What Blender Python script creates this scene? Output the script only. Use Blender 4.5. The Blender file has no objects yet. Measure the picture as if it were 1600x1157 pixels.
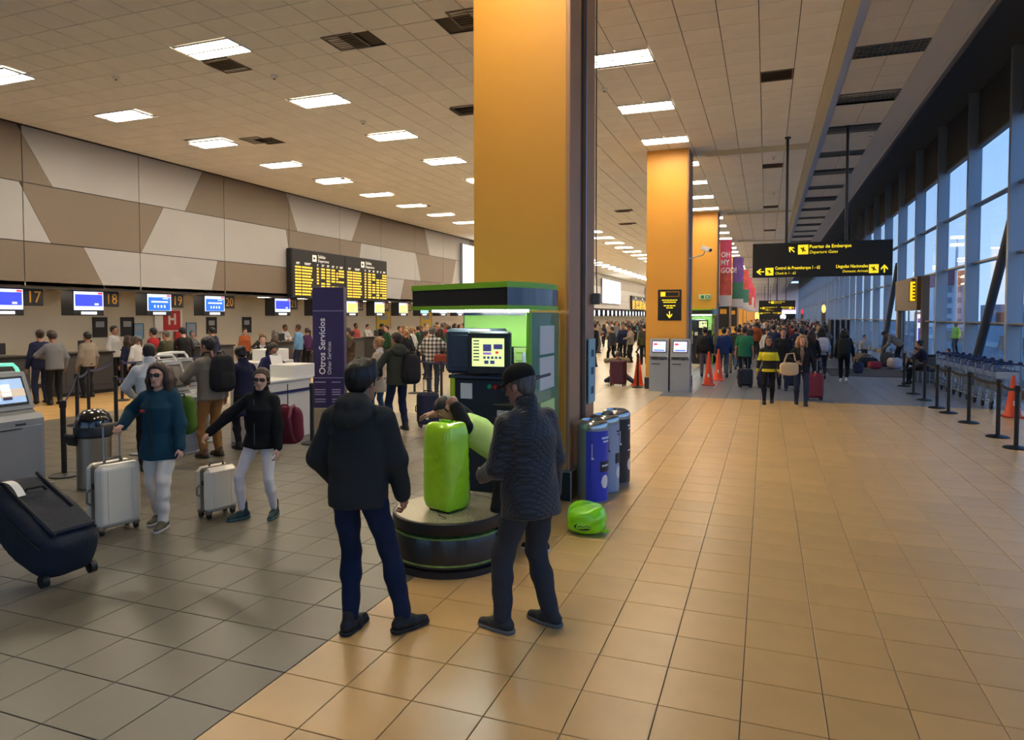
import bpy, math, random
import numpy as np
from mathutils import Matrix, Vector
random.seed(7)
SC = bpy.context.scene
COL = SC.collection
PI = math.pi

def lin(c):
    return tuple((v/255.0/12.92 if v/255.0 <= 0.04045 else ((v/255.0+0.055)/1.055)**2.4) for v in c)

# ------------------------------------------------------------------ camera
cam = bpy.data.objects.new('camera', bpy.data.cameras.new('camera'))
COL.objects.link(cam)
cam.location = (0, 0, 2.1)
cam.rotation_euler = (math.radians(90-2.0933), 0, math.radians(20.39))
cam.data.sensor_width = 36.0
cam.data.lens = 24.0075
cam.data.shift_y = -45.0/1600.0
cam.data.clip_end = 600
SC.camera = cam

# ------------------------------------------------------------------ sky
w = bpy.data.worlds.new('dusk_sky'); SC.world = w; w.use_nodes = True
nt = w.node_tree; nt.nodes.clear()
out = nt.nodes.new('ShaderNodeOutputWorld'); bg = nt.nodes.new('ShaderNodeBackground')
geo = nt.nodes.new('ShaderNodeTexCoord'); sep = nt.nodes.new('ShaderNodeSeparateXYZ')
ramp = nt.nodes.new('ShaderNodeValToRGB')
ramp.color_ramp.elements[0].position = 0.0; ramp.color_ramp.elements[0].color = (*lin((176, 204, 234)), 1)
ramp.color_ramp.elements[1].position = 0.45; ramp.color_ramp.elements[1].color = (*lin((104, 162, 236)), 1)
nt.links.new(geo.outputs['Generated'], sep.inputs[0]); nt.links.new(sep.outputs['Z'], ramp.inputs['Fac'])
nt.links.new(ramp.outputs['Color'], bg.inputs['Color']); bg.inputs['Strength'].default_value = 1.55
nt.links.new(bg.outputs[0], out.inputs[0])

# ------------------------------------------------------------------ exposure
LAMP = 42.0          # luminance of the ceiling luminaires
SC.view_settings.view_transform = 'Standard'
SC.view_settings.look = 'None'
SC.view_settings.exposure = 0.22
SC.view_settings.gamma = 1.0
SC.view_settings.use_curve_mapping = False

# ------------------------------------------------------------------ materials
MATS = {}
def mat(name, col=(128, 128, 128), rough=0.6, metal=0.0, var=0.0, vscale=8.0, bump=0.0, bscale=60.0, emit=0.0,
        spec=0.5, island=0.0, coat=0.0, sheen=0.0, alpha=None):
    if name in MATS: return MATS[name]
    m = bpy.data.materials.new(name); m.use_nodes = True
    n = m.node_tree.nodes; l = m.node_tree.links
    b = n['Principled BSDF']
    c = (*lin(col), 1)
    b.inputs['Base Color'].default_value = c
    b.inputs['Roughness'].default_value = rough
    b.inputs['Metallic'].default_value = metal
    b.inputs['Specular IOR Level'].default_value = spec
    if coat: b.inputs['Coat Weight'].default_value = coat; b.inputs['Coat Roughness'].default_value = 0.12
    if sheen: b.inputs['Sheen Weight'].default_value = sheen
    if emit:
        b.inputs['Emission Color'].default_value = c; b.inputs['Emission Strength'].default_value = emit
    tc = None
    if var or bump:
        tc = n.new('ShaderNodeTexCoord')
    if var or island:
        src = None
        if var:
            no = n.new('ShaderNodeTexNoise'); no.inputs['Scale'].default_value = vscale; no.inputs['Detail'].default_value = 4
            l.new(tc.outputs['Object'], no.inputs['Vector'])
            mr = n.new('ShaderNodeMapRange'); mr.inputs['To Min'].default_value = 1-var; mr.inputs['To Max'].default_value = 1+var
            mr.inputs['From Min'].default_value = 0.3; mr.inputs['From Max'].default_value = 0.7
            l.new(no.outputs['Fac'], mr.inputs['Value']); src = mr.outputs['Result']
        if island:
            g = n.new('ShaderNodeNewGeometry'); oi = n.new('ShaderNodeObjectInfo')
            ad = n.new('ShaderNodeMath'); ad.operation = 'ADD'
            l.new(g.outputs['Random Per Island'], ad.inputs[0]); l.new(oi.outputs['Random'], ad.inputs[1])
            fr = n.new('ShaderNodeMath'); fr.operation = 'FRACT'; l.new(ad.outputs[0], fr.inputs[0])
            m2 = n.new('ShaderNodeMapRange'); m2.inputs['To Min'].default_value = 1-island; m2.inputs['To Max'].default_value = 1+island
            l.new(fr.outputs[0], m2.inputs['Value'])
            if src is None: src = m2.outputs['Result']
            else:
                mu = n.new('ShaderNodeMath'); mu.operation = 'MULTIPLY'
                l.new(src, mu.inputs[0]); l.new(m2.outputs['Result'], mu.inputs[1]); src = mu.outputs[0]
        hv = n.new('ShaderNodeHueSaturation'); hv.inputs['Color'].default_value = c
        l.new(src, hv.inputs['Value']); l.new(hv.outputs['Color'], b.inputs['Base Color'])
    if bump:
        nb = n.new('ShaderNodeTexNoise'); nb.inputs['Scale'].default_value = bscale; nb.inputs['Detail'].default_value = 3
        l.new(tc.outputs['Object'], nb.inputs['Vector'])
        bp = n.new('ShaderNodeBump'); bp.inputs['Strength'].default_value = bump; bp.inputs['Distance'].default_value = 0.01
        l.new(nb.outputs['Fac'], bp.inputs['Height']); l.new(bp.outputs['Normal'], b.inputs['Normal'])
    MATS[name] = m
    return m

def glass(name, tint=(214, 228, 236), gloss=0.03):
    if name in MATS: return MATS[name]
    m = bpy.data.materials.new(name); m.use_nodes = True
    n = m.node_tree.nodes; l = m.node_tree.links; n.clear()
    o = n.new('ShaderNodeOutputMaterial'); mx = n.new('ShaderNodeMixShader')
    t = n.new('ShaderNodeBsdfTransparent'); t.inputs['Color'].default_value = (*lin(tint), 1)
    g = n.new('ShaderNodeBsdfGlossy'); g.inputs['Roughness'].default_value = 0.03
    f = n.new('ShaderNodeLayerWeight'); f.inputs['Blend'].default_value = 0.5
    pw = n.new('ShaderNodeMath'); pw.operation = 'POWER'; pw.inputs[1].default_value = 5.0
    ml = n.new('ShaderNodeMath'); ml.operation = 'MULTIPLY_ADD'; ml.inputs[1].default_value = 0.5; ml.inputs[2].default_value = gloss
    l.new(f.outputs['Facing'], pw.inputs[0]); l.new(pw.outputs[0], ml.inputs[0]); l.new(ml.outputs[0], mx.inputs['Fac'])
    l.new(t.outputs[0], mx.inputs[1]); l.new(g.outputs[0], mx.inputs[2]); l.new(mx.outputs[0], o.inputs['Surface'])
    MATS[name] = m
    return m

# ------------------------------------------------------------------ mesh building
class MB:
    """collects simple shapes, then links them as one mesh object"""
    def __init__(s): s.v = []; s.f = []; s.T = None
    def _add(s, vs, fs):
        o = len(s.v)
        if s.T is not None: vs = [tuple(s.T @ Vector(p)) for p in vs]
        s.v += [tuple(p) for p in vs]; s.f += [tuple(i+o for i in f) for f in fs]
        return s
    def box(s, c, d, rz=0.0, ch=0.0, rx=0.0, ry=0.0):
        a, b, e = d[0]/2, d[1]/2, d[2]/2
        if ch <= 0:
            vs = [(x, y, z) for z in (-e, e) for y in (-b, b) for x in (-a, a)]
            fs = [(0, 2, 3, 1), (4, 5, 7, 6), (0, 1, 5, 4), (2, 6, 7, 3), (0, 4, 6, 2), (1, 3, 7, 5)]
        else:
            ch = min(ch, a*.95, b*.95, e*.95)
            idx = {}; vs = []
            for sx in (-1, 1):
                for sy in (-1, 1):
                    for sz in (-1, 1):
                        for ax in range(3):
                            p = [sx*(a-ch), sy*(b-ch), sz*(e-ch)]
                            p[ax] = (sx, sy, sz)[ax]*(a, b, e)[ax]
                            idx[(sx, sy, sz, ax)] = len(vs); vs.append(tuple(p))
            fs = []
            for ax in range(3):
                for sg in (-1, 1):
                    o1, o2 = [i for i in range(3) if i != ax]
                    q = []
                    for (u, w_) in ((-1, -1), (1, -1), (1, 1), (-1, 1)):
                        k = [0, 0, 0]; k[ax] = sg; k[o1] = u; k[o2] = w_
                        q.append(idx[(k[0], k[1], k[2], ax)])
                    if (sg > 0) == (ax == 1): q.reverse()
                    fs.append(tuple(q))
            for ax in range(3):
                o1, o2 = [i for i in range(3) if i != ax]
                for u in (-1, 1):
                    for w_ in (-1, 1):
                        q = []
                        for (sg, fa) in ((-1, o1), (1, o1), (1, o2), (-1, o2)):
                            k = [0, 0, 0]; k[ax] = sg; k[o1] = u; k[o2] = w_
                            q.append(idx[(k[0], k[1], k[2], fa)])
                        fs.append(tuple(q))
            for sx in (-1, 1):
                for sy in (-1, 1):
                    for sz in (-1, 1):
                        q = [idx[(sx, sy, sz, i)] for i in range(3)]
                        fs.append(tuple(q))
        R = Matrix.Rotation(rz, 3, 'Z') @ Matrix.Rotation(ry, 3, 'Y') @ Matrix.Rotation(rx, 3, 'X')
        C = Vector(c)
        return s._add([tuple(R @ Vector(p) + C) for p in vs], fs)
    def cyl(s, p0, p1, r0, r1=None, n=16, caps=True):
        r1 = r0 if r1 is None else r1
        p0 = Vector(p0); p1 = Vector(p1); ax = (p1-p0).normalized()
        u = ax.orthogonal().normalized(); v = ax.cross(u)
        vs = []
        for (p, r) in ((p0, r0), (p1, r1)):
            for i in range(n):
                a = 2*PI*i/n; vs.append(tuple(p + u*math.cos(a)*r + v*math.sin(a)*r))
        fs = [(i, (i+1) % n, n+(i+1) % n, n+i) for i in range(n)]
        if caps: fs += [tuple(reversed(range(n))), tuple(range(n, 2*n))]
        return s._add(vs, fs)
    def tube(s, pts, r, n=8, closed=False):
        P = [Vector(p) for p in pts]; m = len(P); vs = []; fs = []
        rr = r if isinstance(r, (list, tuple)) else [r]*m
        u = None
        for i, p in enumerate(P):
            a = P[(i-1) % m] if (closed or i > 0) else p; b = P[(i+1) % m] if (closed or i < m-1) else p
            t = (b-a).normalized()
            if u is None: u = t.orthogonal().normalized()
            u = (u - t*u.dot(t)).normalized(); v = t.cross(u)
            for k in range(n):
                an = 2*PI*k/n; vs.append(tuple(p + (u*math.cos(an)+v*math.sin(an))*rr[i]))
        for i in range(m if closed else m-1):
            j = (i+1) % m
            for k in range(n):
                fs.append((i*n+k, i*n+(k+1) % n, j*n+(k+1) % n, j*n+k))
        if not closed: fs += [tuple(reversed(range(n))), tuple(range((m-1)*n, m*n))]
        return s._add(vs, fs)
    def lathe(s, prof, c=(0, 0, 0), n=24, sx=1.0, sy=1.0):
        vs = []; fs = []; m = len(prof)
        for (r, z) in prof:
            for k in range(n):
                a = 2*PI*k/n; vs.append((c[0]+r*sx*math.cos(a), c[1]+r*sy*math.sin(a), c[2]+z))
        for i in range(m-1):
            for k in range(n):
                fs.append((i*n+k, i*n+(k+1) % n, (i+1)*n+(k+1) % n, (i+1)*n+k))
        if prof[0][0] > 1e-5: fs.append(tuple(reversed(range(n))))
        if prof[-1][0] > 1e-5: fs.append(tuple(range((m-1)*n, m*n)))
        return s._add(vs, fs)
    def prism(s, poly, a0, a1, axis='z'):
        """poly: 2D outline; axis z -> (x,y), y -> (x,z), x -> (y,z)"""
        n = len(poly)
        def P(p, t): return {'z': (p[0], p[1], t), 'y': (p[0], t, p[1]), 'x': (t, p[0], p[1])}[axis]
        vs = [P(p, a0) for p in poly] + [P(p, a1) for p in poly]
        fs = [tuple(reversed(range(n))), tuple(range(n, 2*n))] + [(i, (i+1) % n, n+(i+1) % n, n+i) for i in range(n)]
        return s._add(vs, fs)
    def quad(s, a, b, c, d): return s._add([a, b, c, d], [(0, 1, 2, 3)])
    def mesh(s, name, smooth=False):
        me = bpy.data.meshes.new(name); me.from_pydata(s.v, [], s.f); 
        import bmesh
        bm = bmesh.new(); bm.from_mesh(me); bmesh.ops.recalc_face_normals(bm, faces=bm.faces[:]); bm.to_mesh(me); bm.free()
        if smooth:
            me.polygons.foreach_set('use_smooth', [True]*len(me.polygons))
            try: me.set_sharp_from_angle(angle=math.radians(40))
            except Exception: pass
        me.update(); return me
    def build(s, name, m, parent=None, smooth=False, loc=None):
        me = s.mesh(name, smooth)
        if m is not None: me.materials.append(m)
        return link(name, me, parent, loc)

def link(name, data, parent=None, loc=None, rz=None):
    o = bpy.data.objects.new(name, data); COL.objects.link(o)
    if parent is not None: o.parent = parent
    if loc is not None: o.location = loc
    if rz is not None: o.rotation_euler = (0, 0, rz)
    return o

def tag(o, label, cat, group=None):
    o['label'] = label; o['category'] = cat
    if group: o['group'] = group
    return o
def thing(name, label, cat, loc=(0, 0, 0), rz=0.0, group=None):
    o = bpy.data.objects.new(name, None); COL.objects.link(o); o.empty_display_size = 0.1
    o.location = loc; o.rotation_euler = (0, 0, rz)
    return tag(o, label, cat, group)
def struct(name, loc=(0, 0, 0)):
    o = bpy.data.objects.new(name, None); COL.objects.link(o); o.location = loc; o['kind'] = 'structure'; return o
def sobj(o): o['kind'] = 'structure'; return o
def stuff(o): o['kind'] = 'stuff'; return o
def dup(root, loc=None, rz=None, label=None, group=None):
    def cp(o, par):
        c = o.copy(); COL.objects.link(c)
        if par is not None: c.parent = par; c.matrix_parent_inverse = o.matrix_parent_inverse
        for ch in o.children: cp(ch, c)
        return c
    r = cp(root, None)
    if loc is not None: r.location = loc
    if rz is not None: r.rotation_euler = (0, 0, rz)
    if label: r['label'] = label
    if group: r['group'] = group
    return r
def text(body, size, m, parent, loc, rot=(PI/2, 0, 0), align='LEFT', name='lettering', ext=0.002, shear=0.0, bold=0.0, sx=1.0):
    c = bpy.data.curves.new(name, 'FONT'); c.body = body; c.size = size; c.extrude = ext; c.align_x = align
    c.shear = shear; c.offset = bold; c.resolution_u = 2
    c.materials.append(m)
    tmp = bpy.data.objects.new(name, c); me = bpy.data.meshes.new_from_object(tmp); bpy.data.objects.remove(tmp); bpy.data.curves.remove(c)
    o = link(name, me, parent, loc); o.rotation_euler = rot; o.scale = (sx, 1, 1)
    return o
# ================================================================== SETTING
CZ = 6.82
TX, TY = 0.422, 0.4265
X0T, Y0T = -0.10, 4.09
HALL_END = 150.0
XL, XR = -17.3, 6.3

m_tile_y = mat('tile_ochre', (206, 166, 106), 0.30, var=0.05, vscale=3, island=0.06, spec=0.45)
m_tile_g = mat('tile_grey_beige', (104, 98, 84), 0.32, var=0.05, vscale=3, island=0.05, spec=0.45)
m_tile_m = mat('tile_grey_beige_sheen_mid', (140, 130, 111), 0.32, var=0.05, vscale=3, island=0.05, spec=0.45)  # same grey-beige tile, first step of the painted floor sheen
m_tile_b = mat('tile_grey_beige_sheen_far', (182, 168, 142), 0.32, var=0.05, vscale=3, island=0.05, spec=0.45)  # same tile again, bright far reflection painted into its colour
m_tile_s = mat('tile_slate', (108, 112, 118), 0.32, var=0.05, vscale=3, island=0.05, spec=0.45)
m_grout = mat('grout', (52, 44, 32), 0.9)
m_ground = mat('asphalt', (112, 116, 122), 0.9, var=0.1, vscale=0.5)

def tile_mat(x, y):
    if x < -2.63: return m_tile_y if (x < -13.5 and y > 9.0) else (m_tile_g if y < 10.4 else m_tile_m if y < 12.9 else m_tile_b)  # left floor lightens with distance to paint in its sheen
    return m_tile_y if y < 18.3 else m_tile_s

floor = struct('floor')
mb = MB(); mb.quad((-21.5, -14, -0.012), (8.0, -14, -0.012), (8.0, HALL_END, -0.012), (-21.5, HALL_END, -0.012))
mb.box((-6.75, 68, -0.12), (29.4, 164, 0.2))
mb.build('screed', m_grout, floor)
# tile meshes, one per material, shared by the single tiles
def tile_geo(mb, cx, cy):
    g = 0.0025; a, b = TX/2-g, TY/2-g; c = 0.003
    vs = [(cx-a, cy-b, -0.012), (cx+a, cy-b, -0.012), (cx+a, cy+b, -0.012), (cx-a, cy+b, -0.012),
          (cx-a, cy-b, -0.002), (cx+a, cy-b, -0.002), (cx+a, cy+b, -0.002), (cx-a, cy+b, -0.002),
          (cx-a+c, cy-b+c, 0), (cx+a-c, cy-b+c, 0), (cx+a-c, cy+b-c, 0), (cx-a+c, cy+b-c, 0)]
    fs = [(0, 1, 5, 4), (1, 2, 6, 5), (2, 3, 7, 6), (3, 0, 4, 7), (4, 5, 9, 8), (5, 6, 10, 9), (6, 7, 11, 10), (7, 4, 8, 11), (8, 9, 10, 11)]
    mb._add(vs, fs)
tile_me = {}
for m in (m_tile_y, m_tile_g, m_tile_m):
    t = MB(); tile_geo(t, 0, 0); me = bpy.data.meshes.new('tile'); me.from_pydata(t.v, [], t.f); me.materials.append(m); tile_me[m.name] = me
YAW = math.radians(20.39)
cand = []
i0, i1 = int(math.floor((-20 - X0T)/TX)), int(math.ceil((6.6 - X0T)/TX))
j0, j1 = int(math.floor((1.5-Y0T)/TY)), int(math.ceil((58-Y0T)/TY))
for i in range(i0, i1):
    for j in range(j0, j1):
        x = X0T+(i+.5)*TX; y = Y0T+(j+.5)*TY
        d = y*math.cos(YAW) - x*math.sin(YAW); u = x*math.cos(YAW)+y*math.sin(YAW)
        if d < 0.6: continue
        vis = abs(u)/d < 0.80 and d > 3.1
        cand.append((not vis, d, x, y))
cand.sort(key=lambda t: (t[0], t[1]))
rest = {m.name: MB() for m in (m_tile_y, m_tile_g, m_tile_m, m_tile_b, m_tile_s)}
for k, (nv, d, x, y) in enumerate(cand):
    m = tile_mat(x, y)
    if k < 300: link('tile', tile_me[m.name], floor, (x, y, 0))
    else: tile_geo(rest[m.name], x, y)
for nme, mbb in rest.items():
    me = bpy.data.meshes.new('tile_field'); me.from_pydata(mbb.v, [], mbb.f); me.materials.append(MATS[nme])
    stuff(link('tile_field', me, floor))
# beyond the laid tiles and behind the camera: tiles too small to tell apart
for (a, b, c, d, m) in ((-20, -2.63, 58, HALL_END, m_tile_b), (-2.63, 6.6, 58, HALL_END, m_tile_s), (-20, -2.63, -14, 1.6, m_tile_g), (-2.63, 6.6, -14, 1.6, m_tile_y)):
    q = MB(); q.box(((a+b)/2, (c+d)/2, -0.006), (b-a, d-c, 0.011)); q.build('tile_floor_beyond', m, floor)
# inlaid entrance mat
mat_m = mat('mat_fibre', (46, 42, 46), 0.95, bump=.3, bscale=90)
mm = thing('door_mat', 'dark entrance mat on the floor in front of the brown door portal', 'mat', (3.9, 28.3, 0.0))
q = MB(); q.box((0, 0, 0.006), (3.4, 3.6, 0.012), ch=.004); q.build('pile', mat_m, mm)
q = MB()
for (c, d) in (((0, -1.82, .007), (3.48, .04, .014)), ((0, 1.82, .007), (3.48, .04, .014)), ((-1.72, 0, .007), (.04, 3.6, .014)), ((1.72, 0, .007), (.04, 3.6, .014))): q.box(c, d)
q.build('rim', mat('rubber_black', (20, 20, 22), .7), mm)

# ------------------------------------------------------------------ ceiling
m_panel = mat('ceiling_panel', (238, 235, 230), 0.85, var=0.03, vscale=2, island=0.025, bump=.15, bscale=120)
m_panel_r = mat('ceiling_panel_right', (206, 204, 200), 0.85, island=0.02)
m_plaster = mat('plaster_cream', (206, 196, 170), 0.85)
m_plaster_w = mat('plaster_white', (182, 184, 188), 0.85)
m_dark = mat('void_dark', (40, 38, 36), 0.9)
m_runner = mat('ceiling_runner', (66, 60, 50), 0.8)
ceil_ = struct('ceiling')
q = MB(); q.box((-10, 68, CZ+0.13), (22.4, 164, 0.2)); q.box((2.2, 68, CZ+.40), (2.2, 164, .2))
q.build('slab', m_runner, ceil_)
PX, PY_ = 0.607, 0.615
def panel_geo(mb, cx, cy, z, a=PX/2-.006, b=PY_/2-.006):
    vs = [(cx-a, cy-b, z+.014), (cx+a, cy-b, z+.014), (cx+a, cy+b, z+.014), (cx-a, cy+b, z+.014),
          (cx-a, cy-b, z+.004), (cx+a, cy-b, z+.004), (cx+a, cy+b, z+.004), (cx-a, cy+b, z+.004),
          (cx-a+.005, cy-b+.005, z), (cx+a-.005, cy-b+.005, z), (cx+a-.005, cy+b-.005, z), (cx-a+.005, cy+b-.005, z)]
    fs = [(0, 4, 5, 1), (1, 5, 6, 2), (2, 6, 7, 3), (3, 7, 4, 0), (4, 8, 9, 5), (5, 9, 10, 6), (6, 10, 11, 7), (7, 11, 8, 4), (8, 11, 10, 9)]
    mb._add(vs, fs)
t = MB(); panel_geo(t, 0, 0, 0); pme = bpy.data.meshes.new('ceiling_panel'); pme.from_pydata(t.v, [], t.f); pme.materials.append(m_panel)
# luminaires and vents that interrupt the panel grid
LIGHTS = [(-2.59, 18.74+3.1*k, 1) for k in range(-5, 42)] + [(-9.2, 9.62+3.1*k, 0) for k in range(-1, 42)] + [(-14.2, 9.25+2.78*k, 0) for k in range(-1, 40)]
VENTS = [(-9.57, 10.37), (-6.83, 10.17), (-4.43, 10.04), (-12.87, 14.93), (-6.45, 14.42), (.13, 14.52), (.13, 23.08), (-6.11, 30.6), (-6.8, 34.9), (.13, 31.6), (.13, 40.2)]
def blocked(x, y):
    for (lx, ly, _) in LIGHTS:
        if abs(x-lx) < .60 and abs(y-ly) < .30: return True
    for (vx, vy) in VENTS:
        if abs(x-vx) < .3 and abs(y-vy) < .3: return True
    return False
cand = []
for i in range(0, 31):
    x = 1.05-(i+.5)*PX
    if x-PX/2 < XL-.15: continue
    for j in range(-20, 92):
        y = 8.7+(j+.5)*PY_
        if blocked(x, y): continue
        d = y*math.cos(YAW) - x*math.sin(YAW); u = x*math.cos(YAW)+y*math.sin(YAW)
        if d < .5: cand.append((True, d, x, y)); continue
        vis = abs(u)/d < .80 and (CZ-2.1)/d < .56
        cand.append((not vis, d, x, y))
cand.sort(key=lambda t: (t[0], t[1]))
rest = MB()
for k, (nv, d, x, y) in enumerate(cand):
    if k < 300: link('ceiling_panel', pme, ceil_, (x, y, CZ))
    else: panel_geo(rest, x, y, CZ)
me = bpy.data.meshes.new('panel_field'); me.from_pydata(rest.v, [], rest.f); me.materials.append(m_panel); stuff(link('panel_field', me, ceil_))
q = MB(); q.box((-8.2, (HALL_END+65.2)/2, CZ+.006), (18.4, HALL_END-65.2, .012)); q.build('panels_beyond', m_panel, ceil_)
# cream margin, sloped cove and the higher side ceiling towards the windows
q = MB(); q.box((1.16, 68, CZ+.01), (.22, 164, .06)); q.build('cream_margin', m_plaster, ceil_)
ZS = CZ+.16
q = MB(); q.prism([(1.27, CZ-.02), (1.46, ZS), (1.46, ZS+.1), (1.27, ZS+.1)], -14, HALL_END, 'y'); q.build('cove_slope', m_plaster_w, ceil_)
t = MB(); panel_geo(t, 0, 0, 0, .305-.004, .31-.004); pmr = bpy.data.meshes.new('side_ceiling_panel'); pmr.from_pydata(t.v, [], t.f); pmr.materials.append(m_panel_r)
rest = MB(); n = 0
for j in range(-10, 85):
    for i in range(2):
        x = 1.46+(.61*(i+.5)); y = 9.0+(j+.5)*.62
        blk = abs(((y-14.24+1.425) % 2.85)-1.425) < .34 and y > 2
        if blk: continue
        if 8.8 < y < 45: link('side_ceiling_panel', pmr, ceil_, (x, y, ZS)); n += 1
        else: panel_geo(rest, x, y, ZS, .3, .306)
me = bpy.data.meshes.new('side_panel_field'); me.from_pydata(rest.v, [], rest.f); me.materials.append(m_panel_r); stuff(link('side_panel_field', me, ceil_))
q = MB(); q.box((2.06, 105, ZS+.006), (1.2, 90, .012)); q.build('side_panels_beyond', m_panel_r, ceil_)
q = MB(); q.box((2.94, 68, ZS+.01), (.54, 164, .06)); q.box((3.2, 68, ZS+.06), (.06, 164, .22)); q.build('side_margin', m_plaster_w, ceil_)
# raised dark roof strip between the ceiling edge and the glass wall
q = MB(); q.box((4.9, 68, 9.3), (3.5, 164, .2)); q.box((3.28, 68, 8.1), (.1, 164, 2.3)); q.build('roof_strip', mat('roof_grey', (90, 92, 92), .8), ceil_)
# plain transverse bands over the column rows
for k in range(12):
    y = 20.75+12.4*k
    q = MB(); q.box((-.35, y, CZ-.006), (2.75, .62, .02)); q.build('plain_band', m_plaster, ceil_)

# ------------------------------------------------------------------ left wall of large panels
m_wl = mat('wall_panel_light', (168, 166, 164), 0.42, spec=.4, var=.02, vscale=1)
m_wd = mat('wall_panel_brown', (122, 108, 92), 0.42, spec=.4, var=.02, vscale=1)
m_joint = mat('wall_joint', (60, 54, 48), .8)
m_cream = mat('wall_cream', (196, 188, 168), 0.8, var=.02, vscale=1)
wl = struct('wall_left')
q = MB(); q.box((XL-.1, 68, 4.85), (.16, 164, 4.1)); q.build('backing', m_joint, wl)
ROWS = [(2.86, 3.97), (3.97, 5.43), (5.43, 6.83)]
# colour edges (Y at row top, Y at row bottom); the colour to their left comes first
EDGES = {2: [(11.63, 12.52, 1), (17.55, 16.8, 0), (21.68, 22.35, 1), (26.9, 26.1, 0), (33.0, 33.6, 1), (39, 38.2, 0), (44, 44.7, 1), (50, 49.2, 0), (56, 56.7, 1), (62, 61, 0)],
         1: [(11.66, 12.45, 0), (15.98, 15.15, 1), (21.66, 21.95, 0), (26.85, 26.55, 1), (32, 32.6, 0), (37, 36.4, 1), (42, 42.7, 0), (47, 46.4, 1), (52, 52.7, 0), (58, 57.4, 1)],
         0: [(13.32, 13.95, 1), (18.15, 17.85, 0), (23.5, 24.1, 1), (30.8, 30.35, 0), (35, 35.6, 1), (40, 39.4, 0), (45, 45.6, 1), (51, 50.4, 0), (56, 56.6, 1)]}
JOINTS = [-14] + [11.75+3.36*k for k in range(-5, 42)]
def clip(poly, yt, yb, zt, zb, keep_left):
    def side(p):
        ye = yb+(yt-yb)*(p[1]-zb)/(zt-zb); return (ye-p[0]) if keep_left else (p[0]-ye)
    r = []
    for a, b in zip(poly, poly[1:]+poly[:1]):
        sa, sb = side(a), side(b)
        if sa >= 0: r.append(a)
        if sa*sb < 0:
            t = sa/(sa-sb); r.append((a[0]+(b[0]-a[0])*t, a[1]+(b[1]-a[1])*t))
    return r
for row, (zb, zt) in enumerate(ROWS):
    for ja, jb in zip(JOINTS[:-1], JOINTS[1:]):
        g = .012
        base = [(ja+g, zb+g), (jb-g, zb+g), (jb-g, zt-g), (ja+g, zt-g)]
        es = EDGES[row]; prev = None
        for k in range(len(es)+1):
            p = base
            if prev: p = clip(p, prev[0]+.006, prev[1]+.006, zt, zb, False)
            nx = es[k] if k < len(es) else None
            if nx and p: p = clip(p, nx[0]-.006, nx[1]-.006, zt, zb, True)
            dark = (nx[2] if nx else (1-prev[2]))
            prev = nx
            if p and len(p) > 2:
                ar = abs(sum(a[0]*b[1]-b[0]*a[1] for a, b in zip(p, p[1:]+p[:1])))/2
                if ar < .01: continue
                mbp = MB(); mbp.prism(p, XL-.03, XL, 'x'); mbp.build('wall_panel', m_wd if dark else m_wl, wl)
# recess under the overhang: soffit, rear wall
q = MB(); q.box((-18.75, 68, 2.92), (2.9, 164, .1)); sobj(q.build('ceiling_recess', mat('soffit_cream', (182, 172, 150), .8)))
q = MB(); q.box((-20.1, 68, 1.45), (.2, 164, 2.9)); sobj(q.build('wall_recess', m_cream))
q = MB(); q.box((-19.99, 68, .06), (.02, 164, .12)); sobj(q.build('baseboard_left', m_joint))
# end walls
q = MB(); q.box((-7, HALL_END+.1, 4.2), (30, .2, 9.2)); sobj(q.build('wall_end', mat('end_wall', (220, 214, 206), .8)))
wb = struct('wall_back_added_glass')  # unseen; glazing added to let cool daylight onto the ceiling
for k in range(9):
    q = MB(); q.box((-20.5+3.35*k, -14.1, 4.6), (.3, .3, 9.2), ch=.01); q.build('mullion', mat('mullion_aluminium', (158, 172, 186), .42, metal=.25), wb)
    if k < 8:
        q = MB(); q.box((-20.5+3.35*(k+.5), -14.1, 3.7), (3.05, .014, 7.2)); q.build('pane', glass('window_glass', (246, 250, 252)), wb)
q = MB(); q.box((-7, -14.1, 8.35), (30, .2, 2.0)); q.build('spandrel', m_cream, wb)
q = MB(); q.box((-7, -64.3, -.2), (120, 100, .3)); sobj(q.build('ground_added_bounce', mat('pave_added_bounce', (170, 168, 162), .9)))  # unseen pale ground, added to bounce daylight in through the back glass

# ------------------------------------------------------------------ right wall of glass
m_fin = mat('mullion_aluminium', (158, 172, 186), .42, metal=.25)
m_tr = mat('transom_aluminium', (120, 128, 134), .4, metal=.3)
m_glass = glass('window_glass', (246, 250, 252))
wr = struct('wall_right')
FY = [21.58+4.05*k for k in range(-8, 32)]
for y in FY:
    if y > HALL_END-.5: continue
    zb = 3.8 if abs(y-33.73) < .3 else 0
    q = MB(); q.box((XR-.13, y+.08, (9.2+zb)/2), (.38, .16, 9.2-zb), ch=.008); q.build('mullion', m_fin, wr)
q = MB(); q.box((XR, 68, 8.35), (.12, 164, 1.8)); q.build('spandrel', mat('spandrel_grey', (84, 86, 88), .7), wr)
q = MB(); q.box((XR-.02, 68, .1), (.2, 164, .2)); q.build('kerb', mat('kerb_grey', (120, 112, 98), .8), wr)
LV = [.2, 1.88, 3.79, 5.62, 7.44]
k = 0
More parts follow.
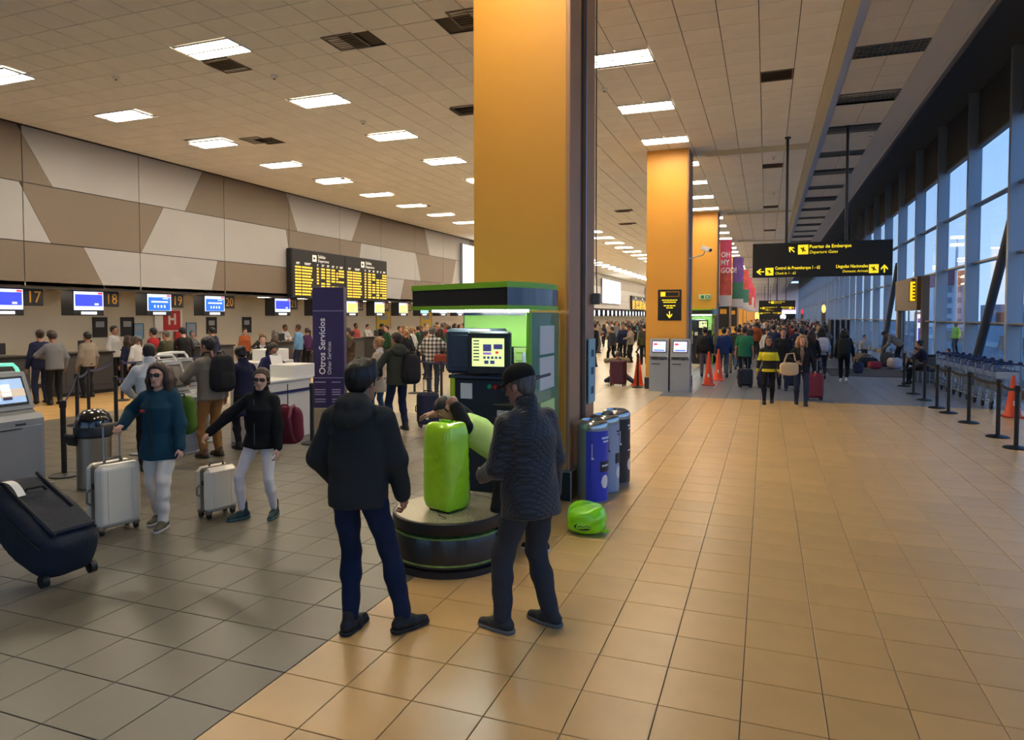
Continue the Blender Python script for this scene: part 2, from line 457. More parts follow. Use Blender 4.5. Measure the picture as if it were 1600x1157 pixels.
for ya, yb in zip(FY[:-1], FY[1:]):
    if yb > HALL_END: break
    k += 1
    wn = struct('window_%d' % k)
    near = ya > 15 and ya < 60
    portal = abs(ya-33.73) < .3
    lv = LV if not portal else [3.79, 5.62, 7.44]
    cut = 1.95 if abs(ya-29.68) < .3 else 0
    if near:
        for a, b in zip(lv[:-1], lv[1:]):
            cc = cut if a < 3 else 0; q = MB(); q.box((XR+.02, (ya+yb-cc)/2+.08, (a+b)/2), (.014, yb-ya-.16-cc, b-a-.06)); q.build('pane', m_glass, wn)
        for z in lv[1:]:
            cc = cut if z < 3 else 0; q = MB(); q.box((XR-.04, (ya+yb-cc)/2+.08, z), (.18, yb-ya-.16-cc, .07), ch=.008); q.build('transom', m_tr, wn)
        if not portal:
            q = MB(); q.box((XR-.16, (ya+yb-cut)/2+.08, 1.9), (.2, yb-ya-.16-cut, .05), ch=.01); q.build('guard_rail', mat('rail_beige', (150, 144, 134), .5), wn)
    else:
        q = MB(); q.box((XR+.02, (ya+yb)/2+.08, 3.8), (.014, yb-ya-.16, 7.2)); q.build('pane', m_glass, wn)
        q = MB()
        for z in LV[1:]: q.box((XR-.04, (ya+yb)/2+.08, z), (.18, yb-ya-.16, .07))
        q.build('transom', m_tr, wn)
# raked steel props standing inside the glass
m_steel = mat('steel_grey', (84, 90, 98), .45, metal=.4)
for i, y0 in enumerate((22.9, 39.7)):
    q = MB(); q.tube([(5.9, y0+1.6, 0), (6.1, y0-1.18, 4.7)], .12, n=14)
    o = q.build('raked_prop', m_steel, wr, smooth=True)

# ------------------------------------------------------------------ columns
m_or = mat('column_orange', (226, 160, 60), .45, spec=.45, var=.015, vscale=1.5)
m_cb = mat('column_beige', (178, 132, 96), .5)
m_cd = mat('column_groove', (76, 50, 30), .6)
m_pl = mat('plinth_black', (44, 42, 42), .45)
m_al = mat('aluminium', (150, 156, 164), .35, metal=.6)
COLY = [7.45+12.4*k for k in range(-1, 12)]
for k, y in enumerate(COLY):
    c = struct('column', (-2.665, y+.585, 0))
    h = .585
    q = MB(); q.box((0, 0, CZ/2), (2*h-.06, 2*h-.06, CZ)); q.build('core', m_cd, c)
    q = MB(); q.box((-.02, -h+.02, CZ/2+.17), (2*h-.04, .05, CZ-.34), ch=.006); q.build('front_cladding', m_or, c)
    q = MB(); q.box((-h+.02, 0, CZ/2+.17), (.05, 2*h-.1, CZ-.34), ch=.006); q.build('side_cladding', m_or, c)
    q = MB(); q.box((0, h-.02, CZ/2+.17), (2*h-.1, .05, CZ-.34), ch=.006); q.build('rear_cladding', m_or, c)
    for (ya, yb) in ((-h, -.12), (.12, h)):
        q = MB(); q.box((h-.03, (ya+yb)/2, CZ/2+.17), (.07, yb-ya, CZ-.34), ch=.01); q.build('corner_cladding', m_cb, c)
    q = MB(); q.tube([(h+.005, .13, .35), (h+.005, .13, CZ)], .012, n=6); q.build('edge_trim', m_al, c)
    q = MB(); q.box((0, 0, .165), (2*h+.06, 2*h+.06, .33), ch=.01); q.build('plinth', m_pl, c)
    q = MB(); q.box((0, 0, .335), (2*h+.07, 2*h+.07, .015)); q.tube([(h+.033, -h-.033, 0), (h+.033, -h-.033, .34)], .01, n=6); q.build('plinth_trim', m_al, c)
# ================================================================== CEILING FIXTURES
m_lamp = mat('lamp_warm', (255, 240, 214), .5, emit=LAMP)
m_lampn = mat('lamp_neutral', (255, 236, 206), .5, emit=LAMP)
m_white = mat('white_enamel', (230, 228, 222), .35)
m_louv = mat('louvre_white', (235, 230, 215), .4)
m_offlamp = mat('louvre_dark', (92, 100, 108), .45, metal=.2)
m_vent = mat('vent_dark', (124, 112, 98), .7)

def fixture_parts(root, louv):
    """double fluorescent tray, 1.21 x 0.61, diffusers facing down"""
    q = MB()
    for (c, d) in (((0, -.295, .0), (1.21, .022, .03)), ((0, .295, 0), (1.21, .022, .03)), ((-.595, 0, 0), (.022, .57, .03)), ((.595, 0, 0), (.022, .57, .03)), ((0, 0, -.006), (1.17, .05, .03))): q.box(c, d)
    q.build('frame', m_white, root)
    for s in (-1, 1):
        q = MB(); q.box((0, s*.15, .008), (1.165, .265, .01)); q.build('diffuser', m_lamp, root)
        if louv:
            q = MB()
            for k in range(11): q.box((-.53+k*.106, s*.15, -.006), (.016, .265, .018))
            stuff(q.build('louvre', m_louv, root))
first = {}
ORD = ['nearest', 'second nearest', 'third nearest', 'fourth nearest', 'fifth nearest', 'sixth nearest', 'seventh nearest', 'eighth nearest', 'ninth nearest', 'tenth nearest', 'eleventh nearest', 'twelfth nearest', 'thirteenth nearest', 'fourteenth nearest']
lab = {0: 'lit twin ceiling light in the {} long row', 1: 'lit louvred ceiling light over the orange columns'}
def row_name(x): return 'middle' if x > -12 else 'wall-side'
cnt = {}
for (x, y, lv) in sorted(LIGHTS, key=lambda t: t[1]):
    behind = y < 8.5
    far = y > 48
    key = (x, lv)
    n_ = cnt.get(key, 0)
    if lv: g, l_ = 'louvred lights over the columns', 'lit louvred ceiling light over the orange column row'
    elif x > -12: g, l_ = 'twin lights of the middle ceiling row', 'lit twin ceiling light of the middle row'
    else: g, l_ = 'twin lights of the wall-side ceiling row', 'lit twin ceiling light beside the panelled wall'
    vis0 = 12.0 if lv else (9.0 if x > -12 else 8.9)
    if y >= vis0:
        n_ = cnt.get(key, 0); cnt[key] = n_+1
        if n_ < len(ORD): l_ += ', '+ORD[n_]+' in view'
    else: l_ += ', out of view overhead'
    kk = 'far' if far else lv
    if kk not in first:
        t = thing('ceiling_light', l_, 'light', (x, y, CZ-.012), 0, g)
        if far:
            q = MB(); q.box((0, 0, .004), (1.19, .6, .02)); q.build('diffuser', m_lamp, t)
            q = MB(); q.box((0, 0, -.012), (1.21, .03, .02)); q.build('frame', m_white, t)
        else: fixture_parts(t, lv)
        first[kk] = t
    else:
        t = dup(first[kk], (x, y, CZ-.012), 0, l_, g)
# switched-off louvred lights of the side ceiling
f0 = None
for k in range(-1, 24):
    y = 14.24+2.85*k
    l_, g = 'unlit dark louvred light in the side ceiling' + (', '+ORD[k-0]+' in view' if 0 <= k < 14 else ', far down' if k > 0 else ', out of view'), 'dark lights of the side ceiling'
    if f0 is None:
        f0 = thing('ceiling_light', l_, 'light', (2.06, y, ZS-.008), 0, g)
        q = MB(); q.box((0, 0, .02), (1.17, .56, .01)); q.build('reflector', m_offlamp, f0)
        q = MB()
        for s in (-1, 1):
            q.box((0, s*.29, 0), (1.2, .02, .03)); q.box((s*.59, 0, 0), (.02, .56, .03))
        q.build('frame', m_offlamp, f0)
        q = MB()
        for i in range(13): q.box((-.54+i*.09, 0, 0), (.005, .56, .024))
        for i in range(3): q.box((0, -.14+i*.14, 0), (1.16, .005, .024))
        stuff(q.build('louvre', mat('louvre_grey', (112, 120, 128), .45, metal=.2), f0))
    else: dup(f0, (2.06, y, ZS-.008), 0, l_, g)
# vents
VL = ['square air vent touching the ceiling light above the check-in queue', 'square air vent alone between two ceiling lights', 'square air vent beside the top of the big orange column',
      'square air vent near the panelled wall', 'half hidden square air vent beside the big column', 'square grey vent over the empty right aisle, nearest of its line', 'square grey vent beyond the sign rod, second of its line',
      'flat air vent seen between the first two columns, nearer one', 'flat air vent seen between the first two columns, farther one', 'third square grey vent along the right aisle ceiling', 'fourth square grey vent along the right aisle ceiling']
v0 = None
for i, (x, y) in enumerate(VENTS):
    if v0 is None:
        v0 = thing('ceiling_vent', VL[i], 'vent', (x, y, CZ-.005), 0, 'ceiling vents')
        q = MB(); q.box((0, 0, .02), (.58, .58, .01)); q.build('duct', mat('vent_duct', (84, 76, 66), .8), v0)
        q = MB()
        for s in (-1, 1): q.box((0, s*.29, 0), (.6, .025, .02)); q.box((s*.29, 0, 0), (.025, .56, .02))
        q.build('frame', m_vent, v0)
        for k in range(7):
            q = MB(); q.box((0, -.24+k*.08, .004), (.56, .07, .006), rx=.3); q.build('slat', m_vent, v0)
    else: dup(v0, (x, y, CZ-.005), 0, VL[i], 'ceiling vents')
# little smoke detectors
det = [(-12.05, 10.05), (-9.1, 11.1), (-9.2, 14.4), (-5.2, 12.4), (-13.6, 20.0), (.15, 21.8), (2.55, 20.6), (.2, 28.2), (-3.2, 14.1)]
DN_ = ['near the left picture edge', 'beside the first vent', 'between two middle row lights', 'left of the big column top', 'far along the panelled wall', 'before the sign rod', 'by the side ceiling lights', 'down the aisle ceiling', 'right of the big column']
d0 = None
for i, (x, y) in enumerate(det):
    z = ZS if x > 1.3 else CZ
    l_ = 'small round smoke detector on the ceiling '+DN_[i]
    if d0 is None:
        d0 = thing('smoke_detector', l_, 'detector', (x, y, z), 0, 'ceiling smoke detectors')
        q = MB(); q.lathe([(.07, 0), (.07, -.02), (.05, -.05), (.02, -.06)], n=14); q.build('base', m_white, d0, smooth=True)
        q = MB(); q.lathe([(.022, -.055), (.022, -.075), (.001, -.08)], n=10); q.build('sensor', m_vent, d0)
    else: dup(d0, (x, y, z), 0, l_)
# recessed lamps in the soffit over the desks
s0 = None
for k in range(22):
    y = 10.1+2.3*k
    l_ = 'slim lit lamp in the soffit over the check-in desks' + (', '+ORD[k] if k < 14 else ', far')
    if s0 is None:
        s0 = thing('soffit_light', l_, 'light', (-18.3, y, 2.845), 0, 'soffit lamps over the desks')
        q = MB(); q.box((0, 0, 0), (.2, .62, .02)); q.build('frame', m_white, s0)
        q = MB(); q.box((0, 0, -.008), (.16, .58, .012)); q.build('diffuser', mat('lamp_soffit', (255, 240, 214), .5, emit=34), s0)
    else: dup(s0, (-18.3, y, 2.845), 0, l_)
# ================================================================== CHECK-IN DESKS, MONITORS, NUMBERS
m_black = mat('black_plastic', (22, 22, 24), .45)
m_blk2 = mat('black_matt', (30, 30, 31), .7)
m_scr_blue = mat('screen_blue', (52, 66, 214), .3, emit=1.0)
m_scr_mid = mat('screen_azure', (38, 96, 208), .3, emit=1.0)
m_scr_pale = mat('screen_pale', (206, 222, 246), .3, emit=1.05)
m_scr_yel = mat('screen_yellow', (236, 222, 116), .3, emit=1.05)
m_scr_cyan = mat('screen_cyan', (130, 196, 240), .3, emit=1.1)
m_scr_white = mat('screen_white', (246, 246, 250), .3, emit=1.3)
m_scr_red = mat('screen_red', (206, 48, 60), .3, emit=1.0)
m_amber = mat('sign_amber', (238, 190, 40), .5, emit=.45)
m_digit = mat('digit_amber', (196, 138, 28), .5)
m_navy = mat('navy_webbing', (30, 34, 84), .8)

def monitor(y, style, label, group):
    t = thing('check_in_monitor', label, 'monitor', (-17.4, y, 2.46), 0, group)
    q = MB(); q.box((-.2, 0, 0), (.46, .92, .68), ch=.015); q.build('case', m_black, t)
    q = MB(); q.box((-.2, 0, .36), (.08, .1, .1)); q.build('bracket', m_blk2, t)
    f = {'A': m_scr_blue, 'B': m_scr_mid, 'C': m_scr_yel, 'D': m_scr_cyan, 'E': m_scr_pale}[style]
    s_ = MB(); s_.box((.034, 0, .06), (.012, .86, .5)); s = s_.build('screen', m_scr_pale, t)
    q = MB(); q.box((.042, 0, .075 if style == 'A' else .02), (.008, .8, .32 if style == 'A' else .4)); q.build('screen_field', f, s)
    q = MB(); q.box((.043, .34, .27), (.008, .14, .05)); q.build('screen_badge', m_scr_red, s)
    if style == 'B':
        q = MB()
        for k in range(4): q.box((.048, -.18+k*.12, -.06), (.006, .05, .08))
        q.box((.048, 0, .08), (.006, .6, .045)); q.box((.048, .22, .18), (.006, .2, .025))
        q.build('screen_icon_row', m_scr_pale, s)
    else:
        q = MB(); q.box((.048, .22, -.03), (.006, .12, .05)); q.build('screen_icon', m_scr_pale, s)
    q = MB(); q.box((.034, 0, -.27), (.014, .45, .07)); q.build('status_strip', m_scr_white, t)
    return t
NW = ['seventeen', 'eighteen', 'nineteen', 'twenty', 'twenty-one', 'twenty-two', 'twenty-three', 'twenty-four', 'twenty-five', 'twenty-six', 'twenty-seven']
def number_sign(y, n):
    t = thing('desk_number_sign', 'black hanging sign with amber number %s over a check-in desk' % NW[n-17], 'sign', (-17.4, y, 2.6), 0, 'numbered signs over the desks')
    q = MB(); q.box((-.1, 0, 0), (.1, .5, .46), ch=.01); q.build('panel', m_black, t)
    q = MB(); q.box((-.1, 0, .24), (.03, .06, .04)); q.build('hanger', m_blk2, t)
    text(str(n), .42, m_digit, t, (-.045, 0, -.15), (PI/2, 0, PI/2), 'CENTER', 'digits', sx=.9)
MY = [11.3, 13.5, 15.82, 18.06, 21.5, 23.85, 26.2, 28.5, 30.8, 33.1, 35.4]
STY = 'AABBACCCCDE'
DN = ['blue screen monitor beside the amber number seventeen', 'blue screen monitor beside the amber number eighteen', 'azure screen monitor with icon row beside number nineteen', 'azure screen monitor with icon row beside number twenty',
      'blue screen monitor beside the amber number twenty-one, left of the departures board', 'yellow screen monitor half hidden behind the purple totem', 'yellow screen monitor just right of the purple totem', 'yellow screen monitor, second right of the totem',
      'yellow screen monitor, third right of the totem', 'pale cyan monitor showing just under the wrapping canopy', 'pale white monitor under the wrapping canopy nearest the column']
for i, y in enumerate(MY):
    mon = monitor(y, STY[i], DN[i] + ' at check-in', 'monitors over the check-in desks')
    number_sign(y+.76, 17+i)
for i in range(32):
    y = 37.7+2.3*i
    if 39 < y < 69: continue
    dup(mon, (-17.4, y, 2.46), 0, 'pale monitor at the left edge of the big column' if y < 62 else 'distant tiny lit monitor in the long row past the big column')

m_desk = mat('desk_grey', (70, 70, 72), .5)
m_desktop = mat('desk_top_black', (34, 33, 33), .4)
def desk(y, label):
    t = thing('check_in_desk', label, 'desk', (-17.35, y, 0), 0, 'check-in desks')
    q = MB(); q.box((0, 0, .54), (.62, 1.5, 1.08), ch=.01); q.build('body', m_desk, t)
    q = MB(); q.box((0, 0, 1.11), (.72, 1.56, .05), ch=.01); q.build('top', m_desktop, t)
    q = MB(); q.box((.315, 0, .6), (.012, 1.3, .7), ch=.004); q.build('front_panel', m_desk, t)
    q = MB(); q.box((0, 0, .05), (.64, 1.46, .1)); q.build('kick_plate', m_black, t)
    q = MB(); q.box((-.2, .3, 1.3), (.04, .4, .28), ch=.008); q.box((-.2, .3, 1.15), (.05, .05, .05)); q.build('terminal', m_black, t)
    return t
dk = None
for i in range(14):
    y = 10.9+2.3*i if i < 4 else 12.1+2.3*i
    l_ = 'dark grey check-in desk under the number %s' % NW[i] if i < 11 else 'dark grey check-in desk further down the panelled wall'
    dk = desk(y, l_) if dk is None else dup(dk, (-17.35, y, 0), 0, l_)
# posters and door on the rear wall behind the desks
def wall_poster(y, z, w_, h_, m, label, cat='poster'):
    t = thing('wall_notice', label, cat, (-19.99, y, z))
    q = MB(); q.box((0, 0, 0), (.02, w_, h_)); q.build('board', m, t)
    q = MB()
    for s in (-1, 1):
        q.box((.008, s*w_/2, 0), (.02, .02, h_+.02)); q.box((.008, 0, s*h_/2), (.02, w_, .02))
    q.build('frame', m_blk2, t)
    q = MB(); q.box((.012, 0, h_*.15), (.004, w_*.6, h_*.3)); q.build('print', mat('print_grey', (150, 152, 156), .6), t)
for i, (y, l_) in enumerate([(15.9, 'black framed notice on the rear wall left of the red fire panel'), (16.9, 'black framed notice touching the red fire panel'), (20.6, 'black framed notice behind desk nineteen'), (22.5, 'black framed notice behind desk twenty')]):
    wall_poster(y, 1.75, .5, .62, m_blk2, l_)
for i, (y, l_) in enumerate([(17.3, 'small blue notice under the red fire panel'), (19.6, 'small blue notice right of the red fire panel')]):
    wall_poster(y, 1.6, .45, .5, mat('notice_blue', (120, 160, 190), .6), l_)
m_firered = mat('fire_red', (190, 40, 40), .5)
t = thing('fire_hose_cabinet', 'red and white fire hose panel on the rear wall under number nineteen', 'fire cabinet', (-19.94, 18.55, 1.95))
q = MB(); q.box((0, 0, 0), (.03, 1.2, .75), ch=.006); q.build('board', m_white, t)
q = MB(); q.box((.02, .12, .0), (.012, .75, .7)); q.build('red_field', m_firered, t)
q = MB(); q.box((.03, 0, .05), (.008, .08, .4)); q.box((.03, .25, .05), (.008, .08, .4)); q.box((.03, .12, .05), (.008, .2, .08)); q.build('white_mark', m_white, t)
q = MB(); q.box((.0, .5, -.75), (.06, .5, .7), ch=.01); q.build('hose_box', m_firered, t)
for i, (y, l_) in enumerate([(33.2, 'yellow poster on the rear wall, left one of the pair beyond the plaid shirt'), (38.3, 'yellow poster on the rear wall, right one of the pair beyond the plaid shirt')]):
    wall_poster(y, 1.9, 1.5, 1.0, mat('poster_yellow', (206, 170, 40), .6), l_)

# ------------------------------------------------------------------ departures board
m_row = mat('flight_amber', (238, 192, 62), .5, emit=.9)
m_head = mat('flight_head', (224, 222, 210), .5, emit=.5)
def board(y0, y1, z0, z1, label, halves):
    t = thing('departures_board', label, 'display board', (-17.15, (y0+y1)/2, z0))
    W_, H_ = y1-y0, z1-z0
    q = MB(); q.box((0, 0, H_/2), (.24, W_, H_), ch=.02); q.build('case', m_black, t)
    for h in range(halves):
        w_ = W_/halves; c = -W_/2+w_*(h+.5)
        p = MB(); p.box((.125, c, H_/2), (.02, w_-.06, H_-.08)); pan = p.build('display_panel', m_blk2, t)
        q = MB(); q.box((.14, c-.35, H_-.3), (.006, .26, .26)); q.build('pictogram', m_head, pan)
        q = MB(); q.prism([(c-.43, H_-.36), (c-.27, H_-.3), (c-.43, H_-.24)], .143, .148, 'x'); q.build('plane_mark', m_blk2, pan)
        text('Salidas', .19, m_head, pan, (.138, c-.12, H_-.27), (PI/2, 0, PI/2), 'LEFT', 'heading')
        text('Departures', .16, m_head, pan, (.138, c-.12, H_-.43), (PI/2, 0, PI/2), 'LEFT', 'heading')
        xs = [(-.45, -.34, 1), (-.33, -.12, 1), (-.06, -.02, .9), (.02, .1, .95), (.12, .2, .9), (.22, .3, .9), (.32, .36, .8), (.37, .485, .9)]
        hd = MB(); rnd = random.Random(3+h)
        for (a, b, pr) in xs: hd.box((.138, c+(a+b)/2*w_, H_-.53), (.006, (b-a)*w_*.55, .03)); hd.box((.138, c+(a+b)/2*w_-.02, H_-.58), (.006, (b-a)*w_*.45, .025))
        hd.build('column_heads', m_head, pan)
        for r in range(10):
            q = MB(); z = H_-.7-r*.118
            for (a, b, pr) in xs:
                if rnd.random() > pr: continue
                e = b-(rnd.random()*.05 if b-a > .15 else 0)
                k = max(1, int((e-a)*w_/.16)); st = (e-a)*w_/k
                for i in range(k): q.box((.138, c+a*w_+st*(i+.5), z), (.006, st*.88, .066))
            q.build('flight_row', m_row, pan)
    return t
board(21.62, 28.62, 2.82, 4.72, 'big black departures board with amber rows on the panelled wall', 2)
board(92.5, 103.5, 3.0, 4.9, 'distant departures board with dim amber rows beyond the big column', 2)

# backlit advertising boxes on the left wall
def lightbox(y0, y1, z0, z1, label):
    t = thing('lightbox', label, 'advert', (-17.2, (y0+y1)/2, (z0+z1)/2))
    q = MB(); q.box((0, 0, 0), (.18, y1-y0, z1-z0), ch=.02); q.build('case', m_al, t)
    q = MB(); q.box((.095, 0, 0), (.01, y1-y0-.14, z1-z0-.14)); q.build('lit_face', mat('advert_white', (238, 244, 246), .5, emit=1.6), t)
    q = MB(); q.box((.102, .2, .0), (.006, .5, .3)); q.build('small_mark', mat('advert_mark', (96, 110, 104), .5), t)
lightbox(37.5, 43.5, 4.0, 6.5, 'bright white advert lightbox half hidden behind the big column')
lightbox(75, 85, 3.55, 6.35, 'tall bright white advert lightbox on the far left wall')
lightbox(104.5, 112, 3.5, 6.5, 'bright advert lightbox just left of the second column')

# ================================================================== WRAPPING STATION
m_gtrim = mat('lime_trim', (136, 196, 44), .4)
m_gback = mat('lime_panel', (176, 226, 108), .5)
m_gpale = mat('lime_pale', (214, 238, 150), .5)
m_navyg = mat('gloss_navy', (42, 56, 84), .2, coat=.4)
m_case = mat('machine_case', (46, 54, 70), .4)
m_steelc = mat('brushed_steel', (160, 162, 164), .35, metal=.7)
def arc(cx, cy, r, a0, a1, n=8): return [(cx+r*math.cos(math.radians(a0+(a1-a0)*i/n)), cy+r*math.sin(math.radians(a0+(a1-a0)*i/n))) for i in range(n+1)]
def wrap_station(loc, label, cat='kiosk'):
    """outline in coordinates relative to the column's front right corner (-2.08, 7.45)"""
    t = thing('wrapping_station', label, cat, loc)
    A = (-1.50, -.93); B = (-.16, -1.56)
    curve = [(-.16+.40*4*(t/16)*(1-t/16)*.5-.0*t, -1.56+1.53*t/16) for t in range(17)]
    outl = [A] + curve + [(-1.50, -.03)]
    def off(k): 
        cx, cy = -.7, -.6
        return [(cx+(p[0]-cx)*k, cy+(p[1]-cy)*k) for p in outl]
    cn = None
    q = MB(); q.prism(off(.985), 2.2, 2.40, 'z'); cn = q.build('canopy', m_black, t)
    q = MB(); q.prism(outl, 2.37, 2.425, 'z'); q.build('canopy_trim', m_gtrim, cn)
    q = MB(); q.prism(outl, 2.165, 2.205, 'z'); q.build('canopy_trim', m_gtrim, cn)
    q = MB()
    c2 = [(p[0]+.004, p[1]) for p in curve]
    for a, b in zip(c2[:-1], c2[1:]): q.quad((a[0], a[1], 2.205), (b[0], b[1], 2.205), (b[0], b[1], 2.37), (a[0], a[1], 2.37))
    q.build('canopy_side', m_navyg, cn, smooth=True)
    q = MB(); q.box((-.85, -.95, 2.155), (1.0, .09, .025), rz=-.43); q.build('canopy_lamp', mat('lamp_cool', (236, 246, 250), .4, emit=42), cn)
    q = MB(); q.box((-.35, -.9, 2.155), (.35, .07, .025), rz=-.2); q.build('canopy_lamp', MATS['lamp_cool'], cn)
    # back wall and its sheets
    bw = MB(); bw.box((-.72, -.055, 1.07), (1.1, .05, 2.14)); bw = bw.build('back_wall', m_navyg, t)
    q = MB(); q.box((-.72, -.09, 1.93), (1.06, .02, .36)); q.build('lime_band', m_gback, bw)
    q = MB(); q.box((-.43, -.09, 1.54), (.4, .02, .4)); pl = q.build('price_list', m_gpale, bw)
    q = MB()
    for k in range(4): q.box((-.45, -.1, 1.68-.09*k), (.3, .004, .012))
    q.build('price_line', m_gtrim, pl)
    q = MB(); q.box((-.8, -.09, 1.55), (.3, .02, .3)); q.build('picture_sheet', m_case, bw)
    q = MB(); q.box((-.5, -.09, 1.2), (.55, .02, .22)); q.build('lime_panel_low', m_gback, bw)
    q = MB(); q.box((-.85, -.1, 1.82), (.22, .01, .2)); q.build('white_notice', m_white, bw)
    # glazed side with taped sheets
    sp = MB(); sp.box((-.12, -.55, 1.07), (.025, 1.0, 2.14)); sp = sp.build('side_panel', mat('side_teal', (96, 150, 120), .15, coat=.5), t)
    for (y, z, h_, m) in ((-.52, 1.85, .3, m_white), (-.52, 1.5, .34, m_white), (-.5, 1.1, .2, m_gpale), (-.5, .85, .24, m_gback)):
        q = MB(); q.box((-.1, y, z), (.012, .5, h_)); q.build('sheet', m, sp)
    q = MB(); q.box((-.12, -1.05, 1.07), (.05, .05, 2.14), ch=.01); q.build('corner_post', m_gtrim, t)
    # machine cabinet
    cb = MB(); cb.box((-.55, -.72, .73), (.86, .6, 1.46), ch=.015); cb = cb.build('cabinet', m_black, t)
    q = MB(); q.box((-.55, -.72, 1.475), (.92, .64, .04), ch=.008); q.build('worktop', m_case, cb)
    q = MB(); q.box((-.965, -1.03, 1.36), (.05, .02, .2)); q.build('lime_edge', mat('lime_yellow', (196, 214, 44), .5), cb)
    q = MB(); q.box((-.98, -1.05, 1.05), (.06, .05, .36), ch=.01); q.build('latch', m_steelc, cb)
    for (x, z, w_, h_) in ((-.81, 1.33, .13, .16), (-.4, 1.06, .14, .17)):
        q = MB(); q.box((x, -1.025, z), (w_, .008, h_)); q.build('notice', m_white, cb)
    for (x, m) in ((-.55, mat('button_green', (30, 170, 120), .35)), (-.49, mat('button_red', (220, 30, 30), .35))):
        q = MB(); q.lathe([(.026, 0), (.026, .02), (.016, .03), (.001, .032)], n=14); o = q.build('push_button', m, cb, smooth=True, loc=(x, -1.02, 1.385)); o.rotation_euler = (PI/2, 0, 0)
    q = MB(); q.box((-.25, -1.16, 1.22), (.34, .26, .03)); q.box((-.25, -1.16, 1.09), (.34, .26, .03)); q.box((-.09, -1.16, 1.16), (.02, .26, .3)); q.build('side_tray', m_blk2, cb)
    # operator's screen
    hs = MB(); hs.box((-.78, -.8, 1.74), (.52, .5, .46), ch=.03); hs = hs.build('screen_housing', m_case, t)
    q = MB(); q.box((-.86, -1.055, 1.74), (.22, .012, .34), ch=.005); q.build('housing_panel', m_case, hs)
    q = MB(); q.box((-.52, -1.1, 1.73), (.44, .1, .44), rz=.12, ch=.02); q.build('bezel', m_black, hs)
    sc = MB(); sc.box((-.515, -1.155, 1.74), (.33, .012, .28), rz=.12); sc = sc.build('screen', mat('screen_lime', (216, 234, 150), .3, emit=1.0), hs)
    def cell(x, z, w_, h_, m):
        q = MB(); q.box((-.515+1.12*x*math.cos(.12), -1.164+1.12*x*math.sin(.12), 1.74+z*1.15), (w_, .008, h_), rz=.12); return q
    q = cell(-.005, .04, .085, .07, m_case); stuff(q.build('screen_tile', mat('tile_indigo', (74, 70, 130), .4, emit=.5), hs)).__setitem__('kind', 'thing')
    cell(.095, .05, .09, .05, None).build('screen_tile', MATS['tile_indigo'], hs)
    cell(-.005, -.01, .085, .022, None).build('screen_tile', mat('tile_violet', (170, 120, 200), .4, emit=.6), hs)
    cell(.085, -.0, .03, .024, None).build('screen_tile', m_scr_red, hs)
    for k in range(5): cell(-.03+.036*k, -.045, .024, .024, None).build('screen_icon', MATS['tile_indigo'], hs)
    for k in range(2): cell(-.012+.055*k, -.085, .044, .035, None).build('screen_tile', MATS['tile_indigo'], hs)
    q = MB()
    for k in range(7): q.box((-.515-.118, -1.177, 1.74+.115-.032*k), (.06, .008, .012), rz=.12)
    q.build('screen_text_lines', m_case, hs)
    return t
ws = wrap_station((-2.08, 7.45, 0), 'lime and black luggage wrapping station with canopy at the big column')
dup(ws, (-2.08, 7.45+24.8, 0), 0, 'distant lime luggage wrapping station at the third orange column')
# papers and roll on the worktop
t = thing('paper_stack', 'crumpled pile of leaflets on the wrapping cabinet worktop', 'paper', (-2.5, 6.52, 1.497))
for k in range(5):
    q = MB(); q.box((random.uniform(-.05, .05), random.uniform(-.05, .05), .006+.008*k), (.24, .17, .006), rz=random.uniform(-.8, .8)); q.build('sheet', m_white if k % 2 else mat('sheet_blue', (110, 120, 180), .6), t)
t = thing('stretch_film_roll', 'plastic wrapped roll beside the operator screen', 'roll', (-2.33, 6.75, 1.497))
q = MB(); q.lathe([(.02, 0), (.06, 0), (.065, .02), (.065, .2), (.06, .22), (.02, .22)], n=18); q.build('film', mat('film_grey', (150, 160, 170), .2, coat=.5), t, smooth=True)
q = MB(); q.lathe([(.018, -.0), (.022, 0), (.022, .25), (.018, .25)], n=12); q.build('core', mat('cardboard', (150, 120, 84), .8), t)

# turntable
m_plate = mat('tread_plate', (150, 142, 122), .35, metal=.75)
m_trim_worn = mat('worn_lime', (120, 150, 70), .6, var=.4, vscale=12)
t = thing('wrapping_turntable', 'round black turntable with diamond tread plate top', 'turntable', (-2.55, 5.31, 0))
q = MB(); q.lathe([(.5, 0), (.5, .05), (.46, .06), (.43, .065)], n=56); q.build('base', m_black, t, smooth=True)
dr = MB(); dr.lathe([(.44, .06), (.482, .07), (.485, .12), (.485, .27), (.47, .315), (.4, .32)], n=56); dr = dr.build('drum', mat('drum_black', (26, 26, 25), .35, var=.2, vscale=14, coat=.3), t, smooth=True)
q = MB(); q.lathe([(.484, .088), (.489, .09), (.489, .102), (.484, .104)], n=56); q.build('worn_stripe', m_trim_worn, dr)
q = MB(); q.lathe([(.470, .302), (.478, .304), (.476, .318), (.468, .32)], n=56); q.build('worn_stripe', m_trim_worn, dr)
q = MB(); q.lathe([(.40, .31), (.42, .325), (.42, .35)], n=40); q.build('spindle', m_blk2, t)
q = MB(); q.lathe([(.44, .345), (.485, .345), (.487, .35), (.487, .433), (.48, .44), (.462, .44)], n=56); q.build('platter_rim', m_black, t, smooth=True)
pl = MB(); pl.lathe([(.464, .425), (.464, .442), (.001, .442)], n=56); pl = pl.build('tread_plate', m_plate, t)
q = MB()
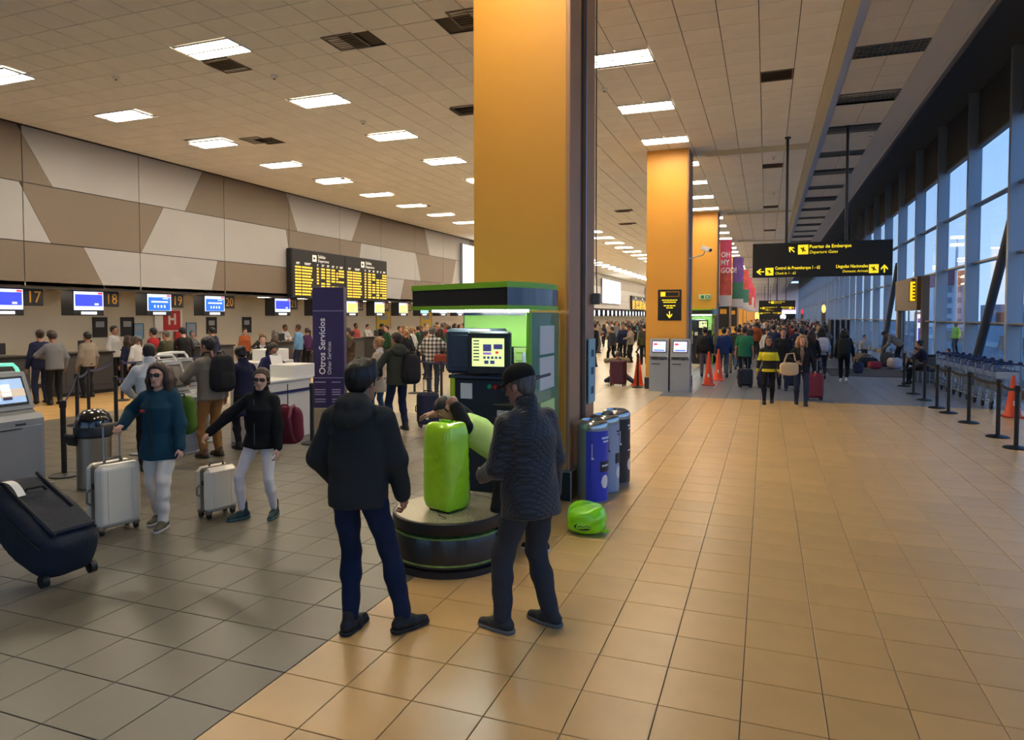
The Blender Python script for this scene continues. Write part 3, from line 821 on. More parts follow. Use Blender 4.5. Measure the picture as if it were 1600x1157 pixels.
for i in range(-16, 17):
    for j in range(-16, 17):
        x, y = i*.028, j*.028
        if x*x+y*y > .44*.44: continue
        a = PI/4 if (i+j) % 2 else -PI/4
        c, s = math.cos(a), math.sin(a); L_, w_ = .011, .004
        q._add([(x-c*L_, y-s*L_, .442), (x+s*w_, y-c*w_, .442), (x+c*L_, y+s*L_, .442), (x-s*w_, y+c*w_, .442), (x, y, .4455)], [(0, 1, 4), (1, 2, 4), (2, 3, 4), (3, 0, 4)])
stuff(q.build('diamond_lugs', mat('tread_lug', (176, 168, 146), .3, metal=.8), pl))
t = thing('tread_ramp', 'silver tread plate ramp behind the turntable', 'ramp', (-2.48, 5.96, 0))
q = MB(); q.prism([(-.12, 0), (.12, 0), (.12, .37), (-.12, .39)], -.25, .25, 'x'); r_ = q.build('block', m_blk2, t)
q = MB(); q.box((0, 0, .392), (.52, .26, .012), rx=-.1); pp = q.build('plate', m_plate, t)
q = MB()
for i in range(-9, 10):
    for j in range(-4, 5):
        x, y = i*.026, j*.028; z = .399-.1*y; a = PI/4 if (i+j) % 2 else -PI/4; c, s = math.cos(a), math.sin(a); L_, w_ = .011, .004
        q._add([(x-c*L_, y-s*L_, z), (x+s*w_, y-c*w_, z), (x+c*L_, y+s*L_, z), (x-s*w_, y+c*w_, z), (x, y, z+.004)], [(0, 1, 4), (1, 2, 4), (2, 3, 4), (3, 0, 4)])
stuff(q.build('diamond_lugs', MATS['tread_lug'], pp))

def soft_box(d, n=(10, 10, 14), pw=5.0, noise=.006, seed=0, fr=14.0, taper=0.0, folds=0.0):
    """superellipsoid-like wrapped bundle standing on z=0"""
    rnd = np.random.RandomState(seed); a, b, c = d[0]/2, d[1]/2, d[2]/2
    nu, nv = 48, 40; vs = []; fs = []
    ph = rnd.rand(12)*6.28; fv = rnd.randn(12, 3)*fr
    for j in range(nv+1):
        v = -PI/2+PI*j/nv
        for i in range(nu):
            u = 2*PI*i/nu
            p = np.array([math.cos(u)*math.cos(v), math.sin(u)*math.cos(v), math.sin(v)])
            k = (abs(p[0])**pw+abs(p[1])**pw+abs(p[2])**pw)**(-1.0/pw)
            p = p*k*np.array([a, b, c])
            w_ = 1-taper*(p[2]/c)
            p[0] *= w_; p[1] *= w_
            nz = sum(math.sin(float(fv[q]@p)+ph[q]) for q in range(8))/8
            if folds: nz += folds*math.sin(60*p[2]+25*p[0]*math.sin(9*p[1])+ph[9])
            vs.append(tuple(p*(1+noise*nz/max(.05, np.linalg.norm(p)))+np.array([0, 0, c])))
    for j in range(nv):
        for i in range(nu):
            fs.append((j*nu+i, j*nu+(i+1) % nu, (j+1)*nu+(i+1) % nu, (j+1)*nu+i))
    mb = MB(); mb._add(vs, fs); return mb
m_film = mat('lime_film', (182, 240, 40), .22, spec=.6, coat=.5, var=.12, vscale=5, bump=.5, bscale=22)
m_film2 = mat('lime_film_deep', (118, 206, 30), .22, coat=.5, var=.15, vscale=6, bump=.5, bscale=22)
t = thing('wrapped_suitcase', 'tall suitcase wrapped in lime green film standing on the turntable', 'suitcase', (-2.56, 5.27, .446), math.radians(-18))
q = soft_box((.32, .29, .75), pw=7, noise=.009, seed=4, folds=.35, taper=.03); q.build('film_wrap', m_film, t, smooth=True)
q = MB(); q.tube([(-.05, -.02, .73), (-.05, 0, .757), (.05, 0, .757), (.05, .02, .73)], .012, n=8); q.build('handle', m_film2, t, smooth=True)
for s in (-1, 1):
    for s2 in (-1, 1):
        q = MB(); q.cyl((s*.1, s2*.08-.012, .012), (s*.1, s2*.08+.012, .012), .02, n=12); q.build('wheel', m_black, t)
q = MB(); q.tube([(.03, -.14, .02), (.1, -.2, .003), (.2, -.22, .003)], .004, n=5); q.build('loose_strap', m_black, t)
t = thing('wrapped_bag', 'low bag bundled in bright lime film on the floor beside the bins', 'bag', (-1.62, 6.45, 0), math.radians(12))
q = soft_box((.38, .42, .27), pw=3.2, noise=.02, seed=9, fr=13, folds=.2); q.build('film_wrap', mat('lime_film_bright', (146, 236, 20), .25, coat=.4, bump=.5, bscale=20), t, smooth=True)
q = MB()
q.lathe([(.001, 0), (.085, 0), (.09, -.004), (.09, -.012)], n=24, sx=1, sy=.42); o = q.build('logo_patch', mat('patch_black', (22, 34, 24), .4), t, smooth=True, loc=(-.02, -.203, .1)); o.rotation_euler = (PI/2, 0, 0)
q = MB(); q.tube([(-.08, -.215, .1), (-.05, -.217, .11), (-.02, -.217, .1), (.01, -.217, .112), (.05, -.215, .1)], .005, n=5); q.build('logo_script', mat('patch_green', (90, 140, 80), .5), t)
q = MB(); q.tube([(.12, -.12, .05), (.2, -.14, .05), (.23, -.13, .06)], [.02, .015, .004], n=6); q.build('film_tail', MATS['lime_film_bright'], t, smooth=True)
for i in range(2):
    q = MB(); q.cyl((.13, .05+.06*i, .02), (.15, .05+.06*i, .02), .02, n=10); q.build('wheel', m_black, t)

# ================================================================== RECYCLING BINS
m_bin = mat('bin_silver', (156, 156, 158), .4, metal=.6)
m_chrome = mat('bin_top', (190, 188, 184), .2, metal=.9)
def bin_(loc, rz, label, mcol, mtx):
    t = thing('recycling_bin', label, 'bin', loc, rz, 'recycling bins beside the column')
    t.scale = (.88, .88, 1)
    q = MB(); q.lathe([(.19, 0), (.2, .02), (.2, .84), (.198, .86), (.19, .86)], n=32); q.build('body', m_bin, t, smooth=True)
    lb = MB(); a0, a1 = -100, 60; ns = 16
    pr = [(.204*math.cos(math.radians(a0+(a1-a0)*i/ns)), .204*math.sin(math.radians(a0+(a1-a0)*i/ns))) for i in range(ns+1)]
    for a, b in zip(pr[:-1], pr[1:]): lb.quad((a[0], a[1], .03), (b[0], b[1], .03), (b[0], b[1], .82), (a[0], a[1], .82))
    lb = lb.build('label_wrap', mcol, t, smooth=True)
    q = MB(); q.lathe([(.205, .84), (.205, .875), (.19, .905), (.15, .925), (.14, .93), (.13, .9), (.1, .86)], n=32); q.build('rim', m_chrome, t, smooth=True)
    q = MB(); q.lathe([(.12, .875), (.001, .86)], n=20); q.build('opening', m_black, t)
    def curved(a, z, w_, h_, m, name, disc=False):
        q = MB(); ns = 8
        for i in range(ns):
            f0, f1 = -1+2*i/ns, -1+2*(i+1)/ns
            b0, b1 = math.radians(a)+f0*w_/2/.2, math.radians(a)+f1*w_/2/.2
            h0 = h_*math.sqrt(max(0, 1-f0*f0)) if disc else h_; h1 = h_*math.sqrt(max(0, 1-f1*f1)) if disc else h_
            R_ = .2065
            q.quad((R_*math.cos(b0), R_*math.sin(b0), z-h0/2), (R_*math.cos(b1), R_*math.sin(b1), z-h1/2), (R_*math.cos(b1), R_*math.sin(b1), z+h1/2), (R_*math.cos(b0), R_*math.sin(b0), z+h0/2))
        q.build(name, m, lb)
    curved(-25, .25, .13, .15, m_white, 'badge', True)
    curved(-20, .74, .15, .022, mtx, 'print_line'); curved(-18, .70, .12, .02, mtx, 'print_line')
    curved(-78, .60, .008, .16, mtx, 'arrow_stem'); curved(-76, .515, .03, .02, mtx, 'arrow_head')
    curved(-20, .42, .2, .12, m_black, 'dark_band'); curved(-20, .43, .14, .02, mtx, 'print_line')
    return t
bin_((-1.83, 7.55, 0), 0, 'recycling bin with blue label, nearest of the three beside the column', mat('label_blue', (46, 62, 190), .4), mat('label_white', (226, 230, 236), .5))
bin_((-1.80, 8.02, 0), .3, 'recycling bin with pale grey label, middle of the three', mat('label_grey', (150, 166, 190), .4), mat('label_ink', (30, 36, 50), .5))
bin_((-1.76, 8.50, 0), .3, 'recycling bin with black label, last of the three', mat('label_black', (34, 36, 42), .4), MATS['label_white'])
# hand-rail control box and wire on the column's right face
t = thing('wall_phone_box', 'grey junction box with a thin cable on the big column', 'box', (-2.03, 8.25, 2.0))
q = MB(); q.box((.02, .2, .32), (.1, .09, .14), ch=.01); q.build('case', mat('box_grey', (90, 88, 90), .5), t)
q = MB(); q.tube([(.03, .2, .38), (.03, .17, .6), (.01, .22, 1.2), (.0, .24, 4.8)], .008, n=6); q.build('cable', m_black, t)
t = thing('column_notice', 'narrow pale blue notice strip on the big column', 'notice', (-2.035, 8.33, 1.42))
q = MB(); q.box((0, 0, 0), (.02, .32, .8), ch=.004); q.build('board', mat('notice_pale', (150, 190, 200), .4), t)
q = MB()
pass
for k, z in enumerate((.22, .0, -.24)):
    q = MB(); q.box((.012, 0, z), (.006, .12, .09)); q.build('pictogram', mat('notice_ink', (50, 80, 100), .5), t)

# ================================================================== SELF-SERVICE KIOSKS
m_kiosk = mat('kiosk_silver', (150, 154, 158), .4, metal=.15)
m_kdark = mat('kiosk_dark', (74, 78, 82), .45)
def kiosk(loc, rz, label, lit, on, group):
    """front faces local -Y"""
    t = thing('check_in_kiosk', label, 'kiosk', loc, rz, group)
    w_ = .62
    q = MB(); q.box((0, .3, .012), (.72, .8, .024), ch=.006); q.build('base_plate', m_kiosk, t)
    q = MB(); q.prism([(0, .02), (.5, .02), (.5, .9), (.06, .9), (0, .84)], -w_/2, w_/2, 'x'); bd = q.build('cabinet', m_kiosk, t)
    q = MB(); q.box((0, -.004, .42), (w_-.07, .012, .68), ch=.02); q.build('service_door', mat('kiosk_door', (142, 146, 152), .4), bd)
    q = MB(); q.box((.02, -.008, .79), (.12, .02, .02), ch=.004); q.build('ticket_slot', m_black, bd)
    q = MB(); q.box((-.1, -.008, .74), (.26, .02, .012)); q.build('boarding_slot', m_black, bd)
    q = MB(); q.prism([(.06, .86), (.5, .86), (.5, .97), (.2, .97)], -w_/2+.02, w_/2-.02, 'x'); q.build('keyboard_recess', m_kdark, bd)
    q = MB(); q.prism([(.16, .95), (.5, .95), (.56, 1.40), (.34, 1.40)], -w_/2, w_/2, 'x'); hd = q.build('screen_head', m_kiosk, t)
    # sloped screen: from (.16,.95) to (.34,1.40)
    ang = math.atan2(.18, .45)
    def on_slope(u, v, w2, h2, m, name, par, pr=.012):
        c = (u, .16+.18*v-.4*pr, .95+.45*v+.0)
        q = MB(); q.box((c[0], c[1]-pr*.5, c[2]+pr*.3), (w2, pr, h2), rx=-ang); return q.build(name, m, par)
    s = on_slope(0, .5, .5, .37, m_black, 'bezel', hd)
    sc = on_slope(0, .5, .44, .31, mat('kiosk_screen', (150, 178, 214), .3, emit=.75) if on else mat('kiosk_screen_off', (84, 84, 80), .25), 'screen', hd, .02)
    if on:
        on_slope(0, .44, .44, .1, mat('kiosk_dusk', (196, 180, 160), .3, emit=.7), 'screen_picture', sc, .026)
        on_slope(-.14, .64, .14, .035, m_scr_red, 'screen_badge', sc, .03)
        for (u, v) in ((-.14, .53), (-.14, .43), (-.14, .31), (0, .63), (0, .52), (0, .41)): on_slope(u, v, .1, .034, m_scr_white, 'screen_button', sc, .03)
        on_slope(0, .3, .1, .034, mat('tile_ink', (50, 40, 70), .4, emit=.3), 'screen_button', sc, .03)
    # loop over the head
    pts = [(-w_/2+.02, .40, 1.36), (-w_/2+.02, .45, 1.44), (-w_/2+.05, .47, 1.49), (0, .475, 1.5), (w_/2-.05, .47, 1.49), (w_/2-.02, .45, 1.44), (w_/2-.02, .40, 1.36)]
    q = MB(); q.tube(pts, .022, n=8); q.build('top_loop', mat('loop_green', (120, 226, 190), .3, emit=.8) if lit else m_white, t, smooth=True)
    return t
k1 = kiosk((-8.45, 5.62, 0), PI/2, 'silver self check-in kiosk with lit screen and green glowing loop', True, True, 'kiosks in the queue area')
k2 = kiosk((-8.3, 7.95, 0), PI/2, 'silver self check-in kiosk with dark screen behind the teal coat', False, False, 'kiosks in the queue area')
dup(k2, (-8.75, 8.62, 0), PI/2, 'silver self check-in kiosk behind the grey backpack')
def slim_kiosk(loc, label):
    t = thing('slim_kiosk', label, 'kiosk', loc, 0, 'slim kiosks at the second column')
    q = MB(); q.prism([(0, 0), (.42, 0), (.42, 1.47), (.16, 1.47), (.04, .98), (0, .95)], -.265, .265, 'x'); q.build('cabinet', m_kiosk, t)
    a = math.atan2(.12, .49)
    def sl(u, v, w2, h2, m, name, pr):
        q = MB(); q.box((u, .04+.12*v-pr*.5, .98+.49*v), (w2, pr, h2), rx=-a); return q.build(name, m, t)
    sl(0, .55, .40, .34, m_black, 'bezel', .012)
    sl(0, .55, .36, .29, mat('slim_screen', (206, 206, 236), .3, emit=.95), 'screen', .022)
    sl(-.1, .68, .1, .05, m_scr_red, 'screen_badge', .03); sl(.04, .5, .2, .08, m_scr_white, 'screen_field', .03); sl(0, .34, .3, .03, m_scr_mid, 'screen_bar', .03)
    q = MB(); q.box((0, .0, .93), (.46, .02, .09)); q.build('reader_strip', m_kdark, t)
    q = MB(); q.box((-.1, -.008, .93), (.16, .02, .03)); q.box((.1, -.01, .9), (.07, .03, .035)); q.build('card_reader', m_black, t)
    q = MB(); q.box((-.08, -.004, .77), (.24, .02, .025)); q.build('ticket_slot', m_black, t)
slim_kiosk((-2.80, 19.3, 0), 'slim silver kiosk with lit screen at the second column, left one')
slim_kiosk((-2.22, 19.3, 0), 'slim silver kiosk with lit screen at the second column, right one')

# ------------------------------------------------------------------ dome-top litter bin
t = thing('dome_litter_bin', 'steel litter bin with black dome lid beside the big white suitcase', 'bin', (-7.75, 6.05, 0))
q = MB(); q.lathe([(.18, 0), (.19, .01), (.19, .66), (.18, .67)], n=32); q.build('body', mat('bin_steel', (150, 140, 124), .3, metal=.8), t, smooth=True)
q = MB(); q.lathe([(.195, .62), (.215, .64), (.215, .74), (.2, .76)], n=32); q.build('collar', m_black, t, smooth=True)
q = MB(); q.lathe([(.205, .75), (.2, .82), (.17, .89), (.11, .945), (.001, .965)], n=32); q.build('dome', mat('dome_black', (26, 26, 26), .15, coat=.6), t, smooth=True)
q = MB(); q.box((-.12, -.2, .60), (.16, .06, .16), rx=.4, ch=.02); q.build('flap', m_black, t)

# ------------------------------------------------------------------ white service desk and totem
m_wdesk = mat('service_white', (206, 202, 196), .5)
t = thing('service_desk', 'white service counter with raised end beside the purple totem', 'desk', (-7.85, 9.64, 0))
q = MB(); q.box((-.1, -.1, .5), (.72, 1.2, 1.0), ch=.01); b_ = q.build('body', m_wdesk, t)
q = MB(); q.box((-.1, -.1, 1.02), (.78, 1.26, .04), ch=.008); q.build('top', m_white, t)
q = MB(); q.box((.0, .32, 1.14), (.5, .6, .24), ch=.01); q.build('raised_block', m_white, t)
q = MB(); q.box((.267, -.15, .5), (.01, .012, .9)); q.build('panel_joint', m_joint, t)
q = MB(); q.box((.268, -.1, .82), (.012, 1.2, .05)); q.build('dark_band', m_navy, t)
t = thing('service_desk', 'white counter block behind the service desk', 'desk', (-10.4, 12.2, 0))
q = MB(); q.box((0, 0, .56), (.7, 1.2, 1.12), ch=.01); q.build('body', m_wdesk, t)
q = MB(); q.box((0, .25, 1.24), (.5, .62, .26), ch=.01); q.build('raised_block', m_white, t)
q = MB(); q.box((.356, 0, .8), (.01, 1.2, .05)); q.build('dark_band', m_navy, t)
m_purple = mat('totem_purple', (44, 34, 84), .5)
m_ttx = mat('totem_print', (226, 222, 230), .5)
t = thing('information_totem', 'tall purple totem sign reading Otros Servicios', 'sign', (-7.62, 10.75, 0), math.radians(20))
q = MB(); q.box((0, 0, .2), (.6, .3, .4), ch=.01); q.build('base', mat('totem_base', (150, 138, 118), .6), t)
pn = MB(); pn.box((0, 0, 1.52), (.58, .22, 2.24), ch=.01); pn = pn.build('panel', m_purple, t)
text('Otros Servicios', .165, m_ttx, pn, (-.06, -.114, 1.02), (0, -PI/2, -PI/2), 'LEFT', 'lettering', bold=.003).rotation_euler = (PI/2, -PI/2, 0)
text('Other Services', .10, m_ttx, pn, (.05, -.114, 1.02), (0, 0, 0), 'LEFT', 'lettering').rotation_euler = (PI/2, -PI/2, 0)
q = MB(); q.box((0, -.112, 2.2), (.56, .006, .012)); q.box((0, -.112, .96), (.56, .006, .012)); q.build('rule_line', mat('totem_rule', (150, 146, 190), .5), pn)
q = MB()
for (z, n_) in ((.88, 1), (.74, 3), (.56, 2)):
    for k in range(n_): q.box((-.16, -.112, z-.045*k), (.2, .006, .018)); q.box((.14, -.112, z-.045*k), (.16, .006, .018))
q.build('small_print', MATS['totem_rule'], pn)

# ================================================================== BARRIER POSTS WITH BELTS
def post(loc, label, group, to=None, mbelt=None, h=1.0):
    t = thing('barrier_post', label, 'post', (loc[0], loc[1], 0), 0, group)
    q = MB(); q.lathe([(.18, 0), (.18, .015), (.15, .03), (.05, .042), (.034, .05)], n=24); q.build('base', m_black, t, smooth=True)
    q = MB(); q.cyl((0, 0, .03), (0, 0, h-.06), .033, n=14); q.build('pole', m_black, t, smooth=True)
    q = MB(); q.lathe([(.036, h-.1), (.04, h-.09), (.04, h-.01), (.03, h), (.001, h+.004)], n=14); q.build('head', m_blk2, t, smooth=True)
    if to is not None:
        dx, dy = to[0]-loc[0], to[1]-loc[1]; L_ = math.hypot(dx, dy); a = math.atan2(dy, dx)
        u = (dx/L_, dy/L_); q = MB(); n = 6
        for i in range(n):
            f0, f1 = i/n, (i+1)/n
            g = lambda f: (.04+(L_-.08)*f, h-.055-.05*4*f*(1-f))
            (d0, z0), (d1, z1) = g(f0), g(f1)
            q._add([(u[0]*d0-u[1]*w2, u[1]*d0+u[0]*w2, z0+e) for w2 in (-.0015, .0015) for e in (-.025, .025)] + [(u[0]*d1-u[1]*w2, u[1]*d1+u[0]*w2, z1+e) for w2 in (-.0015, .0015) for e in (-.025, .025)],
                   [(0, 1, 5, 4), (2, 6, 7, 3), (1, 3, 7, 5), (0, 4, 6, 2)])
        q.build('belt', mbelt or m_navy, t)
    return t
RP = [(3.75, 12.9), (3.80, 14.0), (3.77, 15.69), (3.73, 17.11), (3.69, 17.97), (3.73, 19.51), (3.76, 21.02), (3.9, 23.23)]
RN = ['cut off by the picture edge', 'beside the single orange cone', 'in front of the luggage trolleys, tallest one', 'in front of the trolleys, fourth', 'in front of the trolleys, fifth', 'in front of the trolleys, sixth', 'in front of the trolleys, seventh', 'in front of the brown portal']
m_bblk = mat('black_webbing', (26, 28, 36), .8)
for i, p in enumerate(RP):
    post(p, 'black belt post on the right, ' + RN[i], 'belt posts on the right', RP[i+1] if i+1 < len(RP) else None, m_bblk)
LPS = [((-8.62, 6.3), (-12.4, 9.35), 'beside the lit check-in kiosk'), ((-12.4, 9.35), (-13.45, 10.4), 'behind the dome litter bin'), ((-13.45, 10.4), (-15.2, 12.4), 'behind the teal coat'),
       ((-11.2, 9.2), (-11.9, 10.5), 'standing on grey tiles near the yellow floor'), ((-13.6, 11.9), (-15.2, 13.4), 'on the yellow queue floor, inner row'), ((-15.2, 13.4), (-15.4, 15.6), 'on the yellow queue floor near desk nineteen'),
       ((-7.0, 9.36), None, 'in front of the white service desk'), ((-8.95, 16.46), (-7.51, 15.19), 'left of the plaid shirt'), ((-7.51, 15.19), (-5.6, 13.4), 'right of the plaid shirt'),
       ((-10.3, 18.0), (-8.95, 16.46), 'behind the plaid shirt'), ((-5.6, 13.4), None, 'beside the wrapping cabinet'), ((-15.0, 12.5), (-15.9, 14.6), 'before the desk of number eighteen'),
       ((-9.0, 12.2), (-9.6, 14.4), 'beside the couple waiting'), ((-9.6, 14.4), (-10.3, 18.0), 'behind the couple waiting')]
for a, b, l_ in LPS:
    post(a, 'black belt post ' + l_, 'belt posts of the queue', b, m_navy)
post((-3.52, 20.1), 'black belt post in front of the orange cone by the slim kiosks', 'belt posts of the queue')

# ================================================================== CONES
m_cone = mat('cone_orange', (228, 74, 30), .5)
def cone(loc, label, h=.9):
    t = thing('traffic_cone', label, 'cone', loc, 0, 'orange cones')
    q = MB(); q.lathe([(.16, .03), (.15, .05), (.03, h), (.02, h), (.001, h)], n=20); b = q.build('body', m_cone, t, smooth=True)
    q = MB(); q.box((0, 0, .018), (.38, .38, .036), ch=.012); q.build('base', m_cone, t)
    q = MB(); q.lathe([(.022, h-.02), (.03, h-.01), (.03, h+.02), (.015, h+.02)], n=14); q.build('collar', m_cone, t)
    q = MB(); q.box((0, -.118, .3), (.05, .004, .1), rx=-.14); q.build('sticker', m_white, t)
cone((-1.62, 21.6, 0), 'orange traffic cone right of the second column, nearer one', 1.0)
cone((-1.45, 23.4, 0), 'orange traffic cone right of the second column, farther one', 1.0)
cone((-3.62, 20.75, 0), 'orange traffic cone left of the slim kiosks', .95)
cone((4.84, 16.9, 0), 'single orange traffic cone by the windows on the right', .85)

# ================================================================== HANGING SIGNS
m_sign = mat('sign_black', (16, 15, 14), .5)
m_stx = mat('sign_yellow', (250, 222, 40), .5, emit=.75)
def arrow(q, x, z, s, ang, y):
    pts = [(-.07, -.5), (.07, -.5), (.07, .12), (.38, -.18), (.38, .04), (0, .5), (-.38, .04), (-.38, -.18), (-.07, .12)]
    c, sn = math.cos(ang), math.sin(ang)
    q.prism([(x+s*(px*c-pz*sn), z+s*(px*sn+pz*c)) for px, pz in pts], y, y+.006, 'y')
def hanging_sign(loc, label, rods):
    t = thing('hanging_sign', label, 'sign', loc)
    q = MB(); q.box((0, 0, .45), (3.33, .16, .9), ch=.008); pn = q.build('panel', m_sign, t)
    y = -.088
    q = MB(); arrow(q, -.7, .72, .2, PI/4, y); q.build('arrow', m_stx, pn)
    q = MB(); arrow(q, -1.47, .15, .2, PI/2, y); q.build('arrow', m_stx, pn)
    q = MB(); arrow(q, 1.48, .17, .21, 0, y); q.build('arrow', m_stx, pn)
    for (x, z, s) in ((-.42, .71, .25), (-1.24, .15, .2), (1.24, .17, .22)):
        q = MB(); q.box((x, y+.002, z), (s, .008, s), ch=.003); pc = q.build('pictogram', m_stx, pn)
        q = MB(); q.box((x, y-.003, z), (s*.62, .004, s*.14), ry=.6); q.box((x, y-.003, z), (s*.14, .004, s*.5), ry=.2); q.build('plane_mark', mat('sign_ink', (120, 110, 20), .5), pn)
    text('Puertas de Embarque', .125, m_stx, pn, (-.27, y+.004, .74), name='lettering', bold=.002, sx=.92)
    text('Departure Gates', .115, m_stx, pn, (-.27, y+.004, .60), name='lettering', shear=.25, sx=.85)
    text('Control de Preembarque 1 - 62', .115, m_stx, pn, (-1.1, y+.004, .20), name='lettering', bold=.002, sx=.74)
    text('Check In 1 - 62', .095, m_stx, pn, (-1.1, y+.004, .07), name='lettering', shear=.25, sx=.85)
    text('Llegadas Nacionales', .115, m_stx, pn, (1.11, y+.004, .21), name='lettering', bold=.002, align='RIGHT', sx=.80)
    text('Domestic Arrivals', .095, m_stx, pn, (1.11, y+.004, .09), name='lettering', shear=.25, align='RIGHT', sx=.85)
    for (x, top) in rods:
        q = MB(); q.cyl((x, 0, .88), (x, 0, top), .035, n=10); q.cyl((x, 0, top-.03), (x, 0, top), .08, n=12); q.build('hanging_rod', m_black, t, smooth=True)
    return t
hanging_sign((1.31, 19.6, 3.14), 'big black hanging sign with yellow lettering Puertas de Embarque', [(-.83, CZ-3.14), (.6, ZS-3.14)])
s2 = hanging_sign((1.0, 72, 2.75), 'distant black hanging sign with yellow lettering, nearer of two', [(-.83, CZ-2.75), (0, CZ-2.75), (.8, ZS-2.75)])
hanging_sign((.6, 112, 2.4), 'distant black hanging sign with yellow lettering, lower and farther', [(-.83, CZ-2.4), (0, CZ-2.4), (.85, ZS-2.4)])

# ------------------------------------------------------------------ things fixed to the columns
t = thing('column_sign', 'black and yellow notice board with down arrow on the second column', 'sign', (-2.58, 19.84, 2.42))
q = MB(); q.box((0, 0, 0), (.66, .03, .88), ch=.006); pn = q.build('board', m_sign, t)
q = MB(); q.box((0, -.018, .31), (.54, .006, .15)); q.build('header_outline', m_digit, pn)
q = MB(); q.box((.06, -.022, .31), (.38, .006, .11)); q.build('header_field', m_sign, pn)
q = MB(); q.box((-.18, -.024, .31), (.12, .006, .12)); q.build('pictogram', m_stx, pn)
q = MB()
for (z, w_) in ((.14, .44), (.08, .36), (-.02, .34), (-.08, .2)):
    k = int(w_/.07)
    for i in range(k): q.box((-w_/2+(i+.5)*w_/k, -.018, z), (w_/k*.82, .006, .028))
q.build('print_lines', m_stx, pn)
q = MB(); arrow(q, 0, -.28, .2, PI, -.022); q.build('arrow', m_stx, pn)
t = thing('security_camera', 'white security camera on an arm at the second column', 'camera', (-2.06, 19.95, 3.75))
q = MB(); q.tube([(-.02, 0, 0), (.06, 0, -.02), (.18, 0, .03), (.38, 0, .08), (.42, 0, .16)], .018, n=8); q.build('arm', m_al, t, smooth=True)
q = MB(); q.box((.46, -.05, .24), (.12, .32, .12), rz=.9, rx=.35, ch=.02); q.build('body', m_white, t)
q = MB(); q.cyl((.56, -.12, .2), (.60, -.15, .185), .045, n=12); q.build('lens', m_black, t)
q = MB(); q.box((-.01, 0, 0), (.02, .1, .16)); q.build('wall_plate', m_al, t)
t = thing('exit_sign', 'small green and white exit sign on the third column', 'sign', (-2.62, 32.2, 2.98))
q = MB(); q.box((0, 0, 0), (.52, .03, .22), ch=.006); pn = q.build('board', mat('exit_pale', (206, 226, 196), .5), t)
q = MB(); q.box((-.1, -.018, 0), (.14, .006, .14)); q.box((.12, -.018, 0), (.2, .006, .14)); q.build('green_field', mat('exit_green', (40, 120, 70), .5), pn)
q = MB(); q.prism([(.05, -.02), (.05, .02), (.12, .02), (.12, .05), (.18, 0), (.12, -.05), (.12, -.02)], -.03, -.022, 'y'); q.build('arrow', m_white, pn)

m_bpink = mat('banner_pink', (216, 70, 110), .6, var=.25, vscale=1.6)
m_bpale = mat('banner_pale', (200, 190, 196), .6)
m_bred = mat('banner_coral', (196, 80, 70), .6, var=.3, vscale=3)
m_bpur = mat('banner_purple', (120, 80, 160), .6, var=.3, vscale=1.5)
m_bgreen = mat('banner_green', (60, 120, 104), .6)
def banner(y, z0, z1, x0, x1, label, top, mid, low, words):
    t = thing('hanging_banner', label, 'banner', (0, y, z0), 0, 'banners hanging off the columns')
    h = z1-z0; c = (x0+x1)/2; w_ = x1-x0
    q = MB(); q.box((c, 0, h*.75), (w_, .02, h*.5)); a = q.build('upper_print', top, t)
    q = MB(); q.box((c, 0, h*.33), (w_, .02, h*.34)); q.build('middle_print', mid, t)
    q = MB(); q.box((c, 0, h*.08), (w_, .02, h*.16)); q.build('lower_print', low, t)
    q = MB(); q.cyl((x0-.1, 0, h+.01), (x1, 0, h+.01), .02, n=8); q.cyl((x0-.1, 0, -.01), (x1, 0, -.01), .02, n=8); q.build('rails', m_al, t)
    for i, s in enumerate(words): text(s, .34, m_white, a, (x0+.04, -.014, h*.74-.36*i), name='lettering', bold=.008, sx=.8)
banner(32.9, 2.58, 5.6, -2.02, -1.5, 'pink hanging banner with white lettering at the third column', m_bpink, m_bred, m_bpale, ['OH', 'MY', 'GOD!'])
banner(45.3, 2.7, 5.8, -2.02, -1.35, 'purple and green hanging banner at the fourth column', m_bpur, m_bgreen, m_bpale, [])
for k, (y, l_) in enumerate(((57.7, 'coral hanging banner at the fifth column'), (70.1, 'pink hanging banner at the sixth column'), (82.5, 'pale red hanging banner at the seventh column'), (94.9, 'small pink hanging banner at the eighth column'))):
    banner(y, 2.7, 5.8, -2.02, -1.3, l_, (m_bred, m_bpink, m_bred, m_bpink)[k], (m_bgreen, m_bred, m_bpale, m_bred)[k], m_bpale, [])
# narrow dark notices on the columns further on
for k in range(2):
    t = thing('dark_notice', 'narrow black notice low on the %s column' % ('fourth', 'fifth')[k], 'sign', (-2.5, 44.62+12.4*k, 2.1))
    q = MB(); q.box((0, 0, 0), (.7, .03, 1.6), ch=.006); q.build('board', m_sign, t)
    q = MB(); q.box((0, -.018, .3), (.4, .006, .3)); q.build('print', m_digit, t)
# far end: lit shop and signs
t = thing('far_shop', 'brightly lit shop front at the far end of the hall', 'shop', (0, HALL_END-2, 0))
q = MB(); q.box((1.0, 0, 1.5), (9, 1, 3.0)); q.build('front', m_blk2, t)
q = MB(); q.box((2.3, -.52, 3.6), (6.5, .1, .7)); q.build('fascia', mat('fascia_violet', (206, 170, 240), .5, emit=1.5), t)
q = MB(); q.box((2.8, -.55, 2.9), (5.5, .1, .55)); q.build('fascia_low', mat('fascia_white', (246, 236, 250), .5, emit=2), t)
q = MB(); q.box((-2.5, -.55, 2.2), (2.4, .1, 1.4)); q.build('window', mat('shop_amber', (240, 206, 110), .5, emit=1.3), t)
q = MB(); q.lathe([(.55, 0), (.55, .1), (.001, .1)], n=20); o = q.build('round_sign', m_scr_white, t, loc=(3.2, -.55, 2.0)); o.rotation_euler = (PI/2, 0, 0)
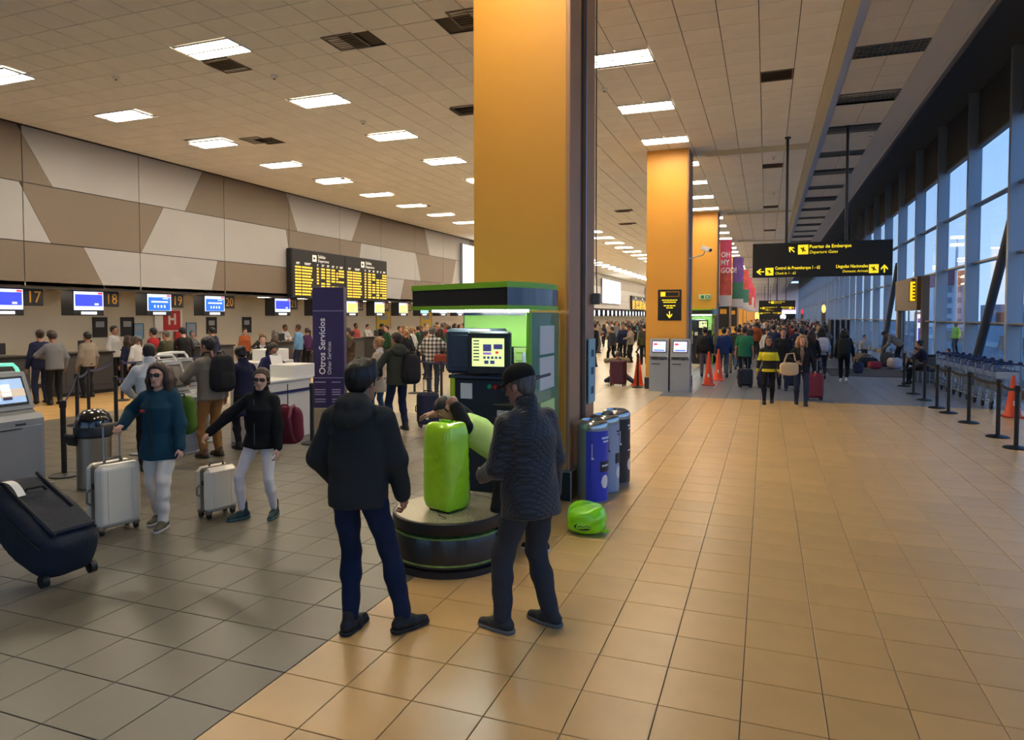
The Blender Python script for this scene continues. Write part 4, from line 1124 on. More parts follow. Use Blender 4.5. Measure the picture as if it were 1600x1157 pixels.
for (x, y, z, w_, m, l_) in ((-5.0, 118, 2.5, 2.2, m_scr_yel, 'far yellow lit sign at the end of the columns'), (-7.5, 110, 2.9, 1.4, m_scr_red, 'far red lit sign over the check-in crowd')):
    t = thing('lit_sign', l_, 'sign', (x, y, z))
    q = MB(); q.box((0, 0, 0), (w_, .2, 1.0), ch=.02); q.build('case', m_black, t)
    q = MB(); q.box((0, -.11, 0), (w_-.1, .02, .9)); q.build('lit_face', m, t)
    q = MB(); q.cyl((0, 0, .5), (0, 0, CZ-z), .03, n=8); q.build('rod', m_black, t)
# round roundel signs on posts near the windows
for k, (y, l_) in enumerate(((80, 'upright amber lit blade sign on the windows, nearer'), (126, 'upright red blade sign on the windows, farther'))):
    t = thing('blade_sign', l_, 'sign', (5.75, y, 0))
    q = MB(); q.box((0, 0, 1.6), (.4, .3, 2.6), ch=.02); q.build('pylon', mat('pylon_brown', (104, 90, 74), .6), t)
    q = MB(); q.lathe([(.2, 0), (.2, .2), (.001, .2)], n=24, sy=2.2); o = q.build('lit_face', mat('blade_amber', (250, 206, 110), .5, emit=1.2) if k == 0 else m_scr_red, t, loc=(0, -.1, 2.9)); o.rotation_euler = (PI/2, 0, 0)

# ================================================================== BROWN DOOR PORTAL
m_brown = mat('portal_brown', (112, 92, 70), .5)
d1 = struct('door_1', (6.05, 0, 0))
for (c, d) in (((.02, 32.0, 1.87), (.26, .3, 3.74)), ((.02, 37.4, 1.87), (.26, .42, 3.74))):
    q = MB(); q.box(c, d, ch=.01); q.build('jamb', m_brown, d1)
q = MB(); q.box((-.05, 34.67, 3.05), (.4, 5.05, 1.4), ch=.01); q.build('lintel', m_brown, d1)
q = MB(); q.box((-.12, 35.2, 3.1), (.04, 2.4, .95)); q.build('lintel_recess', mat('portal_dark', (56, 46, 38), .6), d1)
for y in (33.0, 36.6):
    q = MB(); q.box((-.13, y, 3.15), (.05, .6, .55), ch=.01); q.build('lintel_panel', mat('portal_light', (140, 122, 100), .5), d1)
for y in (33.0, 34.67, 36.35):
    q = MB(); q.box((.05, y, 1.17), (.03, 1.6, 2.3)); q.build('door_leaf', m_glass, d1)
    q = MB(); q.box((.05, y-.8, 1.17), (.05, .06, 2.34)); q.box((.05, y+.8, 1.17), (.05, .06, 2.34)); q.box((.05, y, .04), (.05, 1.6, .08)); q.build('door_frame', m_al, d1)
t = thing('portal_sign', 'upright yellow lit sign projecting over the brown portal', 'sign', (5.76, 32.6, 2.72))
q = MB(); q.box((0, 0, .42), (.34, .12, .86), ch=.02); q.build('case', m_black, t)
q = MB(); q.box((0, -.065, .42), (.28, .012, .8), ch=.004); q.build('lit_face', mat('portal_amber', (250, 200, 30), .5, emit=1.1), t)
q = MB(); q.box((.1, 0, .9), (.36, .05, .05)); q.build('bracket', m_black, t)
q = MB()
for k in range(5): q.box((0, -.074, .14+.14*k), (.1, .006, .07))
q.build('lettering', mat('portal_ink', (120, 84, 10), .5), t)
t = thing('advert_pillar', 'bright lit advert panel seen through the brown portal', 'advert', (6.75, 36.6, 0))
q = MB(); q.box((0, 0, 1.15), (.44, .2, 2.3), ch=.02); q.build('case', m_al, t)
q = MB(); q.box((0, -.105, 1.2), (.36, .012, 2.0)); f_ = q.build('lit_face', mat('advert_lilac', (226, 226, 250), .5, emit=1.5), t)
q = MB(); q.box((-.02, -.114, 1.1), (.14, .006, .9)); q.box((0, -.114, 1.9), (.22, .006, .2)); q.build('lettering', mat('advert_ink', (96, 90, 190), .5, emit=.6), t)
t = thing('exit_sign', 'small green exit sign on the brown portal', 'sign', (5.85, 36.95, 2.55))
q = MB(); q.box((0, 0, 0), (.06, .3, .34), ch=.01); q.build('board', m_blk2, t)
q = MB(); q.box((-.034, 0, 0), (.01, .2, .24)); q.build('green_field', mat('exit_lit', (60, 190, 130), .5, emit=.6), t)

# ================================================================== LUGGAGE TROLLEYS
m_tr1 = mat('trolley_steel', (150, 154, 156), .35, metal=.7)
m_tr2 = mat('trolley_navy', (34, 40, 78), .5)
def trolley(loc, rz, label):
    t = thing('luggage_trolley', label, 'trolley', loc, rz, 'nested luggage trolleys')
    for s in (-1, 1):
        q = MB(); q.tube([(s*.28, -.55, .16), (s*.28, .45, .16), (s*.28, .5, .3), (s*.27, .5, 1.0)], .016, n=6); q.build('side_rail', m_tr1, t, smooth=True)
        q = MB(); q.cyl((s*.26-.02, .42, .08), (s*.26+.02, .42, .08), .08, n=14); q.build('wheel', m_black, t)
        q = MB(); q.lathe([(.02, -.03), (.045, -.02), (.045, .02), (.02, .03)], n=12); o = q.build('grip_knob', m_tr2, t, loc=(s*.24, .54, 1.06))
    q = MB(); q.cyl((-.02, -.5, .07), (.02, -.5, .07), .07, n=14); q.build('wheel', m_black, t)
    q = MB(); q.tube([(-.3, .52, 1.0), (-.28, .54, 1.03), (.28, .54, 1.03), (.3, .52, 1.0)], .022, n=8); q.build('handle_bar', m_tr2, t, smooth=True)
    q = MB()
    for k in range(6): q.tube([(-.25+k*.1, -.55, .17), (-.25+k*.1, .44, .17), (-.25+k*.1, .47, .62)], .006, n=5)
    q.tube([(-.28, .47, .62), (.28, .47, .62)], .01, n=6); q.tube([(-.28, -.55, .16), (.28, -.55, .16)], .014, n=6)
    q.build('wire_rack', m_tr1, t)
    q = MB(); q.box((0, .3, .86), (.5, .3, .02)); q.tube([(-.25, .16, .87), (-.25, .16, .96), (.25, .16, .96), (.25, .16, .87)], .008, n=5); q.build('hand_basket', m_tr2, t)
    q = MB(); q.box((0, .5, .78), (.4, .012, .16), ch=.004); q.build('advert_plate', mat('plate_pale', (170, 176, 184), .5), t)
    return t
tr = trolley((5.05, 18.6, 0), PI, 'luggage trolley at the near end of the nested row behind the belt posts')
for k in range(1, 9):
    dup(tr, (5.05-.01*k, 18.6+.62*k, 0), PI, 'luggage trolley nested in the row behind the belt posts, %s from the near end' % ['', 'second', 'third', 'fourth', 'fifth', 'sixth', 'seventh', 'eighth', 'ninth'][k])
dup(tr, (5.35, 15.4, 0), PI/2+.4, 'loose luggage trolley near the right picture edge beside the cone')
dup(tr, (5.75, 14.9, 0), PI/2+.4, 'loose luggage trolley cut off by the right picture edge')

# ================================================================== SUITCASES
m_sw = mat('suitcase_white', (226, 216, 198), .3, coat=.4, var=.03, vscale=3)
m_sg = mat('suitcase_trim', (120, 110, 92), .5)
def hard_case(loc, rz, w_, d_, h_, label, mshell, mtrim, cat='suitcase', handle=.4, lift=.06, group=None, tilt=0.0, nm='hard_suitcase'):
    """broad shell faces local -Y and +Y; the zip band runs round the middle"""
    t = thing(nm, label, cat, loc, rz, group)
    if tilt: t.rotation_euler = (tilt, 0, rz)
    for s in (-1, 1):
        q = MB(); dd = d_/2-.02
        q.box((0, s*(.02+dd/2), lift+h_/2), (w_, dd, h_), ch=.045); sh = q.build('shell', mshell, t)
        bm_ = sh.modifiers.new('round', 'BEVEL'); bm_.width = .02; bm_.segments = 3; bm_.angle_limit = .4
        q = MB()
        for x in (-.27, .27): q.box((x*w_, s*(d_/2+.001), lift+h_/2), (.012, .008, h_*.82), ch=.003)
        q.build('rib', mshell, sh)
    q = MB(); q.box((0, 0, lift+h_/2), (w_-.01, .05, h_-.01), ch=.02); q.build('zip_band', mtrim, t)
    q = MB(); q.tube([(-.08, 0, lift+h_), (-.07, 0, lift+h_+.035), (.07, 0, lift+h_+.035), (.08, 0, lift+h_)], .012, n=8); q.build('carry_handle', mtrim, t, smooth=True)
    q = MB(); q.tube([(-w_/2, 0, lift+h_*.62), (-w_/2-.035, 0, lift+h_*.58), (-w_/2-.035, 0, lift+h_*.42), (-w_/2, 0, lift+h_*.38)], .011, n=8); q.build('side_handle', mtrim, t, smooth=True)
    if handle:
        q = MB(); z1 = lift+h_+handle
        q.tube([(-.075, .03, lift+h_-.02), (-.075, .03, z1)], .009, n=8); q.tube([(.075, .03, lift+h_-.02), (.075, .03, z1)], .009, n=8); q.build('telescopic_pole', m_al, t, smooth=True)
        q = MB(); q.box((0, .03, z1+.012), (.19, .035, .035), ch=.012); q.build('grip', mtrim, t)
    for sx in (-1, 1):
        for sy in (-1, 1):
            wl_ = MB(); wl_.box((sx*(w_/2-.05), sy*(d_/2-.05), lift+.005), (.06, .06, .04), ch=.01); wl_ = wl_.build('caster', mtrim, t)
            q = MB(); q.cyl((sx*(w_/2-.05)-.014, sy*(d_/2-.05), .032), (sx*(w_/2-.05)+.014, sy*(d_/2-.05), .032), .032, n=14); q.build('wheel', m_black, wl_)
    q = MB(); q.box((-w_/2-.002, -.05, lift+h_*.68), (.008, .03, .05)); q.build('lock', m_black, t)
    return t
hard_case((-5.97, 4.86, 0), math.radians(76), .42, .28, .62, 'big white hard suitcase with raised handle, held by the teal coat', m_sw, m_sg, handle=.35)
hard_case((-5.42, 5.62, 0), math.radians(76), .37, .24, .47, 'smaller white hard suitcase beside the white leggings', m_sw, m_sg, handle=.0)
hard_case((1.15, 18.65, 0), math.radians(10), .42, .28, .62, 'red hard suitcase rolling beside the woman with the cream bag', mat('suitcase_red', (128, 22, 38), .4), m_black, handle=.35)
hard_case((-4.15, 20.35, 0), math.radians(-6), .47, .32, .72, 'burgundy suitcase in front of the person sitting on the floor', mat('suitcase_burgundy', (70, 22, 44), .5), m_black, handle=0)
hard_case((-.55, 21.2, 0), .3, .4, .28, .5, 'dark suitcase at the feet of the green shirt', mat('suitcase_dark', (30, 30, 40), .5), m_black, handle=.3)
hard_case((.75, 21.6, 0), .1, .42, .28, .5, 'black suitcase behind the woman with the cream bag', MATS['suitcase_dark'], m_black, handle=.3)
hard_case((-.02, 21.15, 0), .3, .36, .26, .5, 'navy suitcase behind the yellow and black sweater', mat('suitcase_navy', (30, 36, 74), .5), m_black, handle=.3)
# navy soft case tilted behind the couple
hard_case((-5.98, 11.52, 0), math.radians(40), .40, .28, .60, 'navy soft trolley case behind the couple waiting', mat('case_navy_soft', (28, 32, 62), .8), m_black, handle=.25)
t = thing('luggage_tag', 'white paper luggage tag on the navy trolley case', 'tag', (-5.88, 11.30, .18), .6)
q = MB(); q.box((0, 0, .06), (.05, .006, .14), rx=.3); q.build('paper', m_white, t)
q = MB(); q.tube([(0, 0, .13), (0, .05, .2)], .003, n=5); q.build('string', m_black, t)

# dark rolling duffel, tilted, at the left edge
m_duf = mat('duffel_navy', (26, 32, 46), .8, var=.1, vscale=10, bump=.4, bscale=40)
t = thing('rolling_duffel', 'dark navy rolling duffel tilted on its wheels at the left edge', 'bag', (-5.12, 3.72, .21), 0)
t.rotation_euler = (0, math.radians(-68), math.radians(-8)); t.scale = (1.08, 1.12, 1.1); t.location = (-5.0, 3.72, .225)
q = soft_box((.38, .42, .92), pw=5, noise=.02, seed=12, fr=10, folds=.1); b_ = q.build('body', m_duf, t, smooth=True)
q = MB()
for y in (-.13, .13): q.tube([(.196, y, .05), (.2, y, .4), (.196, y, .86)], .012, n=6)
q.build('webbing', mat('duffel_web', (18, 20, 28), .7), b_)
q = MB(); q.tube([(.1, -.213, .06), (.1, -.215, .46), (.1, -.213, .86)], .006, n=6); q.build('zipper', m_blk2, b_)
q = MB(); q.box((.2, 0, .2), (.03, .3, .26), ch=.012); q.build('pocket', m_duf, b_)
q = MB(); q.tube([(.2, -.08, .62), (.235, -.05, .62), (.235, .05, .62), (.2, .08, .62)], .012, n=6); q.build('grab_handle', m_blk2, b_, smooth=True)
for y in (-.16, .16):
    q = MB(); q.cyl((-.15, y-.02, .03), (-.15, y+.02, .03), .045, n=14); q.build('wheel', m_black, t)
for y in (-.1, .1):
    q = MB(); q.cyl((-.12, y, .88), (-.12, y, 1.25), .009, n=8); q.build('pull_rod', m_al, t)
q = MB(); q.box((-.12, 0, 1.26), (.03, .24, .03), ch=.01); q.build('pull_grip', m_black, t)
t = thing('baggage_tag', 'white paper airline tag looped on the navy duffel', 'tag', (-5.52, 3.68, .655), 0)
t.rotation_euler = (.1, math.radians(-70), math.radians(-8))
q = MB(); n = 8
for k in range(n):
    f0, f1 = k/n, (k+1)/n; z = lambda f: (.02+.05*math.sin(PI*f), .26*f)
    (a0, b0), (a1, b1) = z(f0), z(f1)
    q.quad((a0, -.03, b0), (a0, .03, b0), (a1, .03, b1), (a1, -.03, b1))
q.build('paper', m_white, t)

# ------------------------------------------------------------------ retractable partition stack by the windows
t = thing('partition_stack', 'row of folded dark partition panels standing by the windows', 'partition', (3.35, 36.5, 0), math.radians(10))
for k in range(7):
    q = MB(); q.box((-.42+.14*k, .05*k, .98), (.1, .5, 1.9), ch=.01); q.build('panel', m_blk2 if k % 2 == 0 else mat('panel_pale', (150, 156, 160), .5), t)
    q = MB(); q.box((-.42+.14*k, .05*k, .03), (.12, .6, .06)); q.build('foot', m_al, t)
t = thing('flat_counter', 'grey waist-high counter box beside the belt posts and portal', 'counter', (4.75, 24.9, 0))
q = MB(); q.box((0, 0, .42), (.6, .5, .84), ch=.02); q.build('body', mat('counter_grey', (84, 86, 86), .6), t)
q = MB(); q.box((0, 0, .86), (.66, .56, .04), ch=.01); q.build('top', m_blk2, t)
# bags heaped by the window
def duffel(loc, rz, d, label, m):
    t = thing('duffel_bag', label, 'bag', loc, rz)
    q = soft_box(d, pw=3.5, noise=.02, seed=int(abs(loc[0]*100)) % 50, fr=9); b = q.build('body', m, t, smooth=True)
    q = MB()
    for s in (-1, 1): q.tube([(-d[0]*.25, s*d[1]*.3, d[2]*.95), (-d[0]*.15, s*d[1]*.2, d[2]*1.25), (d[0]*.15, s*d[1]*.2, d[2]*1.25), (d[0]*.25, s*d[1]*.3, d[2]*.95)], .014, n=6)
    q.build('handle', m_blk2, t, smooth=True)
    q = MB(); q.tube([(-d[0]*.4, 0, d[2]*.99), (0, 0, d[2]*1.005), (d[0]*.4, 0, d[2]*.99)], .008, n=5); q.build('zipper', m_black, t)
    return t
duffel((3.95, 31.5, 0), .4, (.8, .4, .4), 'black duffel bag heaped before the bending man', mat('bag_black', (26, 26, 30), .8))
duffel((3.9, 33.2, 0), -.3, (.7, .45, .5), 'tan holdall heaped by the window', mat('bag_tan', (126, 110, 92), .8))
duffel((4.75, 32.0, 0), 1.2, (.6, .5, .6), 'dark grey rucksack heaped by the window', mat('bag_grey', (54, 56, 64), .8))
duffel((4.1, 30.6, 0), .1, (.5, .35, .3), 'red bag heaped by the window', mat('bag_red', (140, 40, 56), .8))
duffel((4.85, 30.9, 0), .8, (.6, .4, .45), 'pale pink and white bag heaped by the window', mat('bag_pale', (186, 168, 168), .8))
duffel((2.75, 24.0, .30), 1.5, (.55, .3, .36), 'navy holdall carried by the woman with the striped backpack', mat('bag_navy', (34, 40, 70), .8))

# ================================================================== OUTSIDE THE GLASS
q = MB(); q.box((100, 100, -.2), (187, 500, .3)); sobj(q.build('ground_outside', m_ground))
q = MB(); q.box((16, 100, -.03), (3, 400, .06)); sobj(q.build('pavement_outside', mat('pave_pale', (150, 150, 146), .9)))
t = thing('terminal_building', 'red topped white building seen through the windows', 'building', (32.3, 150, 0))
q = MB(); q.box((0, 0, 4), (4.8, 14, 8.0)); wall = q.build('wall', mat('build_white', (206, 200, 200), .8), t)
q = MB(); q.box((0, 0, 9.0), (5.2, 15, 2.6)); q.build('red_fascia', mat('build_red', (140, 70, 82), .7), t)
for k in range(4):
    for j in range(3):
        q = MB(); q.box((-1.5+1.5*j, -7.05, 1.2+1.9*k), (1.0, .2, 1.0)); q.build('window', mat('build_glass', (110, 120, 136), .3), t)
t = thing('street_building', 'low grey building with brick base seen through the windows', 'building', (64, 190, 0))
q = MB(); q.box((0, 0, 2.4), (30, 12, 4.8)); q.build('wall', mat('build_grey', (140, 146, 156), .8), t)
q = MB(); q.box((0, -6.1, 1.5), (30, .3, 3)); q.build('brick_base', mat('build_brick', (130, 84, 74), .9), t)
for j in range(8):
    q = MB(); q.box((-12+3.4*j, -6.1, 3.8), (2, .3, 1.0)); q.build('window', MATS['build_glass'], t)
t = thing('light_mast', 'tall white floodlight mast outside the windows', 'mast', (19.2, 86, 0))
q = MB(); q.cyl((0, 0, 0), (0, 0, 10.5), .18, .12, n=10); q.build('pole', m_white, t)
q = MB(); q.box((0, 0, 10.6), (1.2, .4, .3)); q.box((0, 0, 9.8), (1.2, .4, .3)); q.build('lamp_head', mat('mast_lamp', (250, 244, 255), .5, emit=2.2), t)
for k, (x, y) in enumerate(((14.5, 48), (15.2, 70))):
    t = thing('bollard_wall', 'low concrete barrier outside, %s one' % ('nearer', 'farther')[k], 'barrier', (x, y, 0))
    q = MB(); q.prism([(-.3, 0), (.3, 0), (.12, .8), (-.12, .8)], -5, 5, 'y'); q.build('body', mat('concrete', (140, 140, 136), .9), t)
    q = MB(); q.box((0, 0, .83), (.3, 10, .06)); q.build('coping', mat('concrete_cap', (164, 164, 160), .9), t)
# ================================================================== PEOPLE
def V(*a): return np.array(a, dtype=np.float64)
def nrm(v): return v/max(1e-9, np.linalg.norm(v))
def rotx(a): c, s = math.cos(a), math.sin(a); return np.array([[1, 0, 0], [0, c, -s], [0, s, c]])
def roty(a): c, s = math.cos(a), math.sin(a); return np.array([[c, 0, s], [0, 1, 0], [-s, 0, c]])
def rotz(a): c, s = math.cos(a), math.sin(a); return np.array([[c, -s, 0], [s, c, 0], [0, 0, 1]])

class Field:
    """signed distance samples in a box; shapes are blended into it, then a smooth quad skin is drawn over the zero level"""
    def __init__(s, lo, hi, h):
        s.h = h; s.lo = np.array(lo, float)-2*h; n = np.ceil((np.array(hi, float)+2*h-s.lo)/h).astype(int)+1
        s.ax = [(s.lo[i]+h*np.arange(n[i])).astype(np.float32) for i in range(3)]
        s.d = np.full(tuple(n), 0.5, np.float32)
    def _sl(s, a, b):
        i0 = np.maximum(np.floor((np.minimum(a, b)-s.lo)/s.h).astype(int), 0)
        i1 = np.minimum(np.ceil((np.maximum(a, b)-s.lo)/s.h).astype(int)+1, np.array(s.d.shape))
        if np.any(i1 <= i0): return None
        sl = tuple(slice(i0[k], i1[k]) for k in range(3))
        return sl, s.ax[0][sl[0]][:, None, None], s.ax[1][sl[1]][None, :, None], s.ax[2][sl[2]][None, None, :]
    def put(s, sl, v, k, cut=False):
        o = s.d[sl]
        if cut:
            v = -v; g = np.maximum(k-np.abs(o-v), 0)/k; s.d[sl] = np.maximum(o, v)+g*g*k*.25
        else:
            g = np.maximum(k-np.abs(o-v), 0)/k; s.d[sl] = np.minimum(o, v)-g*g*k*.25
    def cone(s, a, b, ra, rb, k=.02, cut=False):
        m = max(ra, rb)+k+2*s.h
        g = s._sl(np.minimum(a, b)-m, np.maximum(a, b)+m)
        if g is None: return
        sl, X, Y, Z = g; ba = b-a; L = float(ba@ba)+1e-9
        px, py, pz = X-np.float32(a[0]), Y-np.float32(a[1]), Z-np.float32(a[2])
        t = np.clip((px*np.float32(ba[0])+py*np.float32(ba[1])+pz*np.float32(ba[2]))/np.float32(L), 0, 1)
        v = np.sqrt((px-t*np.float32(ba[0]))**2+(py-t*np.float32(ba[1]))**2+(pz-t*np.float32(ba[2]))**2)-(ra+t*np.float32(rb-ra))
        s.put(sl, v.astype(np.float32), k, cut)
    def ell(s, c, r, R=None, k=.02, cut=False):
        R = np.eye(3) if R is None else R; m = max(r)+k+2*s.h
        g = s._sl(c-m, c+m)
        if g is None: return
        sl, X, Y, Z = g; px, py, pz = X-c[0], Y-c[1], Z-c[2]
        q = [(px*R[0, i]+py*R[1, i]+pz*R[2, i])/r[i] for i in range(3)]
        k0 = np.sqrt(q[0]**2+q[1]**2+q[2]**2)
        k1 = np.sqrt((q[0]/r[0])**2+(q[1]/r[1])**2+(q[2]/r[2])**2)+1e-6
        s.put(sl, (k0*(k0-1)/k1).astype(np.float32), k, cut)
    def loft(s, O, R, zs, aw, bd, cy, k=.03, cap=.02, halfspace=None, pw=2.0):
        zs = np.array(zs); L = max(abs(zs[0]), abs(zs[-1]))+.35
        P = [O+R@V(x, y, z) for x in (-.42, .42) for y in (-.34, .34) for z in (zs[0]-.04, zs[-1]+.04)]
        g = s._sl(np.min(P, 0), np.max(P, 0))
        if g is None: return
        sl, X, Y, Z = g; px, py, pz = X-O[0], Y-O[1], Z-O[2]
        x = px*R[0, 0]+py*R[1, 0]+pz*R[2, 0]; y = px*R[0, 1]+py*R[1, 1]+pz*R[2, 1]; z = px*R[0, 2]+py*R[1, 2]+pz*R[2, 2]
        a = np.interp(z, zs, aw); b = np.interp(z, zs, bd); c = np.interp(z, zs, cy)
        e = (np.abs(x/a)**pw+np.abs((y-c)/b)**pw)**(1/pw)
        v = (e-1)*np.minimum(a, b)
        for q in (zs[0]-z, z-zs[-1]):
            gq = np.maximum(cap-np.abs(v-q), 0)/cap; v = np.maximum(v, q)+gq*gq*cap*.25
        s.put(sl, v.astype(np.float32), k)
    def halfcut(s, c, n, k=.012):
        """keep the side the normal points to"""
        v = -((s.ax[0][:, None, None]-c[0])*n[0]+(s.ax[1][None, :, None]-c[1])*n[1]+(s.ax[2][None, None, :]-c[2])*n[2])
        o = s.d; g = np.maximum(k-np.abs(o-v), 0)/k; s.d = (np.maximum(o, v)+g*g*k*.25).astype(np.float32)
    def ripple(s, amp, fz=38.0, fx=22.0, seed=0):
        m = np.abs(s.d) < 4*s.h; I = np.nonzero(m)
        if not len(I[0]): return
        x, y, z = s.ax[0][I[0]], s.ax[1][I[1]], s.ax[2][I[2]]; p = seed*1.7
        w_ = 1.6*np.sin(fx*.6*x+p)+1.3*np.sin(fx*.7*y+2*p+4*x)
        f = np.sin(fz*z+w_*1.5+p)*.5+np.sin(fz*.55*z-fx*x+w_+2.1*p)*.5+np.sin(fx*1.3*y+fz*.3*z+3*p)*.35
        s.d[I] += (amp*f).astype(np.float32)
    def skin(s, name, scale=1.0):
        d = s.d; ins = d < 0
        c = ins.astype(np.uint8)
        S = (c[:-1, :-1, :-1]+c[1:, :-1, :-1]+c[:-1, 1:, :-1]+c[1:, 1:, :-1]+c[:-1, :-1, 1:]+c[1:, :-1, 1:]+c[:-1, 1:, 1:]+c[1:, 1:, 1:])
        act = (S > 0) & (S < 8); I = np.nonzero(act); n = len(I[0])
        if n == 0: return None
        idx = np.full(act.shape, -1, np.int32); idx[I] = np.arange(n)
        acc = np.zeros((n, 3), np.float32); cnt = np.zeros(n, np.float32)
        cs = [(0, 0, 0), (1, 0, 0), (0, 1, 0), (1, 1, 0), (0, 0, 1), (1, 0, 1), (0, 1, 1), (1, 1, 1)]
        val = [d[I[0]+a, I[1]+b, I[2]+e] for a, b, e in cs]
        for i in range(8):
            for ax in range(3):
                j = i | (1 << ax)
                if j == i: continue
                va, vb = val[i], val[j]; cr = (va < 0) != (vb < 0)
                t = np.where(cr, va/np.where(cr, va-vb, 1), 0)
                p = np.array(cs[i], np.float32)[None, :].repeat(n, 0); p[:, ax] += t
                acc += p*cr[:, None]; cnt += cr
        ve = acc/cnt[:, None]+np.stack(I, 1); ve = ve*s.h+s.lo[None, :]
        fs = []
        for ax in range(3):
            a1, a2 = (ax+1) % 3, (ax+2) % 3
            sl0 = [slice(None)]*3; sl1 = [slice(None)]*3; sl0[ax] = slice(0, -1); sl1[ax] = slice(1, None)
            ia, ib = ins[tuple(sl0)], ins[tuple(sl1)]; cr = ia != ib
            E = np.nonzero(cr); E = [e for e in E]
            ok = (E[a1] > 0) & (E[a2] > 0) & (E[a1] < act.shape[a1]) & (E[a2] < act.shape[a2])
            E = [e[ok] for e in E]; fl_ = ia[tuple(E)]
            def at(o1, o2):
                q = [None]*3; q[ax] = E[ax]; q[a1] = E[a1]-o1; q[a2] = E[a2]-o2; return idx[tuple(q)]
            Q = np.stack([at(1, 1), at(0, 1), at(0, 0), at(1, 0)], 1)
            Q[~fl_] = Q[~fl_][:, ::-1]; fs.append(Q)
        F_ = np.concatenate(fs); F_ = F_[(F_ >= 0).all(1)]
        me = bpy.data.meshes.new(name); nf = len(F_)
        me.vertices.add(n); me.vertices.foreach_set('co', (ve*scale).astype(np.float32).ravel())
        me.loops.add(nf*4); me.loops.foreach_set('vertex_index', F_.astype(np.int32).ravel())
        me.polygons.add(nf); me.polygons.foreach_set('loop_start', np.arange(0, nf*4, 4, dtype=np.int32))
        me.update(calc_edges=True); me.polygons.foreach_set('use_smooth', np.ones(nf, bool)); me.update()
        return me

def ik(a, t, l1, l2, hint):
    d = t-a; L = np.linalg.norm(d); m = (l1+l2)*.995
    if L > m: t = a+d/L*m; d = t-a; L = m
    if L < abs(l1-l2)+.01: L = abs(l1-l2)+.01
    u = nrm(d); x = (l1*l1-l2*l2+L*L)/(2*L); y = math.sqrt(max(0, l1*l1-x*x))
    hv = hint-u*(hint@u); hv = nrm(hv); return a+u*x+hv*y, t

class Figure:
    """joint positions of a posed figure, 1.72 m tall, facing +y"""
    def __init__(s, pel=(0, 0, .93), lean=0.0, side=0.0, twist=0.0, head=(0, 0, 0), feet=None, footyaw=(0, 0), knee=((-.1, 1, 0), (.1, 1, 0)), hands=None, elbow=None,
                 sw=.175, hipw=.09, palm=None, curl=(.35, .35), point=None, footpitch=(0, 0), hip_lean=.35):
        s.pel = V(*pel); s.R = rotz(twist)@roty(side)@rotx(-lean); s.Rp = rotz(twist*.4)@roty(side*.4)@rotx(-lean*hip_lean); s.sw = sw; s.hipw = hipw
        s.head = head
        T = lambda *p: s.pel+s.R@V(*p)
        s.T = T
        s.neck = T(0, -.012, .53); s.Rh = s.R@rotz(head[0])@rotx(-head[1])@roty(head[2])
        s.hc = s.neck+s.R@V(0, .012, .035)+s.Rh@V(0, .018, .115)
        feet = feet or ((-.1, 0, .08), (.1, 0, .08)); s.ank = [V(*f) for f in feet]; s.footyaw = footyaw; s.footpitch = footpitch
        s.hip = [s.pel+s.Rp@V(sg*hipw, 0, -.03) for sg in (-1, 1)]
        s.kn = []
        for i in range(2):
            k, a = ik(s.hip[i], s.ank[i], .42, .41, V(*knee[i])); s.kn.append(k); s.ank[i] = a
        s.sh = [T(sg*(sw-.012), -.005, .442) for sg in (-1, 1)]
        hands = hands or ((-.26, .02, .84), (.26, .02, .84)); elbow = elbow or ((-.4, -1, 0), (.4, -1, 0))
        s.el = []; s.wr = []
        for i in range(2):
            e, w_ = ik(s.sh[i], V(*hands[i]), .285, .25, V(*elbow[i])); s.el.append(e); s.wr.append(w_)
        s.palm = palm or ((1, 0, 0), (-1, 0, 0)); s.curl = curl; s.point = point or (None, None)
    def bounds(s, m=.16):
        P = np.array([s.pel, s.neck, s.hc, *s.hip, *s.kn, *s.ank, *s.sh, *s.el, *s.wr])
        lo = P.min(0)-m; hi = P.max(0)+m
        for i in range(2):
            d = nrm(s.wr[i]-s.el[i]); q = s.wr[i]+d*.2; lo = np.minimum(lo, q-.05); hi = np.maximum(hi, q+.05)
        lo[2] = min(lo[2], 0); return lo, hi

